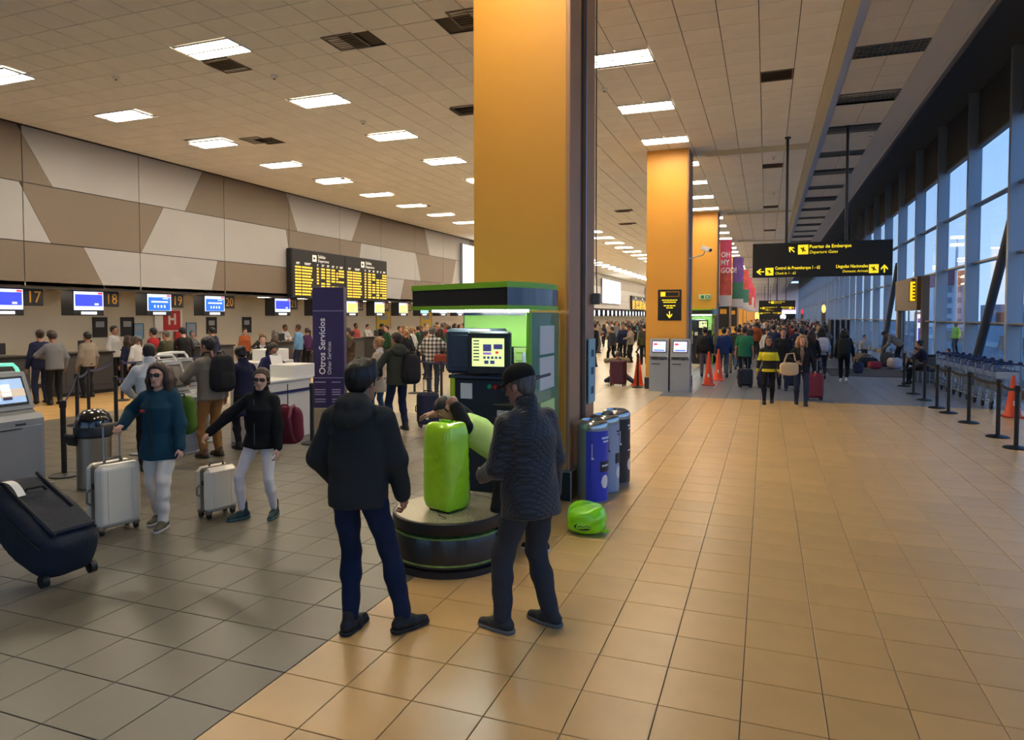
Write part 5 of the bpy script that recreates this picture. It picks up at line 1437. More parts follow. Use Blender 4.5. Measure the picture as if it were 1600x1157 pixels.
def fig_body(f, h, fem=False, fingers=True, bare_arms=False, name='body'):
    lo, hi = f.bounds(); F = Field(lo, hi, h); T = f.T
    F.loft(f.pel, f.R, [-.05, .12, .3, .45, .53], [.11, .095, .115, .13, .05], [.075, .07, .08, .07, .045], [0]*5, k=.04)
    for i, sg in enumerate((-1, 1)):
        F.cone(T(0, -.01, .47), f.sh[i], .05, .042, .04)
        ra, rb, rc = (.044, .036, .027) if not fem else (.038, .031, .023)
        F.cone(f.sh[i], f.el[i], ra, rb, .025); F.cone(f.el[i], f.wr[i], rb+.002, rc, .02)
        F.cone(f.hip[i], f.kn[i], .062, .042, .04); F.cone(f.kn[i], f.ank[i], .042, .032, .02)
        yaw = rotz(f.footyaw[i]); fp = yaw@rotx(f.footpitch[i])
        F.cone(f.ank[i]+fp@V(0, -.03, -.045), f.ank[i]+fp@V(0, .13, -.055), .03, .022, .02)
        # hand
        d = nrm(f.wr[i]-f.el[i]) if f.point[i] is None else nrm(V(*f.point[i]))
        pn = V(*f.palm[i]); pn = nrm(pn-d*(pn@d)); ac = np.cross(d, pn)
        if ac@(V(0, 1, 0)) < 0: ac = -ac       # the thumb side looks forward when the arm hangs
        Rm = np.stack([ac, pn, d], 1); c = f.wr[i]+d*.05
        F.cone(f.wr[i]-d*.01, f.wr[i]+d*.03, rc, rc*.95, .015)
        F.ell(c, (.040, .019, .056), Rm, .015)
        if fingers:
            cu = f.curl[i]
            for q, (o, L) in enumerate(((.031, .068), (.0105, .078), (-.0105, .073), (-.031, .058))):
                b = f.wr[i]+d*.088+ac*o*.98; d1 = nrm(d*math.cos(cu*.8)+pn*math.sin(cu*.8)+ac*o*2.2); m = b+d1*L*.52
                d2 = nrm(d*math.cos(cu*2.4)+pn*math.sin(cu*2.4)+ac*o*1.5); e = m+d2*L*.5
                F.cone(b-d1*.02, m, .0088, .0082, .004); F.cone(m, e, .0082, .0066, .004)
            b = f.wr[i]+d*.028+ac*.032; m = b+nrm(d*.72+ac*.62+pn*.25)*.042; e = m+nrm(d*.95+ac*.1+pn*.45)*.032
            F.cone(b, m, .0125, .010, .008); F.cone(m, e, .0098, .0075, .004)
        else:
            F.cone(f.wr[i]+d*.07, f.wr[i]+d*.15+pn*.03, .03, .018, .02); F.cone(f.wr[i]+d*.03+ac*.03, f.wr[i]+d*.09+ac*.05+pn*.01, .014, .009, .01)
    # neck and head
    F.cone(f.neck-f.R@V(0, 0, .05), f.hc+f.Rh@V(0, -.02, -.05), .056 if not fem else .047, .052 if not fem else .044, .03)
    H_ = lambda *p: f.hc+f.Rh@V(*p)
    F.ell(H_(0, -.012, .028), (.076, .096, .090), f.Rh, .02); F.ell(H_(0, .018, -.035), (.061 if not fem else .057, .072, .080), f.Rh, .03)
    F.cone(H_(-.02, .066, -.096), H_(.02, .066, -.096), .018, .018, .03)
    F.cone(H_(0, .084, .012), H_(0, .104, -.030), .008, .0125, .014); F.cone(H_(-.012, .09, -.032), H_(.012, .09, -.032), .008, .008, .01)
    for sg in (-1, 1):
        F.ell(H_(sg*.031, .098, .010), (.018, .014, .012), f.Rh, .012, cut=True)
        F.ell(H_(sg*.031, .074, .010), (.0135, .0135, .0125), f.Rh, .004)
        F.cone(H_(sg*.012, .088, .03), H_(sg*.045, .078, .032), .006, .005, .01)
        F.ell(H_(sg*.078, -.006, -.008), (.011, .019, .032), f.Rh@rotx(.15), .008)
    F.cone(H_(-.017, .085, -.060), H_(.017, .085, -.060), .0075, .0075, .006); F.cone(H_(-.014, .084, -.071), H_(.014, .084, -.071), .0075, .0075, .006)
    return F

def fig_hair(f, h, style, seed=0):
    H_ = lambda *p: f.hc+f.Rh@V(*p); r = .36
    F = Field(f.hc-np.array([.26, .26, .48]), f.hc+np.array([.26, .26, .24]), h)
    puff = {'short': .012, 'crop': .007, 'thick': .026, 'long': .018, 'pony': .008, 'bun': .009, 'curly': .034}[style]
    F.ell(H_(0, -.020, .042), (.077+puff, .098+puff, .084+puff), f.Rh, .02)
    n = f.Rh@nrm(V(0, -.75, .66)); F.halfcut(H_(0, .076, .088), n, .014)
    if style in ('short', 'crop', 'thick'):
        F.ell(H_(0, -.052, -.02), (.070+puff*.3, .050+puff*.4, .062), f.Rh, .03)
        for sg in (-1, 1): F.cone(H_(sg*.077, .018, .01), H_(sg*.076, .022, -.022), .010, .005, .01)
    if style == 'thick':
        for k in range(9):
            a = -1.6+.4*k; F.cone(H_(.06*math.sin(a*2), .02*math.cos(a)-.02, .1), H_(.07*math.sin(a*2+.3), .04*math.cos(a*1.7)-.01, .145), .03, .012, .03)
    if style in ('long', 'curly'):
        rd = random.Random(seed)
        for sg in (-1, 1):
            for k in range(6):
                y0 = .010-.026*k; L = -.20-.03*rd.random()-(.05 if style == 'long' else 0)
                w_ = .030 if style == 'long' else .036
                mid = H_(sg*(.088+.016*rd.random()), y0-.01, -.06); end = H_(sg*(.082+.03*rd.random()), y0*.7-.02+(.015 if k < 2 else 0), L)
                F.cone(H_(sg*.070, y0-.01, .05), mid, w_*.9, w_, .025); F.cone(mid, end, w_, w_*.62, .025)
        for k in range(5):
            x = -.06+.03*k; F.cone(H_(x, -.09, .02), H_(x*1.2, -.10, -.12), .04, .04, .03); F.cone(H_(x*1.2, -.10, -.12), H_(x*1.3, -.10, -.25), .04, .02, .03)
    if style in ('pony', 'bun'):
        F.ell(H_(0, -.05, -.01), (.076, .056, .07), f.Rh, .03)
    if style == 'pony':
        F.cone(H_(0, -.10, .04), H_(.01, -.15, 0), .03, .032, .02); F.cone(H_(.01, -.15, 0), H_(.03, -.13, -.13), .034, .03, .02); F.cone(H_(.03, -.13, -.13), H_(.05, -.11, -.24), .03, .012, .02)
        for sg in (-1, 1): F.cone(H_(sg*.075, .03, .03), H_(sg*.07, -.03, -.04), .016, .022, .02)
    if style == 'bun':
        F.ell(H_(0, -.115, .06), (.042, .038, .042), f.Rh, .02)
        for sg in (-1, 1): F.cone(H_(sg*.076, .02, .02), H_(sg*.06, -.06, -.03), .014, .025, .02)
    F.ripple(.0035 if h < .012 else .002, 30, 90, seed)
    return F

def fig_top(f, h, fem=False, hem=-.12, puff=.0, sleeve=1.0, collar=None, hood=False, flare=0.0, seed=0, fold=.004, cuff=True, front_open=False):
    lo, hi = f.bounds(); F = Field(lo, hi, h); p = puff
    if not fem: aw = [.170+flare, .158, .160, .172, .150, .075]; bd = [.125+flare*.6, .118, .122, .130, .098, .068]
    else: aw = [.165+flare, .128+flare*.3, .130, .142, .122, .06]; bd = [.128+flare*.6, .098, .11, .120, .088, .06]
    zs = [hem, .08, .22, .35, .44, .515]
    F.loft(f.pel, f.R, zs, [a+p*q for a, q in zip(aw, (1, 1, 1, .9, .6, .2))], [b+p*q for b, q in zip(bd, (1, 1, 1, .95, .8, .4))], [.0, .0, .005, .005, -.005, -.012], k=.04, cap=.025, pw=2.3)
    if fem and -.005 < p < .02:
        for sg in (-1, 1): F.ell(f.T(sg*.068, .088, .325), (.058, .052, .06), f.R, .05)
    for i, sg in enumerate((-1, 1)):
        rs = (.056 if not fem else .046)+p*.55; re = (.050 if not fem else .042)+p*.8; rw = (.037 if not fem else .032)+p*.55
        F.cone(f.T(sg*.06, -.008, .485), f.sh[i]+f.R@V(-sg*.02, 0, .004), .046+p*.3, rs-.002, .05)
        if sleeve >= .5:
            F.cone(f.sh[i], f.el[i], rs, re, .035)
            w_ = f.el[i]+(f.wr[i]-f.el[i])*min(1, (sleeve-.5)*2)*.985
            F.cone(f.el[i], w_, re, rw, .025)
            if cuff and sleeve > .9:
                d = nrm(f.wr[i]-f.el[i]); F.cone(w_-d*.045, w_-d*.005, rw+.004, rw+.001, .006)
        else:
            w_ = f.sh[i]+(f.el[i]-f.sh[i])*sleeve*2; F.cone(f.sh[i], w_, rs, rs*.95, .035)
    if collar:
        F.cone(f.neck-f.R@V(0, 0, .03), f.neck+f.R@V(0, .005, .035 if collar == 'low' else .06), .075+p*.4, .066+p*.4, .02)
        F.cone(f.neck+f.R@V(0, .01, .02), f.neck+f.R@V(0, .02, .12), .050, .060, .012, cut=True)
    if hood:
        P = lambda a: f.neck+f.R@V(.118*math.sin(a), -.035-.085*math.cos(a), -.015-.02*(1-math.cos(a))+(.025 if abs(a) < 1 else 0))
        for k in range(8):
            a = -2.4+4.8*k/8; b = a+.6
            F.cone(P(a), P(b), .040, .040, .015)
        F.ell(f.neck+f.R@V(0, -.122, -.055), (.135, .052, .085), f.R@rotx(-.25), .03)
        F.cone(f.neck+f.R@V(-.03, -.06, .015), f.neck+f.R@V(.03, -.06, .015), .07, .07, .03)
        F.cone(f.neck+f.R@V(0, .015, .04), f.neck+f.R@V(0, .04, .14), .058, .07, .012, cut=True)
    if front_open:
        F.cone(f.T(0, .17, hem-.05), f.T(0, .15, .30), .062, .055, .015, cut=True); F.cone(f.T(0, .15, .30), f.T(0, .10, .54), .055, .06, .015, cut=True)
    if fold: F.ripple(fold, 30, 16, seed)
    return F

def fig_legs(f, h, fem=False, puff=0.0, seed=0, fold=.004, length=1.0, skirt=False):
    lo, hi = f.bounds(); F = Field(lo, hi, h); p = puff
    w_ = (.150, .158) if not fem else (.136, .170)
    F.loft(f.pel, f.Rp, [-.11, -.03, .06, .12], [w_[1]-.02+p, w_[1]+p, w_[0]+p*.6, w_[0]-.012], [.108+p, .125+p, .108+p*.6, .095], [-.01, -.014, 0, 0], k=.05, cap=.03)
    for i, sg in enumerate((-1, 1)):
        rh, rk, ra = (.088, .062, .050) if not fem else (.090, .060, .044)
        a = f.kn[i]+(f.ank[i]-f.kn[i])*(.95*length)
        F.cone(f.hip[i]+f.Rp@V(0, -.008, -.01), f.kn[i], rh+p*.8, rk+p*.7, .03); 
        cal = f.kn[i]+(f.ank[i]-f.kn[i])*.35
        F.cone(f.kn[i], cal, rk+p*.7, rk+p*.6+(.002 if not fem else .0), .02); F.cone(cal, a, rk+p*.6, ra+p*.7, .02)
    if fold: F.ripple(fold, 42, 14, seed)
    return F

def fig_shoe(f, h, i, boot=False):
    c = f.ank[i]; fp = rotz(f.footyaw[i])@rotx(f.footpitch[i]); P = lambda *p: c+fp@V(*p)
    F = Field(c-.26, c+.26, h)
    F.cone(P(0, -.045, -.035), P(0, .045, -.03), .040, .042, .03); F.cone(P(0, .05, -.04), P(0, .155, -.052), .040, .030, .03)
    F.cone(P(0, -.02, -.02), P(0, -.015, .03 if not boot else .09), .040, .042, .025)
    F.halfcut(P(0, 0, -.079), fp@V(0, 0, 1), .01)
    return F
def fig_sole(f, h, i):
    c = f.ank[i]; fp = rotz(f.footyaw[i])@rotx(f.footpitch[i]); P = lambda *p: c+fp@V(*p)
    F = Field(c-.26, c+.26, h)
    F.cone(P(0, -.05, -.06), P(0, .05, -.06), .044, .047, .02); F.cone(P(0, .05, -.06), P(0, .155, -.062), .046, .036, .02)
    F.halfcut(P(0, 0, -.081), fp@V(0, 0, 1), .004); F.halfcut(P(0, 0, -.055), fp@V(0, 0, -1), .004)
    return F

SKIN = {'fair': mat('skin_fair', (206, 158, 134), .5, var=.03), 'tan': mat('skin_tan', (178, 126, 98), .5, var=.03), 'brown': mat('skin_brown', (138, 92, 68), .5, var=.03)}
def hairm(name, c):
    m = mat(name, c, .5, var=.35, vscale=40, bump=.6, bscale=45); n = m.node_tree.nodes; l = m.node_tree.links
    mp = n.new('ShaderNodeMapping'); mp.inputs['Scale'].default_value = (1, 1, .12)
    tc = [k for k in n if k.type == 'TEX_COORD'][0]; l.new(tc.outputs['Object'], mp.inputs['Vector'])
    for k in n:
        if k.type == 'TEX_NOISE': l.new(mp.outputs[0], k.inputs['Vector'])
    return m
HAIRC = {'black': hairm('hair_black', (24, 20, 18)), 'brown': hairm('hair_brown', (54, 36, 26)), 'fair': hairm('hair_fair', (150, 112, 70)), 'grey': hairm('hair_grey', (84, 79, 74))}
def cloth(name, c, bump=.25, bs=70, **k): return mat(name, c, .85, bump=bump, bscale=bs, spec=.25, **k)

def wear(par, name, F, m, sc):
    me = F.skin(name, sc)
    if me is None: return None
    me.materials.append(m); return link(name, me, par)

def person(loc, rz, label, f, H=1.72, fem=False, h=.008, skin='tan', hair=('short', 'black'), top=None, legs=None, shoes=None, extra=None, group=None, cat='person', fingers=True, inner=None, soles=True, seed=1, boot=False):
    """top/legs: (material, options)"""
    t = thing('person', label, cat, loc, rz, group); sc = H/1.72; g = h/sc
    b = wear(t, 'body', fig_body(f, g, fem, fingers), SKIN[skin], sc)
    if hair: wear(t, 'hair', fig_hair(f, g, hair[0], seed), HAIRC[hair[1]], sc)
    if inner: wear(t, 'shirt', fig_top(f, g*1.2, fem, hem=-.09, puff=-.007, sleeve=.3, collar='low', fold=0), inner, sc)
    if top: wear(t, top[2] if len(top) > 2 else 'jacket', fig_top(f, g, fem, seed=seed, **top[1]), top[0], sc)
    if legs: wear(t, legs[2] if len(legs) > 2 else 'trousers', fig_legs(f, g, fem, seed=seed+3, **legs[1]), legs[0], sc)
    for i in range(2):
        if shoes:
            s_ = wear(t, 'shoe', fig_shoe(f, max(g*.8, .005), i, boot), shoes[0], sc)
            if soles and s_ is not None: wear(s_, 'sole', fig_sole(f, max(g*.8, .005), i), shoes[1], sc)
    t['_h'] = 1; del t['_h']
    f.sc = sc
    if extra: extra(t, f, sc)
    return t
def headpt(f, *p): return tuple((f.hc+f.Rh@V(*p))*f.sc)
def in_head(o, f, X=None):
    M_ = Matrix([list(r) for r in f.Rh]).to_4x4(); o.matrix_local = Matrix.Translation(Vector((f.hc*f.sc).tolist())) @ M_ @ Matrix.Scale(f.sc, 4) @ (X or Matrix())
    return o
def sunglasses(t, f, lens=None):
    q = MB()
    for sg in (-1, 1): q.box((sg*.034, .099, .010), (.054, .010, .036), rz=-sg*.22, ch=.004)
    o = in_head(q.build('sunglasses', lens or mat('lens_dark', (20, 12, 10), .08, coat=.5), t), f)
    q = MB()
    for sg in (-1, 1): q.tube([(sg*.06, .09, .014), (sg*.08, .02, .012), (sg*.083, -.02, 0)], .0035, n=5)
    q.box((0, .105, .018), (.02, .006, .006)); fr_ = q.build('glasses_frame', mat('frame_dark', (40, 20, 16), .3), o)
def face_marks(t, f, lip=(150, 70, 66), brow=True):
    q = MB(); q.tube([(-.021, .0895, -.064), (-.008, .0945, -.062), (0, .0945, -.0635), (.008, .0945, -.062), (.021, .0895, -.064)], .0045, n=6)
    in_head(q.build('lips', mat('lips_%d' % lip[0], lip, .45), t, smooth=True), f)
    if brow:
        q = MB()
        for sg in (-1, 1): q.tube([(sg*.014, .093, .030), (sg*.03, .0915, .035), (sg*.048, .081, .031)], .0035, n=5)
        in_head(q.build('eyebrows', HAIRC['brown'], t), f)
def eyes(t, f):
    for sg in (-1, 1):
        q = MB(); q.lathe([(.001, 0), (.0065, .0005), (.0075, .003), (.001, .0045)], n=10); o = q.build('eye', mat('iris_dark', (36, 24, 20), .2), t, smooth=True)
        M_ = Matrix([list(r) for r in f.Rh]).to_4x4()
        o.matrix_local = Matrix.Translation(Vector(headpt(f, sg*.031, .0845, .010))) @ M_ @ Matrix.Rotation(-PI/2, 4, 'X') @ Matrix.Scale(f.sc, 4)

def backpack(loc, rz, label, m, d=(.32, .2, .46), cat='backpack', trim=None, tilt=0.0, pocket=True, strap=True, group=None):
    """its back panel faces local +y (the wearer's back); straps come round the shoulders"""
    t = thing('backpack', label, cat, loc, rz, group); t.rotation_euler = (tilt, 0, rz)
    trim = trim or m_black
    q = soft_box((d[0], d[1], d[2]), pw=3.6, noise=.012, seed=int(abs(loc[0]*37)) % 40, fr=11, taper=.08); b = q.build('body', m, t, smooth=True)
    if pocket:
        q = soft_box((d[0]*.74, d[1]*.45, d[2]*.45), pw=3.2, noise=.008, seed=3, fr=12); q.build('pocket', m, b, smooth=True, loc=(0, -d[1]*.42, d[2]*.08))
    q = MB(); q.tube([(-d[0]*.38, -d[1]*.15, d[2]*.55), (-d[0]*.3, -d[1]*.2, d[2]*.9), (0, -d[1]*.22, d[2]*.985), (d[0]*.3, -d[1]*.2, d[2]*.9), (d[0]*.38, -d[1]*.15, d[2]*.55)], .006, n=5); q.build('zipper', trim, b)
    q = MB(); q.tube([(-.04, d[1]*.3, d[2]*.96), (-.03, d[1]*.3, d[2]*1.06), (.03, d[1]*.3, d[2]*1.06), (.04, d[1]*.3, d[2]*.96)], .01, n=6); q.build('grab_loop', trim, t, smooth=True)
    if strap:
        for s in (-1, 1):
            x = s*d[0]*.33
            q = MB(); q.tube([(x, d[1]*.4, d[2]*.9), (x, d[1]*.55, d[2]*1.06), (x*1.1, d[1]*1.1, d[2]*1.04), (x*1.15, d[1]*1.55, d[2]*.8), (x*1.25, d[1]*1.35, d[2]*.42), (x, d[1]*.45, d[2]*.12)], .017, n=6); q.build('strap', trim, t, smooth=True)
    return t
# ------------------------------------------------------------------ the people near the camera
m_char = cloth('hoodie_charcoal', (46, 48, 48)); m_jean = cloth('jeans_indigo', (26, 36, 60), var=.22, vscale=5)
m_shoeb = mat('shoe_black', (20, 20, 21), .6); m_soleb = mat('sole_black', (26, 26, 26), .7); m_solew = mat('sole_white', (196, 194, 188), .6)
f = Figure(pel=(-.13, .02, .915), lean=.05, twist=-.08, head=(-.35, .12, 0), feet=((-.17, -.04, .08), (.17, .0, .08)), footyaw=(-.25, -.75), hands=((-.33, .20, .90), (.13, .15, .81)), elbow=((-1, -.6, 0), (.8, -1, 0)), sw=.185, palm=((1, 0, 0), (-1, .2, 0)), curl=(.5, .75))
person((-2.41, 3.91, 0), math.radians(14), 'man in charcoal hoodie and dark jeans seen from behind, beside the turntable', f, H=1.79, h=.0058, hair=('thick', 'black'),
       top=(m_char, dict(hem=-.12, puff=.034, hood=True, fold=.0055, flare=-.012), 'hoodie'), legs=(m_jean, dict(puff=.004, fold=.005), 'jeans'), shoes=(m_shoeb, m_soleb), seed=2)

# quilted navy jacket, grey trousers, cap
def quilt(name, c):
    m = mat(name, c, .5, sheen=.2, bump=.01); n = m.node_tree.nodes; l = m.node_tree.links
    tc = [k for k in n if k.type == 'TEX_COORD'][0]; b = n['Principled BSDF']; bp = [k for k in n if k.type == 'BUMP'][0]
    sx = n.new('ShaderNodeSeparateXYZ'); l.new(tc.outputs['Object'], sx.inputs[0]); hs = []
    ad = n.new('ShaderNodeMath'); ad.operation = 'ADD'; l.new(sx.outputs['X'], ad.inputs[0]); l.new(sx.outputs['Y'], ad.inputs[1])
    for sg in (1, -1):
        a = n.new('ShaderNodeMath'); a.operation = 'MULTIPLY_ADD'; a.inputs[1].default_value = 1.3*sg; l.new(ad.outputs[0], a.inputs[0]); l.new(sx.outputs['Z'], a.inputs[2])
        k = n.new('ShaderNodeMath'); k.operation = 'MULTIPLY'; k.inputs[1].default_value = 62; l.new(a.outputs[0], k.inputs[0])
        s_ = n.new('ShaderNodeMath'); s_.operation = 'SINE'; l.new(k.outputs[0], s_.inputs[0])
        ab = n.new('ShaderNodeMath'); ab.operation = 'ABSOLUTE'; l.new(s_.outputs[0], ab.inputs[0]); hs.append(ab)
    mn = n.new('ShaderNodeMath'); mn.operation = 'MINIMUM'; l.new(hs[0].outputs[0], mn.inputs[0]); l.new(hs[1].outputs[0], mn.inputs[1])
    pw = n.new('ShaderNodeMath'); pw.operation = 'POWER'; pw.inputs[1].default_value = .5; l.new(mn.outputs[0], pw.inputs[0])
    l.new(pw.outputs[0], bp.inputs['Height']); bp.inputs['Strength'].default_value = .55; bp.inputs['Distance'].default_value = .008
    return m
m_quilt = quilt('jacket_quilted_navy', (19, 21, 29)); m_gtrs = cloth('trousers_grey', (54, 56, 60)); m_shoeg = mat('shoe_grey', (46, 46, 44), .7); m_soleg = mat('sole_grey', (104, 104, 102), .7)
m_cap = cloth('cap_black', (24, 24, 23))
def cap_on(t, f, sc, m=m_cap, brim=True):
    q = MB(); q.lathe([(.094, .0), (.096, .03), (.088, .07), (.062, .10), (.03, .115), (.001, .118)], n=28, sy=1.2); o = in_head(q.build('cap', m, t, smooth=True), f, Matrix.Translation((0, -.014, .038)) @ Matrix.Rotation(-.06, 4, 'X'))
    q = MB(); vs = []; n = 14
    for i in range(n+1):
        a = PI*(.12+.76*i/n); vs.append((.088*math.cos(a), .106*math.sin(a), .008)); vs.append((.094*math.cos(a), .108*math.sin(a)+.075*math.sin(PI*i/n)**.7, .0))
    fs = [(2*i, 2*i+1, 2*i+3, 2*i+2) for i in range(n)]; q._add(vs, fs); q._add([(x, y, z-.006) for x, y, z in vs], fs); b_ = q.build('brim', m, o, smooth=True)
    q = MB(); q.lathe([(.008, .116), (.006, .122), (.001, .123)], n=10); q.build('button', m, o)
def capman(t, f, sc):
    cap_on(t, f, sc)
    q = MB()
    for sg in (-1, 1):
        q.tube([(sg*.034+.024*math.cos(a), .1, .008+.018*math.sin(a)) for a in [2*PI*k/12 for k in range(12)]], .002, n=5, closed=True); q.tube([(sg*.058, .098, .012), (sg*.08, .02, .012), (sg*.082, -.02, .004)], .002, n=5)
    in_head(q.build('spectacles', mat('frame_grey', (110, 110, 110), .3, metal=.6), t), f)
    face_marks(t, f); eyes(t, f)
f = Figure(pel=(0, 0, .92), lean=.08, twist=-.25, head=(.45, .22, 0), feet=((-.16, .10, .08), (.12, -.08, .08)), footyaw=(.15, .05), hands=((-.10, .32, .98), (.28, .02, .84)), elbow=((-.6, -1, 0), (.7, -1, 0)), sw=.178, palm=((1, 0, 0), (-1, 0, 0)), curl=(.8, .6))
person((-1.47, 4.30, 0), math.radians(70), 'man in black cap and quilted navy jacket with grey trousers beside the turntable', f, H=1.76, h=.0058, hair=('crop', 'grey'), skin='tan',
       top=(m_quilt, dict(hem=-.17, puff=.030, collar='low', fold=.004, flare=.012)), legs=(m_gtrs, dict(puff=.014, fold=.005)), shoes=(m_shoeg, m_soleg), extra=capman, seed=5)

# attendant in a lime shirt, bending over the wrapped suitcase
m_lime = cloth('shirt_lime', (196, 224, 124)); m_blkc = cloth('cloth_black', (22, 22, 24))
def attendant(t, f, sc):
    g = .007
    for i in range(2):
        F = Field(np.minimum(f.sh[i], f.el[i])-.12, np.maximum(f.sh[i], f.el[i])+.12, g)
        F.cone(f.sh[i]+(f.el[i]-f.sh[i])*.0, f.sh[i]+(f.el[i]-f.sh[i])*.72, .072, .060, .02); F.ripple(.004, 40, 20, i)
        wear(t, 'sleeve', F, m_blkc, sc)
    eyes(t, f); face_marks(t, f)
f = Figure(pel=(0, -.06, .87), lean=.9, twist=.12, head=(.5, .1, 0), feet=((-.42, -.12, .08), (.10, -.35, .08)), footyaw=(.3, -.1), knee=((-.1, 1, 0), (.1, 1, 0)), hands=((-.08, .62, 1.23), (-.12, .58, 1.24)), elbow=((-.3, -2.5, 1.5), (1, 0, .6)), sw=.18, palm=((.2, .1, -1), (0, .1, -1)), curl=(.5, .5), point=((.35, .9, -.1), (.0, 1, -.1)))
person((-2.2, 5.62, 0), math.radians(96), 'attendant in lime shirt with black sleeves bending over the green wrapped suitcase', f, H=1.70, h=.0062, hair=('crop', 'black'), skin='tan',
       top=(m_lime, dict(hem=-.10, puff=.012, sleeve=.18, fold=.004), 'shirt'), legs=(m_blkc, dict(puff=.01, fold=.004)), shoes=(m_shoeb, m_solew), extra=attendant, seed=7)

# woman in a teal coat with the big white suitcase
m_teal = cloth('coat_teal', (26, 62, 78)); m_wtr = cloth('trousers_white', (224, 214, 204)); m_olive = mat('shoe_olive', (86, 82, 66), .8)
def teal_x(t, f, sc):
    sunglasses(t, f); face_marks(t, f, (150, 64, 62))
    for z, c in ((.30, m_scr_red),):
        q = MB(); q.box((.085, .152, .30), (.05, .012, .03), ch=.004); o = q.build('chest_badge', mat('badge_red', (180, 36, 30), .5), t); o.location = tuple(f.pel*sc)
    q = MB(); q.tube([tuple(f.pel*sc+np.array([0, .165, z])) for z in (-.16, 0, .15, .3, .42)], .006, n=5); q.build('zip', m_blk2, t)
f = Figure(pel=(0, 0, .92), lean=.03, twist=.10, head=(.05, .02, 0), feet=((-.09, .12, .08), (.09, -.10, .08)), footyaw=(.15, -.1), hands=((-.27, .08, .82), (.33, .14, 1.08)), elbow=((-.5, -1, 0), (.7, -1, 0)), sw=.165, hipw=.09, palm=((1, 0, 0), (-.2, .1, -1)), curl=(.6, 1.0), point=(None, (-.1, 1, -.25)))
person((-5.67, 5.15, 0), math.radians(195), 'woman in teal hooded coat and sunglasses pulling the big white suitcase', f, H=1.63, fem=True, h=.0062, hair=('long', 'brown'), skin='fair',
       top=(m_teal, dict(hem=-.20, puff=.034, hood=True, fold=.005, flare=.03)), legs=(m_wtr, dict(puff=.012, fold=.006)), shoes=(m_olive, m_solew), extra=teal_x, seed=11)
backpack((-5.62, 5.40, .88), math.radians(192), 'lime and dark green backpack worn by the woman in the teal coat', cloth('pack_olive', (84, 116, 40)), d=(.25, .13, .40), strap=False)

# young woman in black jacket and white leggings
m_bj = cloth('jacket_black', (20, 20, 21), bump=.3); m_leg = cloth('leggings_white', (226, 214, 212)); m_boot = mat('boot_green', (24, 52, 54), .7); m_bootsole = mat('boot_sole', (60, 92, 90), .6)
def girl_x(t, f, sc):
    sunglasses(t, f, mat('lens_black', (16, 14, 16), .08, coat=.5)); face_marks(t, f, (160, 78, 78))
    q = MB(); q.tube([tuple(f.pel*sc+np.array([0, .135, z])) for z in (-.1, 0, .15, .3, .42)], .005, n=5); q.build('zip', mat('zip_grey', (70, 70, 72), .4), t)
f = Figure(pel=(0, 0, .905), lean=.06, side=-.04, twist=.12, head=(.12, .03, -.05), feet=((-.12, -.06, .08), (.20, .06, .08)), footyaw=(.15, -.55), knee=((-.2, 1, 0), (.9, 1, 0)), hands=((-.25, .10, .80), (.50, .24, .98)), elbow=((-.6, -1, 0), (.6, -1, .2)), sw=.16, hipw=.09, palm=((1, 0, 0), (0, .2, -1)), curl=(.5, .7))
person((-4.90, 5.70, 0), math.radians(193), 'young woman in black jacket, white leggings and sunglasses beside the smaller suitcase', f, H=1.58, fem=True, h=.0060, hair=('pony', 'brown'), skin='fair',
       top=(m_bj, dict(hem=-.09, puff=.026, collar='low', fold=.0045, flare=.014)), legs=(m_leg, dict(puff=-.006, fold=.0015, length=.92), 'leggings'), shoes=(m_boot, m_bootsole), extra=girl_x, boot=True, seed=13)
backpack((-4.78, 5.96, .74), math.radians(200), 'burgundy drawstring backpack worn by the young woman in black', cloth('pack_burgundy', (96, 26, 44)), d=(.34, .2, .40), trim=mat('strap_burgundy', (110, 34, 54), .7))

# ------------------------------------------------------------------ kiosk users
m_gj = cloth('jacket_stone', (122, 114, 104)); m_khaki = cloth('trousers_khaki', (138, 98, 56)); m_ncoat = cloth('coat_navy', (30, 32, 60)); m_ntr = cloth('trousers_dark', (30, 30, 36))
f = Figure(pel=(0, 0, .925), lean=.04, head=(.35, .1, 0), feet=((-.11, .02, .08), (.11, -.02, .08)), hands=((-.12, .36, 1.08), (.30, .08, .86)), elbow=((-1, -.5, 0), (.6, -1, 0)), sw=.18)
person((-7.74, 7.94, 0), math.radians(80), 'man in stone grey jacket and khaki trousers at the kiosks', f, H=1.78, h=.0095, hair=('short', 'black'), top=(m_gj, dict(hem=-.1, puff=.022, fold=.004)), legs=(m_khaki, dict(puff=.008, fold=.005)), shoes=(mat('shoe_brown', (74, 50, 34), .6), m_soleb), fingers=True, seed=17)
backpack((-7.53, 7.96, .98), math.radians(80), 'black backpack on the man in the stone grey jacket', cloth('pack_black', (34, 34, 38)), d=(.36, .22, .56))
f = Figure(pel=(0, 0, .92), lean=.07, head=(0, .35, 0), feet=((-.10, .02, .08), (.10, -.03, .08)), hands=((-.14, .30, 1.06), (.14, .30, 1.06)), elbow=((-1, -.6, 0), (1, -.6, 0)), sw=.165)
person((-7.72, 8.62, 0), math.radians(75), 'woman in navy coat with head bowed near the service desk', f, H=1.63, fem=True, h=.0095, hair=('bun', 'black'), top=(m_ncoat, dict(hem=-.36, puff=.028, collar='low', fold=.004, flare=.02), 'coat'), legs=(m_ntr, dict(puff=.004)), shoes=(m_shoeb, m_soleb), seed=19)
f = Figure(pel=(0, 0, .925), lean=.05, head=(-.2, .15, 0), hands=((-.16, .32, 1.0), (.2, .3, .96)), elbow=((-1, -.6, 0), (1, -.6, 0)), sw=.18)
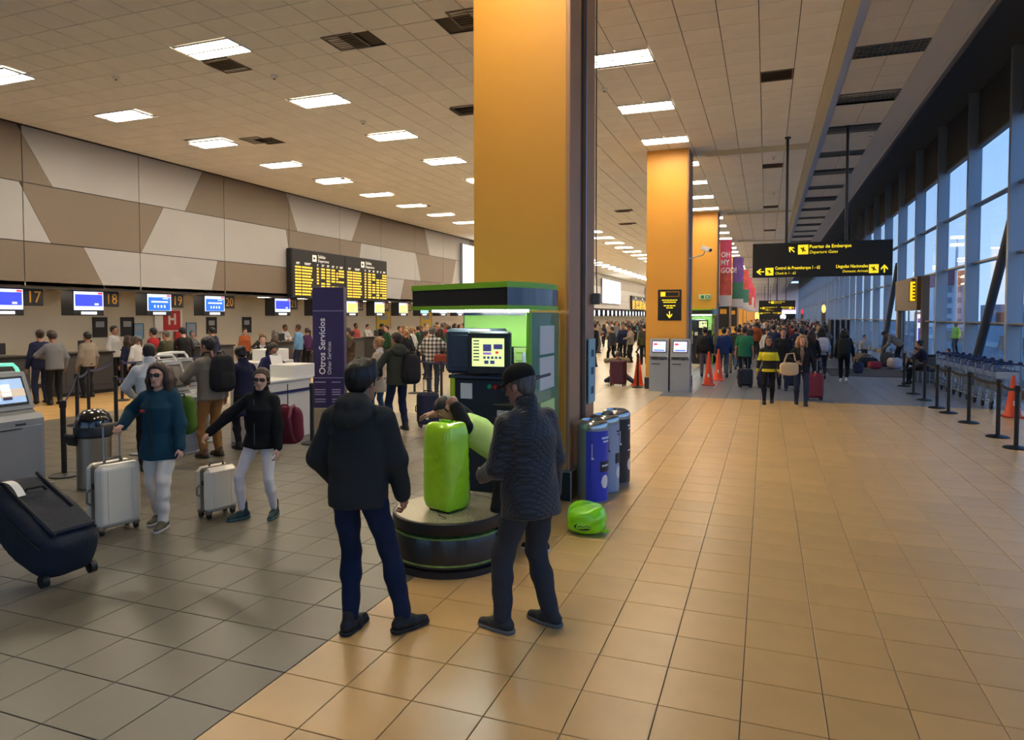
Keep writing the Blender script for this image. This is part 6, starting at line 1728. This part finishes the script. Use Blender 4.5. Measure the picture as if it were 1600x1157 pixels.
person((-7.85, 6.98, 0), math.radians(60), 'man with cropped hair and white collar behind the teal coat', f, H=1.72, h=.0095, hair=('crop', 'black'), top=(cloth('shirt_white', (196, 196, 198)), dict(hem=-.08, puff=.014, collar='high'), 'shirt'), legs=(m_ntr, dict(puff=.008)), shoes=(m_shoeb, m_soleb), seed=23)
# staff at the white desk
m_pur = cloth('uniform_navy', (38, 40, 82))
f = Figure(pel=(0, 0, .92), lean=.12, head=(.1, .35, 0), hands=((-.12, .32, 1.12), (.12, .3, 1.1)), elbow=((-1, -.6, 0), (1, -.6, 0)), sw=.165)
def sheet_x(t, f, sc): pass
person((-8.62, 10.3, 0), math.radians(-115), 'clerk in navy uniform bending over papers at the white desk', f, H=1.62, fem=True, h=.011, hair=('pony', 'black'), top=(m_pur, dict(hem=-.12, puff=.018, collar='low')), legs=(m_ntr, dict()), shoes=(m_shoeb, m_soleb), seed=29)
t = thing('clipboard', 'white papers held up by the clerk at the white desk', 'paper', (-8.28, 10.12, 1.14), math.radians(-115)); t.rotation_euler = (.5, 0, math.radians(-115))
q = MB(); q.box((0, 0, .14), (.22, .008, .3), ch=.002); q.build('sheet', m_white, t)
q = MB(); q.box((0, .006, .29), (.1, .012, .03)); q.build('clip', m_al, t)
q = MB()
for k in range(5): q.box((0, -.006, .06+.04*k), (.16, .003, .008))
q.build('print_lines', mat('print_grey2', (130, 130, 140), .6), t)
f = Figure(pel=(0, 0, .92), head=(.3, .05, 0), sw=.16, hands=((-.16, .24, 1.0), (.16, .24, 1.0)), elbow=((-1, -.6, 0), (1, -.6, 0)))
person((-11.05, 12.95, 0), math.radians(-150), 'clerk in black suit standing behind the white counter block', f, H=1.66, fem=True, h=.012, hair=('bun', 'brown'), skin='fair', top=(cloth('suit_black', (26, 26, 30)), dict(hem=-.1, puff=.02, front_open=True)), inner=MATS['shirt_white'], legs=(m_ntr, dict()), shoes=(m_shoeb, m_soleb), seed=31)

# ------------------------------------------------------------------ couple waiting, plaid shirt
m_green = cloth('jacket_army', (56, 60, 52)); m_cream = cloth('cardigan_cream', (172, 158, 140)); m_jlight = cloth('jeans_faded', (60, 84, 112), var=.2, vscale=6)
f = Figure(pel=(0, 0, .92), head=(.4, .05, 0), feet=((-.13, .04, .08), (.13, -.05, .08)), hands=((-.22, .24, .98), (.24, .2, .95)), elbow=((-1, -.6, 0), (.8, -1, 0)), sw=.185)
person((-6.35, 11.02, 0), math.radians(55), 'man in army green hooded jacket waiting beside the fair-haired woman', f, H=1.80, h=.010, hair=('short', 'brown'), top=(m_green, dict(hem=-.12, puff=.026, hood=True)), legs=(m_jean, dict(puff=.006)), shoes=(m_shoeb, m_soleb), seed=37)
backpack((-6.10, 11.08, .86), math.radians(55), 'black backpack on the man in the army green jacket', MATS['pack_black'], d=(.36, .22, .54))
f = Figure(pel=(0, 0, .92), head=(-.1, .05, 0), feet=((-.1, .1, .08), (.1, -.08, .08)), hands=((-.2, .2, .95), (.24, .06, .84)), elbow=((-1, -.6, 0), (.6, -1, 0)), sw=.16)
person((-7.18, 11.75, 0), math.radians(95), 'fair-haired woman in cream cardigan waiting with the army green jacket', f, H=1.68, fem=True, h=.010, hair=('bun', 'fair'), skin='fair', inner=MATS['shirt_white'], top=(m_cream, dict(hem=-.3, puff=.024, flare=.01, front_open=True), 'cardigan'), legs=(m_jlight, dict()), shoes=(m_shoeb, m_soleb), seed=41)
def plaid(name):
    m = mat(name, (200, 196, 190), .85, bump=.02); n = m.node_tree.nodes; l = m.node_tree.links; b = n['Principled BSDF']
    tc = [k for k in n if k.type == 'TEX_COORD'][0]; sx = n.new('ShaderNodeSeparateXYZ'); l.new(tc.outputs['Object'], sx.inputs[0]); ms = []
    for ax in ('X', 'Z'):
        k = n.new('ShaderNodeMath'); k.operation = 'MULTIPLY'; k.inputs[1].default_value = 58; l.new(sx.outputs[ax], k.inputs[0])
        s_ = n.new('ShaderNodeMath'); s_.operation = 'SINE'; l.new(k.outputs[0], s_.inputs[0])
        g = n.new('ShaderNodeMath'); g.operation = 'GREATER_THAN'; g.inputs[1].default_value = .1; l.new(s_.outputs[0], g.inputs[0]); ms.append(g)
    ad = n.new('ShaderNodeMath'); ad.operation = 'ADD'; l.new(ms[0].outputs[0], ad.inputs[0]); l.new(ms[1].outputs[0], ad.inputs[1])
    r = n.new('ShaderNodeValToRGB'); r.color_ramp.interpolation = 'CONSTANT'; e = r.color_ramp.elements
    e[0].position = 0; e[0].color = (*lin((206, 200, 192)), 1); e[1].position = .3; e[1].color = (*lin((120, 116, 112)), 1); x = e.new(.75); x.color = (*lin((40, 38, 40)), 1)
    dv = n.new('ShaderNodeMath'); dv.operation = 'MULTIPLY'; dv.inputs[1].default_value = .5; l.new(ad.outputs[0], dv.inputs[0]); l.new(dv.outputs[0], r.inputs['Fac']); l.new(r.outputs['Color'], b.inputs['Base Color'])
    return m
f = Figure(pel=(0, 0, .92), head=(0, .1, 0), hands=((-.2, .24, 1.0), (.36, .14, .98)), elbow=((-1, -.6, 0), (1, -.5, 0)), sw=.19)
person((-8.55, 16.75, 0), math.radians(15), 'man in black and white checked shirt with his back turned in the queue', f, H=1.80, h=.012, hair=('short', 'grey'), top=(plaid('shirt_checked'), dict(hem=-.14, puff=.03, collar='low'), 'shirt'), legs=(cloth('jeans_slate', (48, 56, 68)), dict(puff=.008)), shoes=(m_shoeb, m_soleb), fingers=False, seed=43)
f = Figure(pel=(0, 0, .92), head=(.2, .1, 0), hands=((-.24, .1, .9), (.26, .05, .86)), sw=.18)
person((-7.85, 16.9, 0), math.radians(25), 'person in dark brown coat just right of the checked shirt', f, H=1.72, h=.014, hair=('short', 'black'), top=(cloth('coat_brown', (58, 46, 38)), dict(hem=-.25, puff=.03)), legs=(m_ntr, dict(puff=.008)), shoes=(m_shoeb, m_soleb), fingers=False, seed=47)
t = thing('handbag', 'red brown handbag held before the checked shirt', 'bag', (-8.18, 16.5, .83), .4)
q = soft_box((.36, .16, .26), pw=3.4, noise=.01, seed=3); b = q.build('body', cloth('bag_russet', (122, 54, 40)), t, smooth=True)
q = MB(); q.tube([(-.12, 0, .24), (-.08, 0, .36), (.08, 0, .36), (.12, 0, .24)], .01, n=6); q.build('handle', MATS['bag_russet'], t, smooth=True)

# ------------------------------------------------------------------ people coming down the right aisle
def banded(name, cols, edges):
    """knitted bands across the garment, by its own height"""
    m = mat(name, cols[0], .85, bump=.2, bscale=80); n = m.node_tree.nodes; l = m.node_tree.links
    tc = [k for k in n if k.type == 'TEX_COORD'][0]; sx = n.new('ShaderNodeSeparateXYZ'); l.new(tc.outputs['Object'], sx.inputs[0])
    r = n.new('ShaderNodeValToRGB'); r.color_ramp.interpolation = 'CONSTANT'; e = r.color_ramp.elements
    mr = n.new('ShaderNodeMapRange'); mr.inputs['From Min'].default_value = .7; mr.inputs['From Max'].default_value = 1.6; l.new(sx.outputs['Z'], mr.inputs['Value']); l.new(mr.outputs['Result'], r.inputs['Fac'])
    e[0].position = 0; e[0].color = (*lin(cols[0]), 1); e[1].position = (edges[0]-.7)/.9; e[1].color = (*lin(cols[1]), 1)
    for z, c in zip(edges[1:], cols[2:]): x = e.new((z-.7)/.9); x.color = (*lin(c), 1)
    l.new(r.outputs['Color'], n['Principled BSDF'].inputs['Base Color']); return m
YEL, BLK = (206, 196, 40), (26, 26, 24)
f = Figure(pel=(0, 0, .91), lean=.03, head=(0, .05, 0), feet=((-.09, -.16, .10), (.09, .16, .08)), footpitch=(-.35, 0), hands=((-.25, .12, .82), (.26, -.02, .83)), elbow=((-.5, -1, 0), (.5, -1, 0)), sw=.165)
def ysw(t, f, sc): eyes(t, f); face_marks(t, f)
person((.07, 17.5, 0), math.radians(180), 'woman in yellow and black striped sweater walking towards the camera', f, H=1.63, fem=True, h=.0105, hair=('pony', 'brown'), skin='tan', top=(banded('sweater_striped', [YEL, BLK, YEL, BLK], [.84, 1.04, 1.24]), dict(hem=-.1, puff=.014, collar='low'), 'sweater'),
       legs=(MATS['cloth_black'], dict(puff=.0)), shoes=(m_shoeb, m_soleb), extra=ysw, seed=53)
m_oj = cloth('jacket_black2', (30, 30, 30)); m_taupe = cloth('top_taupe', (122, 104, 88))
f = Figure(pel=(0, 0, .91), lean=.03, head=(.1, .05, 0), feet=((-.09, .16, .08), (.09, -.14, .10)), footpitch=(0, -.35), hands=((-.30, .0, .86), (.14, .22, 1.06)), elbow=((-.5, -1, 0), (.9, -.6, 0)), sw=.165)
person((.80, 17.5, 0), math.radians(184), 'fair-haired woman in dark jacket walking with the red suitcase', f, H=1.66, fem=True, h=.0105, hair=('long', 'fair'), skin='fair', inner=m_taupe, top=(m_oj, dict(hem=-.1, puff=.024, front_open=True)), legs=(cloth('jeans_blue_dk', (44, 52, 74)), dict(puff=.004)), shoes=(m_shoeb, m_soleb), extra=ysw, seed=59)
t = thing('tote_bag', 'cream tote bag hanging from the arm of the fair-haired woman', 'bag', (.52, 17.2, .72), .2)
q = soft_box((.42, .16, .30), pw=4, noise=.012, seed=8); q.build('body', cloth('tote_cream', (196, 172, 136)), t, smooth=True)
q = MB()
for s in (-1, 1): q.tube([(-.12, s*.05, .28), (-.05, s*.04, .5), (.1, s*.03, .52), (.15, s*.05, .28)], .009, n=6)
q.build('handles', MATS['tote_cream'], t, smooth=True)
stand = lambda **k: Figure(pel=(0, 0, .92), **{**dict(hands=((-.25, .06, .85), (.25, .04, .85)), sw=.18), **k})
walk = lambda **k: Figure(pel=(0, 0, .905), **{**dict(lean=.03, feet=((-.09, .2, .08), (.09, -.2, .12)), footpitch=(0, -.5), hands=((-.26, -.08, .83), (.26, .16, .85)), sw=.18), **k})
def mid(loc, rz, label, f, H, fem, hair, skin, tc, lc, tk=None, seed=1, sh=m_shoeb, topname='jacket', h=.0135, extra=None):
    return person(loc, math.radians(rz), label, f, H=H, fem=fem, h=h, hair=hair, skin=skin, top=(tc, tk or dict(hem=-.1, puff=.022), topname), legs=(lc, dict(puff=.004)), shoes=(sh, m_soleb), fingers=False, soles=False, seed=seed, extra=extra)
m_shirtg = cloth('shirt_green', (44, 116, 84)); m_shoew = mat('shoe_white', (196, 196, 196), .6)
mid((-.62, 22.6, 0), -5, 'man in green T-shirt and black trousers with his back turned', stand(), 1.78, False, ('crop', 'brown'), 'tan', m_shirtg, m_ntr, dict(hem=-.12, puff=.03, sleeve=.3), 61, m_shoew, 'shirt')
mid((-1.35, 24.6, 0), 10, 'person in blue jacket and faded jeans walking away by the cones', walk(), 1.72, False, ('short', 'black'), 'tan', cloth('jacket_blue', (34, 54, 98)), m_jlight, None, 63)
mid((-1.95, 24.2, 0), 5, 'person in dark jacket and grey jeans walking away past the cones', walk(), 1.74, False, ('short', 'black'), 'tan', cloth('jacket_ink', (36, 38, 46)), cloth('jeans_grey', (110, 108, 114)), None, 67)
backpack((-1.96, 23.98, .88), math.radians(5), 'black backpack on the person in grey jeans by the cones', MATS['pack_black'], d=(.34, .22, .5))
mid((.47, 20.9, 0), 178, 'man in black jacket and dark jeans behind the striped sweater', walk(), 1.78, False, ('short', 'black'), 'tan', cloth('jacket_coal', (28, 28, 32)), cloth('jeans_navy', (36, 42, 62)), None, 71)
mid((1.75, 25.0, 0), 0, 'woman with curly hair and pale jacket seen from behind', walk(), 1.72, True, ('curly', 'black'), 'tan', cloth('jacket_pale', (176, 170, 164)), m_ntr, None, 73)
backpack((1.78, 24.78, .92), math.radians(0), 'white backpack on the curly haired woman', cloth('pack_white', (188, 190, 204)), d=(.36, .2, .48))
mid((2.32, 23.8, 0), -8, 'woman in dark top and black leggings with striped backpack', walk(), 1.72, True, ('long', 'black'), 'tan', cloth('top_dark', (34, 34, 38)), MATS['cloth_black'], None, 79, m_shoew)
backpack((2.30, 23.57, .86), math.radians(-8), 'black and white striped backpack on the woman in black leggings', banded('pack_striped', [(28, 28, 30), (150, 156, 156), (28, 28, 30), (120, 130, 130), (28, 28, 30)], [.78, .84, .95, 1.0]), d=(.38, .24, .56))
mid((1.35, 23.4, 0), 0, 'woman with long brown hair and black coat walking away', walk(), 1.66, True, ('long', 'brown'), 'tan', cloth('coat_black', (30, 28, 30)), m_ntr, dict(hem=-.3, puff=.024), 83, topname='coat')
# bending man and people at the windows
f = Figure(pel=(0, 0, .9), lean=.85, head=(.1, .3, 0), feet=((-.16, .02, .08), (.14, -.1, .08)), hands=((-.16, .55, .75), (.16, .55, .7)), sw=.18)
mid((5.25, 32.4, 0), 75, 'man in stone jacket bending over the heap of bags', f, 1.76, False, ('short', 'black'), 'brown', m_gj, m_ntr, None, 89)
f = Figure(pel=(0, 0, .16), lean=.25, feet=((-.2, .55, .08), (.12, .5, .08)), knee=((-.6, .2, 1), (.6, .2, 1)), hands=((-.12, .4, .4), (.14, .42, .42)), sw=.17, hip_lean=0)
mid((5.5, 29.6, 0), 120, 'person in dark clothes sitting on the floor against the windows', f, 1.7, False, ('short', 'black'), 'tan', cloth('top_slate', (58, 62, 72)), m_ntr, None, 97)
mid((4.2, 34.6, 0), 200, 'child in pale jacket standing by the heap of bags', stand(), 1.25, False, ('short', 'black'), 'tan', MATS['jacket_pale'], m_ntr, None, 101)
f = Figure(pel=(0, 0, .62), lean=.18, feet=((-.12, .42, .08), (.12, .42, .08)), hands=((-.1, .42, .8), (.12, .4, .8)), elbow=((-1, -.4, -.2), (1, -.4, -.2)), sw=.165, head=(.1, .1, 0), hip_lean=0)
mid((4.55, 23.9, 0), 70, 'woman with dark bun sitting behind the belt posts and trolleys', f, 1.66, True, ('bun', 'black'), 'tan', cloth('top_aubergine', (44, 34, 50)), m_ntr, None, 103)
t = thing('stool', 'low dark seat under the woman behind the belt posts', 'seat', (4.6, 23.88, 0), .2)
q = MB(); q.box((0, 0, .46), (.42, .42, .06), ch=.015); q.build('seat', m_blk2, t)
for sx in (-1, 1):
    for sy in (-1, 1):
        q = MB(); q.cyl((sx*.17, sy*.17, 0), (sx*.17, sy*.17, .44), .018, n=8); q.build('leg', m_al, t)
mid((5.55, 25.6, 0), 100, 'person with brown hair half hidden behind the trolleys', stand(), 1.05, True, ('bun', 'brown'), 'tan', cloth('top_grey', (96, 92, 90)), m_ntr, None, 105)
# person on the floor behind the burgundy suitcase
f = Figure(pel=(0, 0, .34), lean=.45, head=(.1, .5, 0), feet=((-.34, -.25, .08), (.34, -.25, .08)), footyaw=(1.2, -1.2), footpitch=(-.6, -.6), knee=((-.6, 1, -.2), (.6, 1, -.2)), hands=((-.08, .38, .82), (.14, .36, .80)), elbow=((-1, 0, -.2), (1, 0, -.2)), sw=.18, hip_lean=0)
mid((-4.2, 20.98, 0), 178, 'person in sand coloured sweater kneeling behind the burgundy suitcase', f, 1.70, False, ('short', 'brown'), 'fair', cloth('sweater_sand', (146, 132, 104)), cloth('jeans_teal', (52, 64, 80)), None, 107, mat('shoe_rust', (140, 80, 50), .7))
# hi-vis worker outside
mid((10.2, 45.5, 0), 120, 'worker in yellow safety vest standing outside the windows', stand(), 1.75, False, ('crop', 'black'), 'brown', mat('vest_yellow', (190, 236, 70), .6), m_ntr, None, 109, topname='vest')
mid((9.6, 31.5, 0), 160, 'person in tan coat walking outside behind the steel prop', walk(), 1.75, False, ('short', 'black'), 'tan', cloth('coat_tan', (150, 120, 84)), m_ntr, None, 113)
# ================================================================== THE CROWD
JK = [('black', (28, 28, 30)), ('charcoal', (52, 52, 56)), ('navy', (32, 38, 66)), ('olive', (64, 64, 46)), ('dark brown', (62, 46, 38)), ('grey', (112, 112, 114)), ('white', (196, 194, 192)), ('red', (160, 36, 44)),
      ('sky blue', (96, 136, 176)), ('cream', (180, 166, 140)), ('maroon', (92, 30, 44)), ('teal', (34, 84, 92)), ('rust', (160, 84, 46)), ('plum', (72, 42, 78)), ('stone', (138, 126, 112)), ('coral', (200, 92, 84)), ('forest green', (40, 74, 52)), ('mustard', (170, 132, 52))]
TR = [('black', (26, 26, 29)), ('dark blue', (38, 46, 72)), ('faded blue', (70, 92, 120)), ('grey', (92, 94, 98)), ('khaki', (126, 104, 74)), ('brown', (70, 56, 44)), ('white', (190, 186, 184))]
JM = {n: cloth('crowd_top_'+n.replace(' ', '_'), c, bump=0) for n, c in JK}
TM = {n: cloth('crowd_trousers_'+n.replace(' ', '_'), c, bump=0) for n, c in TR}
protos = []
def proto(desc, f, H, fem, hair, tk, seed):
    t = person((0, 0, 0), 0, 'prototype', f, H=H, fem=fem, h=.019, hair=(hair, 'black'), skin='tan', top=(JM['black'], tk), legs=(TM['black'], dict(puff=.006, fold=.003)), shoes=(m_shoeb, m_soleb), fingers=False, soles=False, seed=seed)
    protos.append((desc, t, fem, [False]))
ST = dict(hem=-.10, puff=.020, fold=.003)
proto('standing man', Figure(pel=(0, 0, .92), hands=((-.25, .06, .85), (.25, .04, .85)), sw=.165), 1.74, False, 'short', ST, 1)
proto('man with folded arms', Figure(pel=(0, 0, .92), head=(.3, .1, 0), hands=((.08, .26, 1.12), (-.06, .24, 1.14)), elbow=((-1, 0, -.6), (1, 0, -.6)), sw=.165), 1.76, False, 'crop', ST, 2)
proto('walking man', Figure(pel=(0, 0, .905), lean=.03, feet=((-.09, .2, .08), (.09, -.2, .12)), footpitch=(0, -.5), hands=((-.26, -.1, .83), (.26, .18, .86)), sw=.165), 1.73, False, 'short', ST, 3)
proto('man looking down', Figure(pel=(0, 0, .92), lean=.06, head=(0, .4, 0), hands=((-.1, .3, 1.1), (.24, .06, .86)), elbow=((-1, -.4, 0), (.6, -1, 0)), sw=.165), 1.70, False, 'thick', ST, 4)
proto('long-haired woman', Figure(pel=(0, 0, .92), hands=((-.23, .06, .85), (.2, .24, 1.0)), elbow=((-.5, -1, 0), (1, -.6, 0)), sw=.145), 1.64, True, 'long', ST, 5)
proto('walking woman', Figure(pel=(0, 0, .905), lean=.03, feet=((-.08, -.2, .12), (.08, .2, .08)), footpitch=(-.5, 0), hands=((-.24, .16, .86), (.24, -.1, .84)), sw=.145), 1.65, True, 'long', ST, 6)
proto('woman with bun', Figure(pel=(0, 0, .92), head=(-.3, .05, 0), hands=((-.12, .28, 1.05), (.12, .28, 1.06)), elbow=((-1, -.3, 0), (1, -.3, 0)), sw=.145), 1.62, True, 'bun', dict(hem=-.3, puff=.024, fold=.003), 7)
proto('woman with ponytail', Figure(pel=(0, 0, .92), head=(.4, .05, 0), hands=((-.23, .06, .85), (.23, .02, .85)), sw=.145), 1.66, True, 'pony', ST, 8)
placed = []
used_labels = set()
def yaw_px(x, y): 
    d = y*math.cos(YAW)-x*math.sin(YAW); u = x*math.cos(YAW)+y*math.sin(YAW); return 800+1067*u/d, d
def put_person(x, y, rz, zone, grp, rnd, jk=None, tr=None, pi=None, H=None, hairc=None):
    pi = rnd.randrange(len(protos)) if pi is None else pi
    desc, root, fem, used = protos[pi]
    for _ in range(400):
        j = jk or rnd.choices([n for n, c in JK], [9, 7, 7, 4, 4, 5, 5, 3, 2, 3, 2, 2, 1, 2, 3, 1, 2, 1])[0]; tq = tr or rnd.choices([n for n, c in TR], [8, 7, 3, 3, 2, 2, 1])[0]
        lab_ = '%s in %s top and %s trousers %s' % (desc, j, tq, zone)
        if lab_ not in used_labels: break
        if jk and tr: pi = (pi+1) % len(protos); desc, root, fem, used = protos[pi]
    used_labels.add(lab_)
    if not used[0]: o = root; used[0] = True; o.location = (x, y, 0); o.rotation_euler = (0, 0, rz); o['label'] = lab_; o['group'] = grp
    else: o = dup(root, (x, y, 0), rz, lab_, grp)
    s_ = rnd.uniform(.95, 1.05); o.scale = (s_, s_, s_)
    hc_ = hairc or rnd.choices(['black', 'brown', 'fair', 'grey'], [6, 4, 1, 1])[0]; sk = rnd.choices(['tan', 'brown', 'fair'], [5, 3, 2])[0]
    for ch in o.children:
        n = ch.name.split('.')[0]
        m = {'jacket': JM[j], 'trousers': TM[tq], 'hair': HAIRC[hc_], 'body': SKIN[sk]}.get(n)
        if m: ch.material_slots[0].link = 'OBJECT'; ch.material_slots[0].material = m
    placed.append((x, y))
for o in SC.objects:
    if o.parent is None and o.get('category') in ('person',) and o.get('label') != 'prototype': placed.append((o.location.x, o.location.y))
obst = [(o.location.x, o.location.y, .75) for o in SC.objects if o.parent is None and o.get('category') in ('post', 'suitcase', 'cone', 'desk', 'kiosk', 'bag', 'trolley', 'counter') and abs(o.location.x) < 15]
def free(x, y, r=.62):
    return all((x-a)**2+(y-b)**2 > r*r for a, b in placed) and all((x-a)**2+(y-b)**2 > (c*.72)**2 for a, b, c in obst)
rnd = random.Random(21)
def y_at(px, X): return -X/math.tan(YAW+math.atan((800-px)/1067))
# customers along the desks
for px, j, tq, pi in [(62, 'navy', 'dark blue', 0), (84, 'grey', 'black', 3), (136, 'stone', 'black', 0), (199, 'navy', 'black', 4), (214, 'white', 'black', 7), (239, 'red', 'dark blue', 0), (260, 'olive', 'black', 1), (288, 'black', 'grey', 3), (331, 'navy', 'grey', 0),
                      (408, 'charcoal', 'black', 6), (428, 'dark brown', 'dark blue', 4), (466, 'sky blue', 'dark blue', 0), (480, 'plum', 'black', 7)]:
    X = -16.35
    while not free(X, y_at(px, X), .5) and X < -15.2: X += .12
    put_person(X, y_at(px, X), PI/2+rnd.uniform(-.4, .4), 'at the desks', 'customers at the desks', rnd, j, tq, pi)
for px, j, tq, pi in [(178, 'white', 'black', 0), (300, 'grey', 'black', 6), (382, 'rust', 'black', 2), (445, 'white', 'grey', 1), (556, 'coral', 'black', 0), (574, 'white', 'black', 1), (594, 'black', 'black', 3)]:
    X = -18.4; put_person(X, y_at(px, X), -PI/2+rnd.uniform(-.4, .4), 'behind the desks', 'staff behind the desks', rnd, j, tq, pi)
def scatter(n, xr, yr, pxr, zone, grp, face, weight=1.0, r=.62, skipcol=True):
    k = 0; tries = 0
    while k < n and tries < 6000:
        tries += 1
        x = rnd.uniform(*xr); y = yr[0]+(yr[1]-yr[0])*rnd.random()**weight
        px, d = yaw_px(x, y)
        if not (pxr[0] < px < pxr[1]) or not free(x, y, r): continue
        if skipcol and any(-3.6 < x < -1.7 and c-.4 < y < c+1.6 for c in COLY): continue
        put_person(x, y, face(), zone, grp, rnd); k += 1
scatter(20, (-15.6, -8.2), (18, 27), (545, 735), 'in the belted queue', 'people in the near check-in queue', lambda: rnd.uniform(0, 6.28))
scatter(34, (-15.8, -6.0), (27, 46), (520, 760), 'in the farther queue', 'people in the farther check-in queue', lambda: rnd.uniform(0, 6.28), 1.2)
put_person(-6.2, 31.5, PI, 'past the big column', 'people between the first two columns', rnd, 'navy', 'black', 2)
put_person(-4.9, 29.5, .2, 'past the big column', 'people between the first two columns', rnd, 'olive', 'black', 0)
put_person(-6.6, 27.5, 1.2, 'past the big column', 'people between the first two columns', rnd, 'black', 'black', 1)
scatter(18, (-14, -4.0), (28, 46), (922, 1016), 'past the big column', 'people between the first two columns', lambda: rnd.uniform(0, 6.28), 1.0)
scatter(34, (-15, -4.0), (46, 110), (922, 1016), 'in the distant queue', 'far crowd past the big column', lambda: rnd.uniform(0, 6.28), 1.1)
scatter(26, (-1.7, 3.4), (25.5, 38), (1085, 1290), 'nearer aisle crowd', 'people in the aisle crowd', lambda: rnd.choice([0, 0, 0, PI])+rnd.uniform(-.4, .4), 1.0)
scatter(44, (-1.7, 5.2), (38, 62), (1100, 1300), 'mid aisle crowd', 'people in the middle aisle crowd', lambda: rnd.choice([0, 0, 0, PI])+rnd.uniform(-.4, .4), 1.0)
scatter(44, (-1.6, 5.2), (62, 128), (1120, 1290), 'far aisle crowd', 'people far down the aisle', lambda: rnd.choice([0, 0, PI])+rnd.uniform(-.4, .4), 1.0)
for d_, root, fem, used in protos:
    if not used[0]:
        for c in list(root.children): bpy.data.objects.remove(c)
        bpy.data.objects.remove(root)
